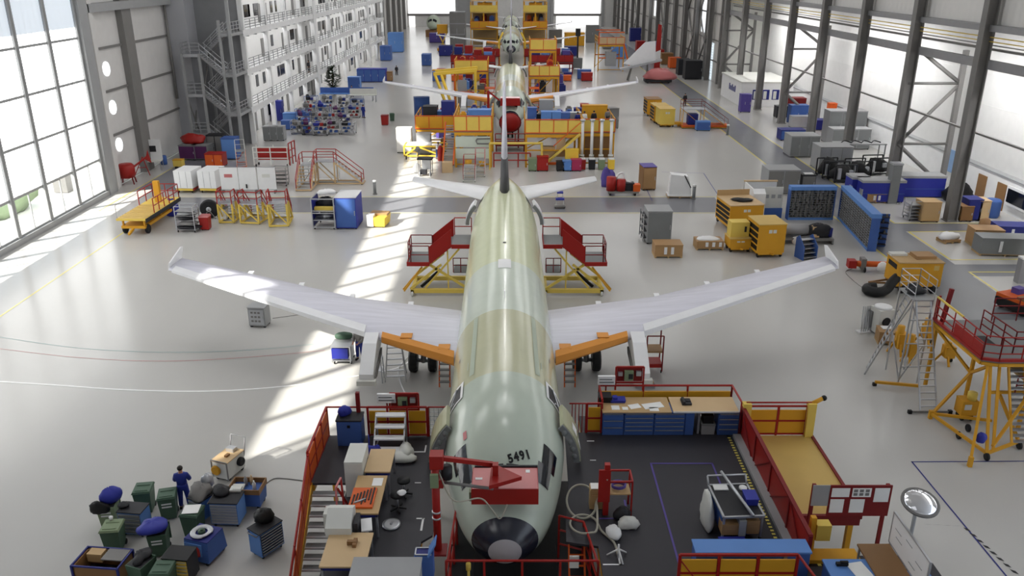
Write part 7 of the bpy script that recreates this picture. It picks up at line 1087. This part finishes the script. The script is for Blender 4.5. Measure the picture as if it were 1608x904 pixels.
for (x, z, n, l) in ((-2.9, 0, 8, 'red stair flight on the window side of the second fuselage'), (2.9, 0, 8, 'red stair flight on the column side of the second fuselage')): steps_frame((x * 1.04, 115 + z, 0), 0, l, n, 1.4, .4, .5, 'red', 'red', 1.5, 'orange')
# clutter groups around the second and third aircraft
rr = random.Random(23)
CL = [(-12, 112, 'blue'), (-10.5, 109, 'dark'), (-9.0, 106, 'mid_grey'), (-7.5, 103, 'violet'), (7.2, 101, 'red'), (8.4, 104, 'navy'), (9.2, 107, 'red'), (10.4, 103, 'brown'), (12.4, 104, 'steel'), (6.4, 98, 'dark')]
for k, (x, y, m) in enumerate(CL): box_cabinet((x, y, 0), rr.uniform(-.3, .3), f'{m.replace("_", " ")} box under the second airliner wing, {"window side" if x < 0 else "column side"}, {("tip end", "second in", "third in", "beside the fuselage", "by the cockpit", "second out", "third out", "fourth out", "outermost", "close to the nose")[k]}', rr.uniform(1, 2), 1.2, rr.uniform(1.4, 2.8), m, 1, m, 'box', 'equipment_box')
for sg in (-1, 1):
    side = 'window side' if sg < 0 else 'column side'
    dock(min(sg * 3.2, sg * 11.4), max(sg * 3.2, sg * 11.4), 160, 168, 2.2, f'low red boarded dock before the third airliner, {side}', 5, 1.3, 'red', 'dark_red', rails='dark_red')
    for sx, sy, sw, sd in slots(min(sg * 3.6, sg * 11), max(sg * 3.6, sg * 11), 160.6, 167, 16, rr):
        m = rr.choice(('red', 'blue', 'navy', 'dark_red', 'violet', 'white', 'light_blue', 'red', 'yellow', 'dark')); o = box_cabinet((sx, sy, 2.2), 0, f'{m.replace("_", " ")} cabinet among the crowded red dock loads by the third airliner, {side}', min(sw, 1.7), min(sd, 1.2), rr.uniform(1.0, 2.8), m, 1, m, 'cabinet', 'dock_cabinet', group=f'{m} cabinets on the red dock, {side}')
    for sx, sy, sw, sd in slots(min(sg * 4, sg * 15), max(sg * 4, sg * 15), 149, 158, 8, rr):
        m = rr.choice(('red', 'navy', 'yellow', 'blue', 'orange')); box_cabinet((sx, sy, 0), 0, f'{m} floor crate before the low red dock, {side}', rr.uniform(1.2, 2.4), 1.4, rr.uniform(.9, 1.8), m, 1, m, 'crate', 'floor_crate', group=f'{m} floor crates before the red dock, {side}')
    x0, x1 = (-10.2, -3.6) if sg < 0 else (2.8, 8.6)
    t = dock(x0, x1, 213, 226, 4.9, f'tall yellow two level dock around the third airliner tail, {side}', 3, 1.6, 'yellow', 'yellow'); w_ = (x1 - x0) / 2
    part(t, 'upper_deck', 'deck_yellow', BB(-w_, w_, 0, 12, 8.4, 8.7)); part(t, 'upper_board', 'pale_yellow', BB(-w_, w_, -.1, 0, 8.7, 10.2)); part(t, 'canopy', 'tan', BB(-w_, w_, 3, 12, 11.0, 11.3)); part(t, 'upper_leg', 'yellow', *[BB(x - .15, x + .15, y - .15, y + .15, 4.6, 11) for x in (-w_ + .2, 0, w_ - .2) for y in (.2, 11.5)]); part(t, 'inner_wall', 'wood', BB(-w_ + .3, w_ - .3, 9, 9.2, .2, 8.4)); part(t, 'top_box', 'yellow', BB(-w_ * .5, w_ * .6, 4, 8, 8.7, 10.6))
t = thing('dock_bridge', 'pale canopy bridge joining the two tall yellow docks', 'bridge', (-.8, 262, 1.6)); part(t, 'roof', 'tan', BB(-3, 3.8, 0, 5, 10.3, 10.7)); part(t, 'front_beam', 'yellow', BB(-3, 3.8, -.2, 0, 9.6, 10.4)); part(t, 'lamp_row', 'white', BB(-2.5, 3.2, -.3, -.2, 10.7, 11.0))
t = box_cabinet((-12.8, 206, 0), 0, 'tall grey container tower beside the yellow docks', 3.6, 5, 9.0, 'grey', 2, 'steel', 'container'); part(t, 'band', 'steel_light', BB(-1.85, 1.85, -2.56, -2.5, 6.4, 6.6), BB(-1.85, 1.85, -2.56, -2.5, 4.0, 4.2))
t = thing('lift_platform', 'small yellow lift platform by the grey container tower', 'lift', (-16.5, 206, 0)); part(t, 'basket', 'yellow', BB(-1.2, 1.2, -1, 1, 4.2, 6.2)); part(t, 'mast', 'bright_yellow', SQ((-1, 0, 0), (1, 0, 4.2), .25), SQ((1, 0, 0), (-1, 0, 4.2), .25)); part(t, 'base', 'yellow', B(0, 0, .2, 2.6, 2, .6)); wheels4(t, 2.6, 2, .3)
t = thing('nose_shell', 'bare airliner nose section parked before the far shutter', 'nose section', (-23, 250, 0)); part(t, 'shell', 'primer_edge', barrel(span(.0001, 5.9, 14), 28, True, True))
for sg in (-1, 1): part(t, 'cockpit_window', 'glass', patch(1.4, 2.2, sg * .1, sg * .9, .02, 3, 4))
part(t, 'cradle', 'brown', BB(-2, 2, 1, 6, 0, 1.9))
for k, (x, y, w, h, m, l) in enumerate(((-20, 232, 4, 2.4, 'violet', 'violet crate row by the far nose section'), (-15, 196, 3, 2.2, 'navy', 'dark blue crate at the far window aisle'), (-17.5, 176, 1.8, 2.2, 'blue', 'blue tall bin on the far window aisle'), (-27.5, 205, 3.4, 4.4, 'light_blue', 'pale blue covered machine by the far gallery end'), (-27.2, 186, 2.2, 3, 'blue', 'blue cabinet at the gallery foot far away'), (13.5, 196, 3, 2, 'navy', 'dark blue crate behind the far column side wing'), (16, 222, 5, 3.2, 'yellow', 'yellow machine before the far column side shutter'), (21.5, 232, 3.4, 4.4, 'grey', 'grey machine before the far column side shutter'), (25, 214, 5, 2.4, 'steel', 'low grey machine row by the far shutter'), (11.5, 230, 3.4, 3.4, 'steel', 'dark gear stand between shutter and yellow dock'))): box_cabinet((x, y, 0), 0, l, w, 3, h, m, 2, m, 'crate', 'far_crate')
t = thing('mast_lift', 'slim black mast lift with a worker on the far aisle', 'lift', (12.9, 169.5, 0)); part(t, 'mast', 'dark', SQ((0, 0, .5), (0, 0, 6.4), .3)); part(t, 'base', 'grey', B(0, 0, .2, 1.9, 1.8, 1.9)); part(t, 'basket', 'dark', B(0, 0, 6.2, .9, .9, 1.4)); wheels4(t, 1.9, 1.8, .2)
# column side far pieces
t = dock(16.5, 21.5, 165, 172, 5.0, 'yellow tail dock with trusses near the far columns', 3, 1.3, 'tan', 'yellow'); part(t, 'truss', 'orange', *[SQ((-2.4, y, z), (2.4, y, z), .2) for y in (0, 6.8) for z in (2.5, 7.2)], SQ((-2.4, 0, 5), (-2.4, 0, 7.2), .2), SQ((2.4, 0, 5), (3.6, 0, 1), .3)); part(t, 'engine', 'mid_grey', B(0, .4, 1.0, 2.0, 1.5, 2.6))
t = thing('tail_plane', 'white tail plane half resting on a trestle near the far columns', 'tail plane', (21.5, 150, 0)); part(t, 'surface', 'slat_white', EX([(-2.0, 3.0), (1.6, 6.6), (3.4, 6.8), (3.6, 3.6), (0, 2.6)], -.15, .15, 'y')); part(t, 'trestle', 'steel', SQ((-1, 0, 0), (-.4, 0, 3.0), .2), SQ((2.5, 0, 0), (2.2, 0, 3.2), .2), SQ((-1, 1.5, 0), (-.4, 0, 3.0), .2), SQ((2.5, 1.5, 0), (2.2, 0, 3.2), .2)); part(t, 'tip', 'silver', EX([(-2.6, 2.2), (4.6, 3.8), (4.6, 3.5), (-2.4, 1.9)], -.8, .8, 'y'))
t = thing('red_fin', 'tall narrow red and white fin standing by the far lane', 'fin', (26.0, 154, 0)); part(t, 'blade', 'red', EX([(-.5, 1.0), (.6, 1.0), (.5, 9.2), (-.1, 9.4)], -.12, .12, 'y')); part(t, 'white_band', 'white', EX([(-.45, 3.4), (.6, 3.2), (.58, 5.0), (-.35, 4.6)], -.13, .13, 'y')); part(t, 'stand', 'dark_red', B(0, 0, 0, 2.0, 2.0, 1.0))
heap('red_bundle', 'red and pink wrapped parts on a cart by the red fin', 'parts', 'pink', (25.3, 148, .6), 0, 4.4, 2.0, 1.8, 151, rough=.3); small('cart_base', 'dark flat cart under the pink wrapped parts', 'cart', 'dark', 25.3, 148, 0, B(0, 0, .2, 4.6, 2.2, .4), WH(-1.8, -.9, .25, .25, .2), WH(1.8, -.9, .25, .25, .2))
for k, (x, y, w, h, m, l) in enumerate(((32.4, 196, 2.2, 3.0, 'blue', 'blue box far along the column wall'), (31.4, 186, 2.6, 2.2, 'red', 'red cart far along the column wall'), (32, 178, 2.4, 2.2, 'brown', 'brown cart between the red cart and orange box at the wall'), (32.4, 171, 2.2, 2.0, 'orange', 'orange box along the column wall'), (30.6, 206, 2.0, 2.4, 'red', 'red box far beyond the blue wall box'), (32, 160, 2.2, 2.8, 'dark', 'black container at the lane, first of two'), (32.4, 153.5, 3.0, 3.2, 'dark', 'black container at the lane beside the pale shutter'), (33.5, 236, 3, 3.4, 'navy', 'dark blue box at the very far column wall'), (23.5, 190, 3.0, 3.0, 'light_blue', 'pale blue machine beside the far red box'))): box_cabinet((x, y, 0), 0, l, w, 2.4, h, m, 1, m, 'container', 'wall_container')
t = thing('site_office', 'white site office with dark windows between the columns', 'office', (35.6, 121, 0)); part(t, 'wall', 'white', BB(-2.8, 4.6, 0, 12, 0, 3.3)); part(t, 'roof', 'off_white', BB(-2.9, 4.7, -.1, 12.1, 3.3, 3.5)); part(t, 'lettering', 'navy', *[BB(-2.84, -2.8, 3.4 + .8 * k, 3.9 + .8 * k, 1.6, 2.5 - .25 * (k % 2)) for k in range(5)])
for k in range(4): w_ = part(t, 'window', 'navy', BB(-1.2 + 1.4 * k, -.2 + 1.4 * k, -.05, 0, 1.0, 2.4)); part(w_, 'pane', 'off_white', BB(-1.05 + 1.4 * k, -.6 + 1.4 * k, -.07, -.05, 1.1, 2.2))
for k, (x, y, z, w, d, h, m, l) in enumerate(((32.2, 116.5, 0, 1.4, 1.2, 2.4, 'violet', 'violet chair stack at the corner of the white office'), (36.4, 112, 0, 2.6, 1.4, 1.5, 'dark', 'dark open rack before the white office'), (38.4, 114.5, 0, 2.6, 1.6, 2.2, 'dark_red', 'dark red machine beside the white office windows'), (36.6, 107.5, 0, 2.2, 1.4, 2.3, 'blue', 'blue crate stack in front of the dark rack'), (36, 104.5, 0, 2.4, 1.2, 1.4, 'silver', 'silver wheeled rack before the blue crate stack'), (38.4, 103, 0, 2.6, 1.6, 1.2, 'navy', 'low dark blue box behind the column brace'), (38.7, 100, 0, 1.5, 1.4, 2.3, 'red', 'red orange cabinet against the service wall'), (38.6, 101.5, 0, .9, .9, 3.4, 'orange', 'tall orange carton beside the red cabinet'))): box_cabinet((x, y, z), 0, l, w, d, h, m, 2, m, 'box', 'wall_box')
heap('brown_cover', 'brown covered heap against the service wall behind a column', 'heap', 'brown', (37.4, 96.9, 0), 0, 1.8, 2.2, 2.3, 155, rough=.25)
t = steps_frame((24.0, 104.5, 0), PI / 2, 'red railed yellow stair dock by the lane', 7, 1.9, .33, .45, 'dark_red', 'yellow', 2.6); part(t, 'motor', 'navy', B(0, 1.5, .4, 1.2, 1.2, 1.3)); part(t, 'base', 'orange', BB(-1, 1, -2.9, 2.9, .2, .4))
box_cabinet((23.4, 102.4, 0), 0, 'blue box trolley in front of the red railed stair dock', 1.7, 1, 1.1, 'light_blue', 1, 'blue', 'trolley', 'box_trolley'); person((25.0, 122, 0), .3, 'person in black walking on the lane by the stair dock', 'dark', 'dark'); small('drawbar_cart', 'small yellow drawbar cart beside the stair dock', 'cart', 'yellow', 20.4, 105, 0, B(0, 0, .3, 1.6, .8, .3), WH(-.5, 0, .25, .25, .2), WH(.5, 0, .25, .25, .2))

# small loads on and around the docks of the second airliner
rr = random.Random(41)
for (x0, x1, y0, y1, z, n, where) in ((-5.4, -2.4, 84.2, 89.4, 3.6, 12, 'stair side dock'), (1.6, 6.5, 87.4, 89.7, 3.4, 10, 'diagonal stair dock'), (-10.1, -6.3, 93, 95.7, 2.4, 10, 'orange boarded dock'), (-7.7, -3.8, 119.4, 123.8, 5.2, 8, 'window side tail dock'), (2.8, 6.2, 119, 123.5, 4.6, 8, 'column side tail dock'), (2.5, 11, 97, 102.5, 0, 14, 'floor under the column side wing'), (-11, -2.6, 97, 102.5, 0, 14, 'floor under the window side wing'), (-9.7, -4.2, 214, 221.5, 4.9, 12, 'tall window side dock'), (3.4, 8.0, 214, 221.5, 4.9, 12, 'tall column side dock'), (-8.4, -3.4, 128, 146, 0, 14, 'floor behind the window side tail dock'), (3.0, 9.4, 132, 147, 0, 14, 'floor behind the column side tail dock')):
    for sx, sy, sw, sd in slots(x0, x1, y0, y1, n, rr):
        m = rr.choice(('red', 'blue', 'navy', 'violet', 'white', 'dark', 'steel', 'mid_grey', 'orange', 'dark_red', 'light_blue', 'yellow')); k_ = 1.0 if y0 < 120 else 1.6; w, h = min(sw * .8, rr.uniform(.5, 1.1) * k_) / k_, rr.uniform(.4, 1.7)
        o = small('load_box', f'{m.replace("_", " ")} box in the crowded loads, {where}', 'box', m, sx, sy, z, B(0, 0, 0, w * k_, min(sd * .8, .9), h * k_), B(0, 0, h * k_, w * .6 * k_, min(sd * .5, .4), .15 * k_), rz=rr.uniform(-.15, .15)); o['group'] = f'{m} boxes, {where}'
for sg in (-1, 1):
    side = 'window side' if sg < 0 else 'column side'
    t = thing('fuselage_arch', f'yellow arch post framing the third airliner nose, {side}', 'arch', (sg * 2.6, 174, 0)); part(t, 'post', 'bright_yellow', PL([(0, 0, 0), (0, 0, 5.0), (-sg * .8, 0, 6.6)], .22, 6)); part(t, 'foot', 'yellow', B(0, 0, 0, .8, .8, .3))
    t = thing('red_stage', f'red stage close against the third airliner nose, {side}', 'stage', (sg * 3.6, 171, 0)); part(t, 'deck', 'dark_red', BB(-1.2, 1.2, -1, 2, 2.2, 2.4)); part(t, 'guard', 'red', BB(-1.2, 1.2, -1.05, -1, 2.4, 3.8)); part(t, 'leg', 'red', SQ((-1, -.9, 0), (-1, -.9, 2.2), .2)); part(t, 'leg', 'red', SQ((1, -.9, 0), (1, -.9, 2.2), .2))
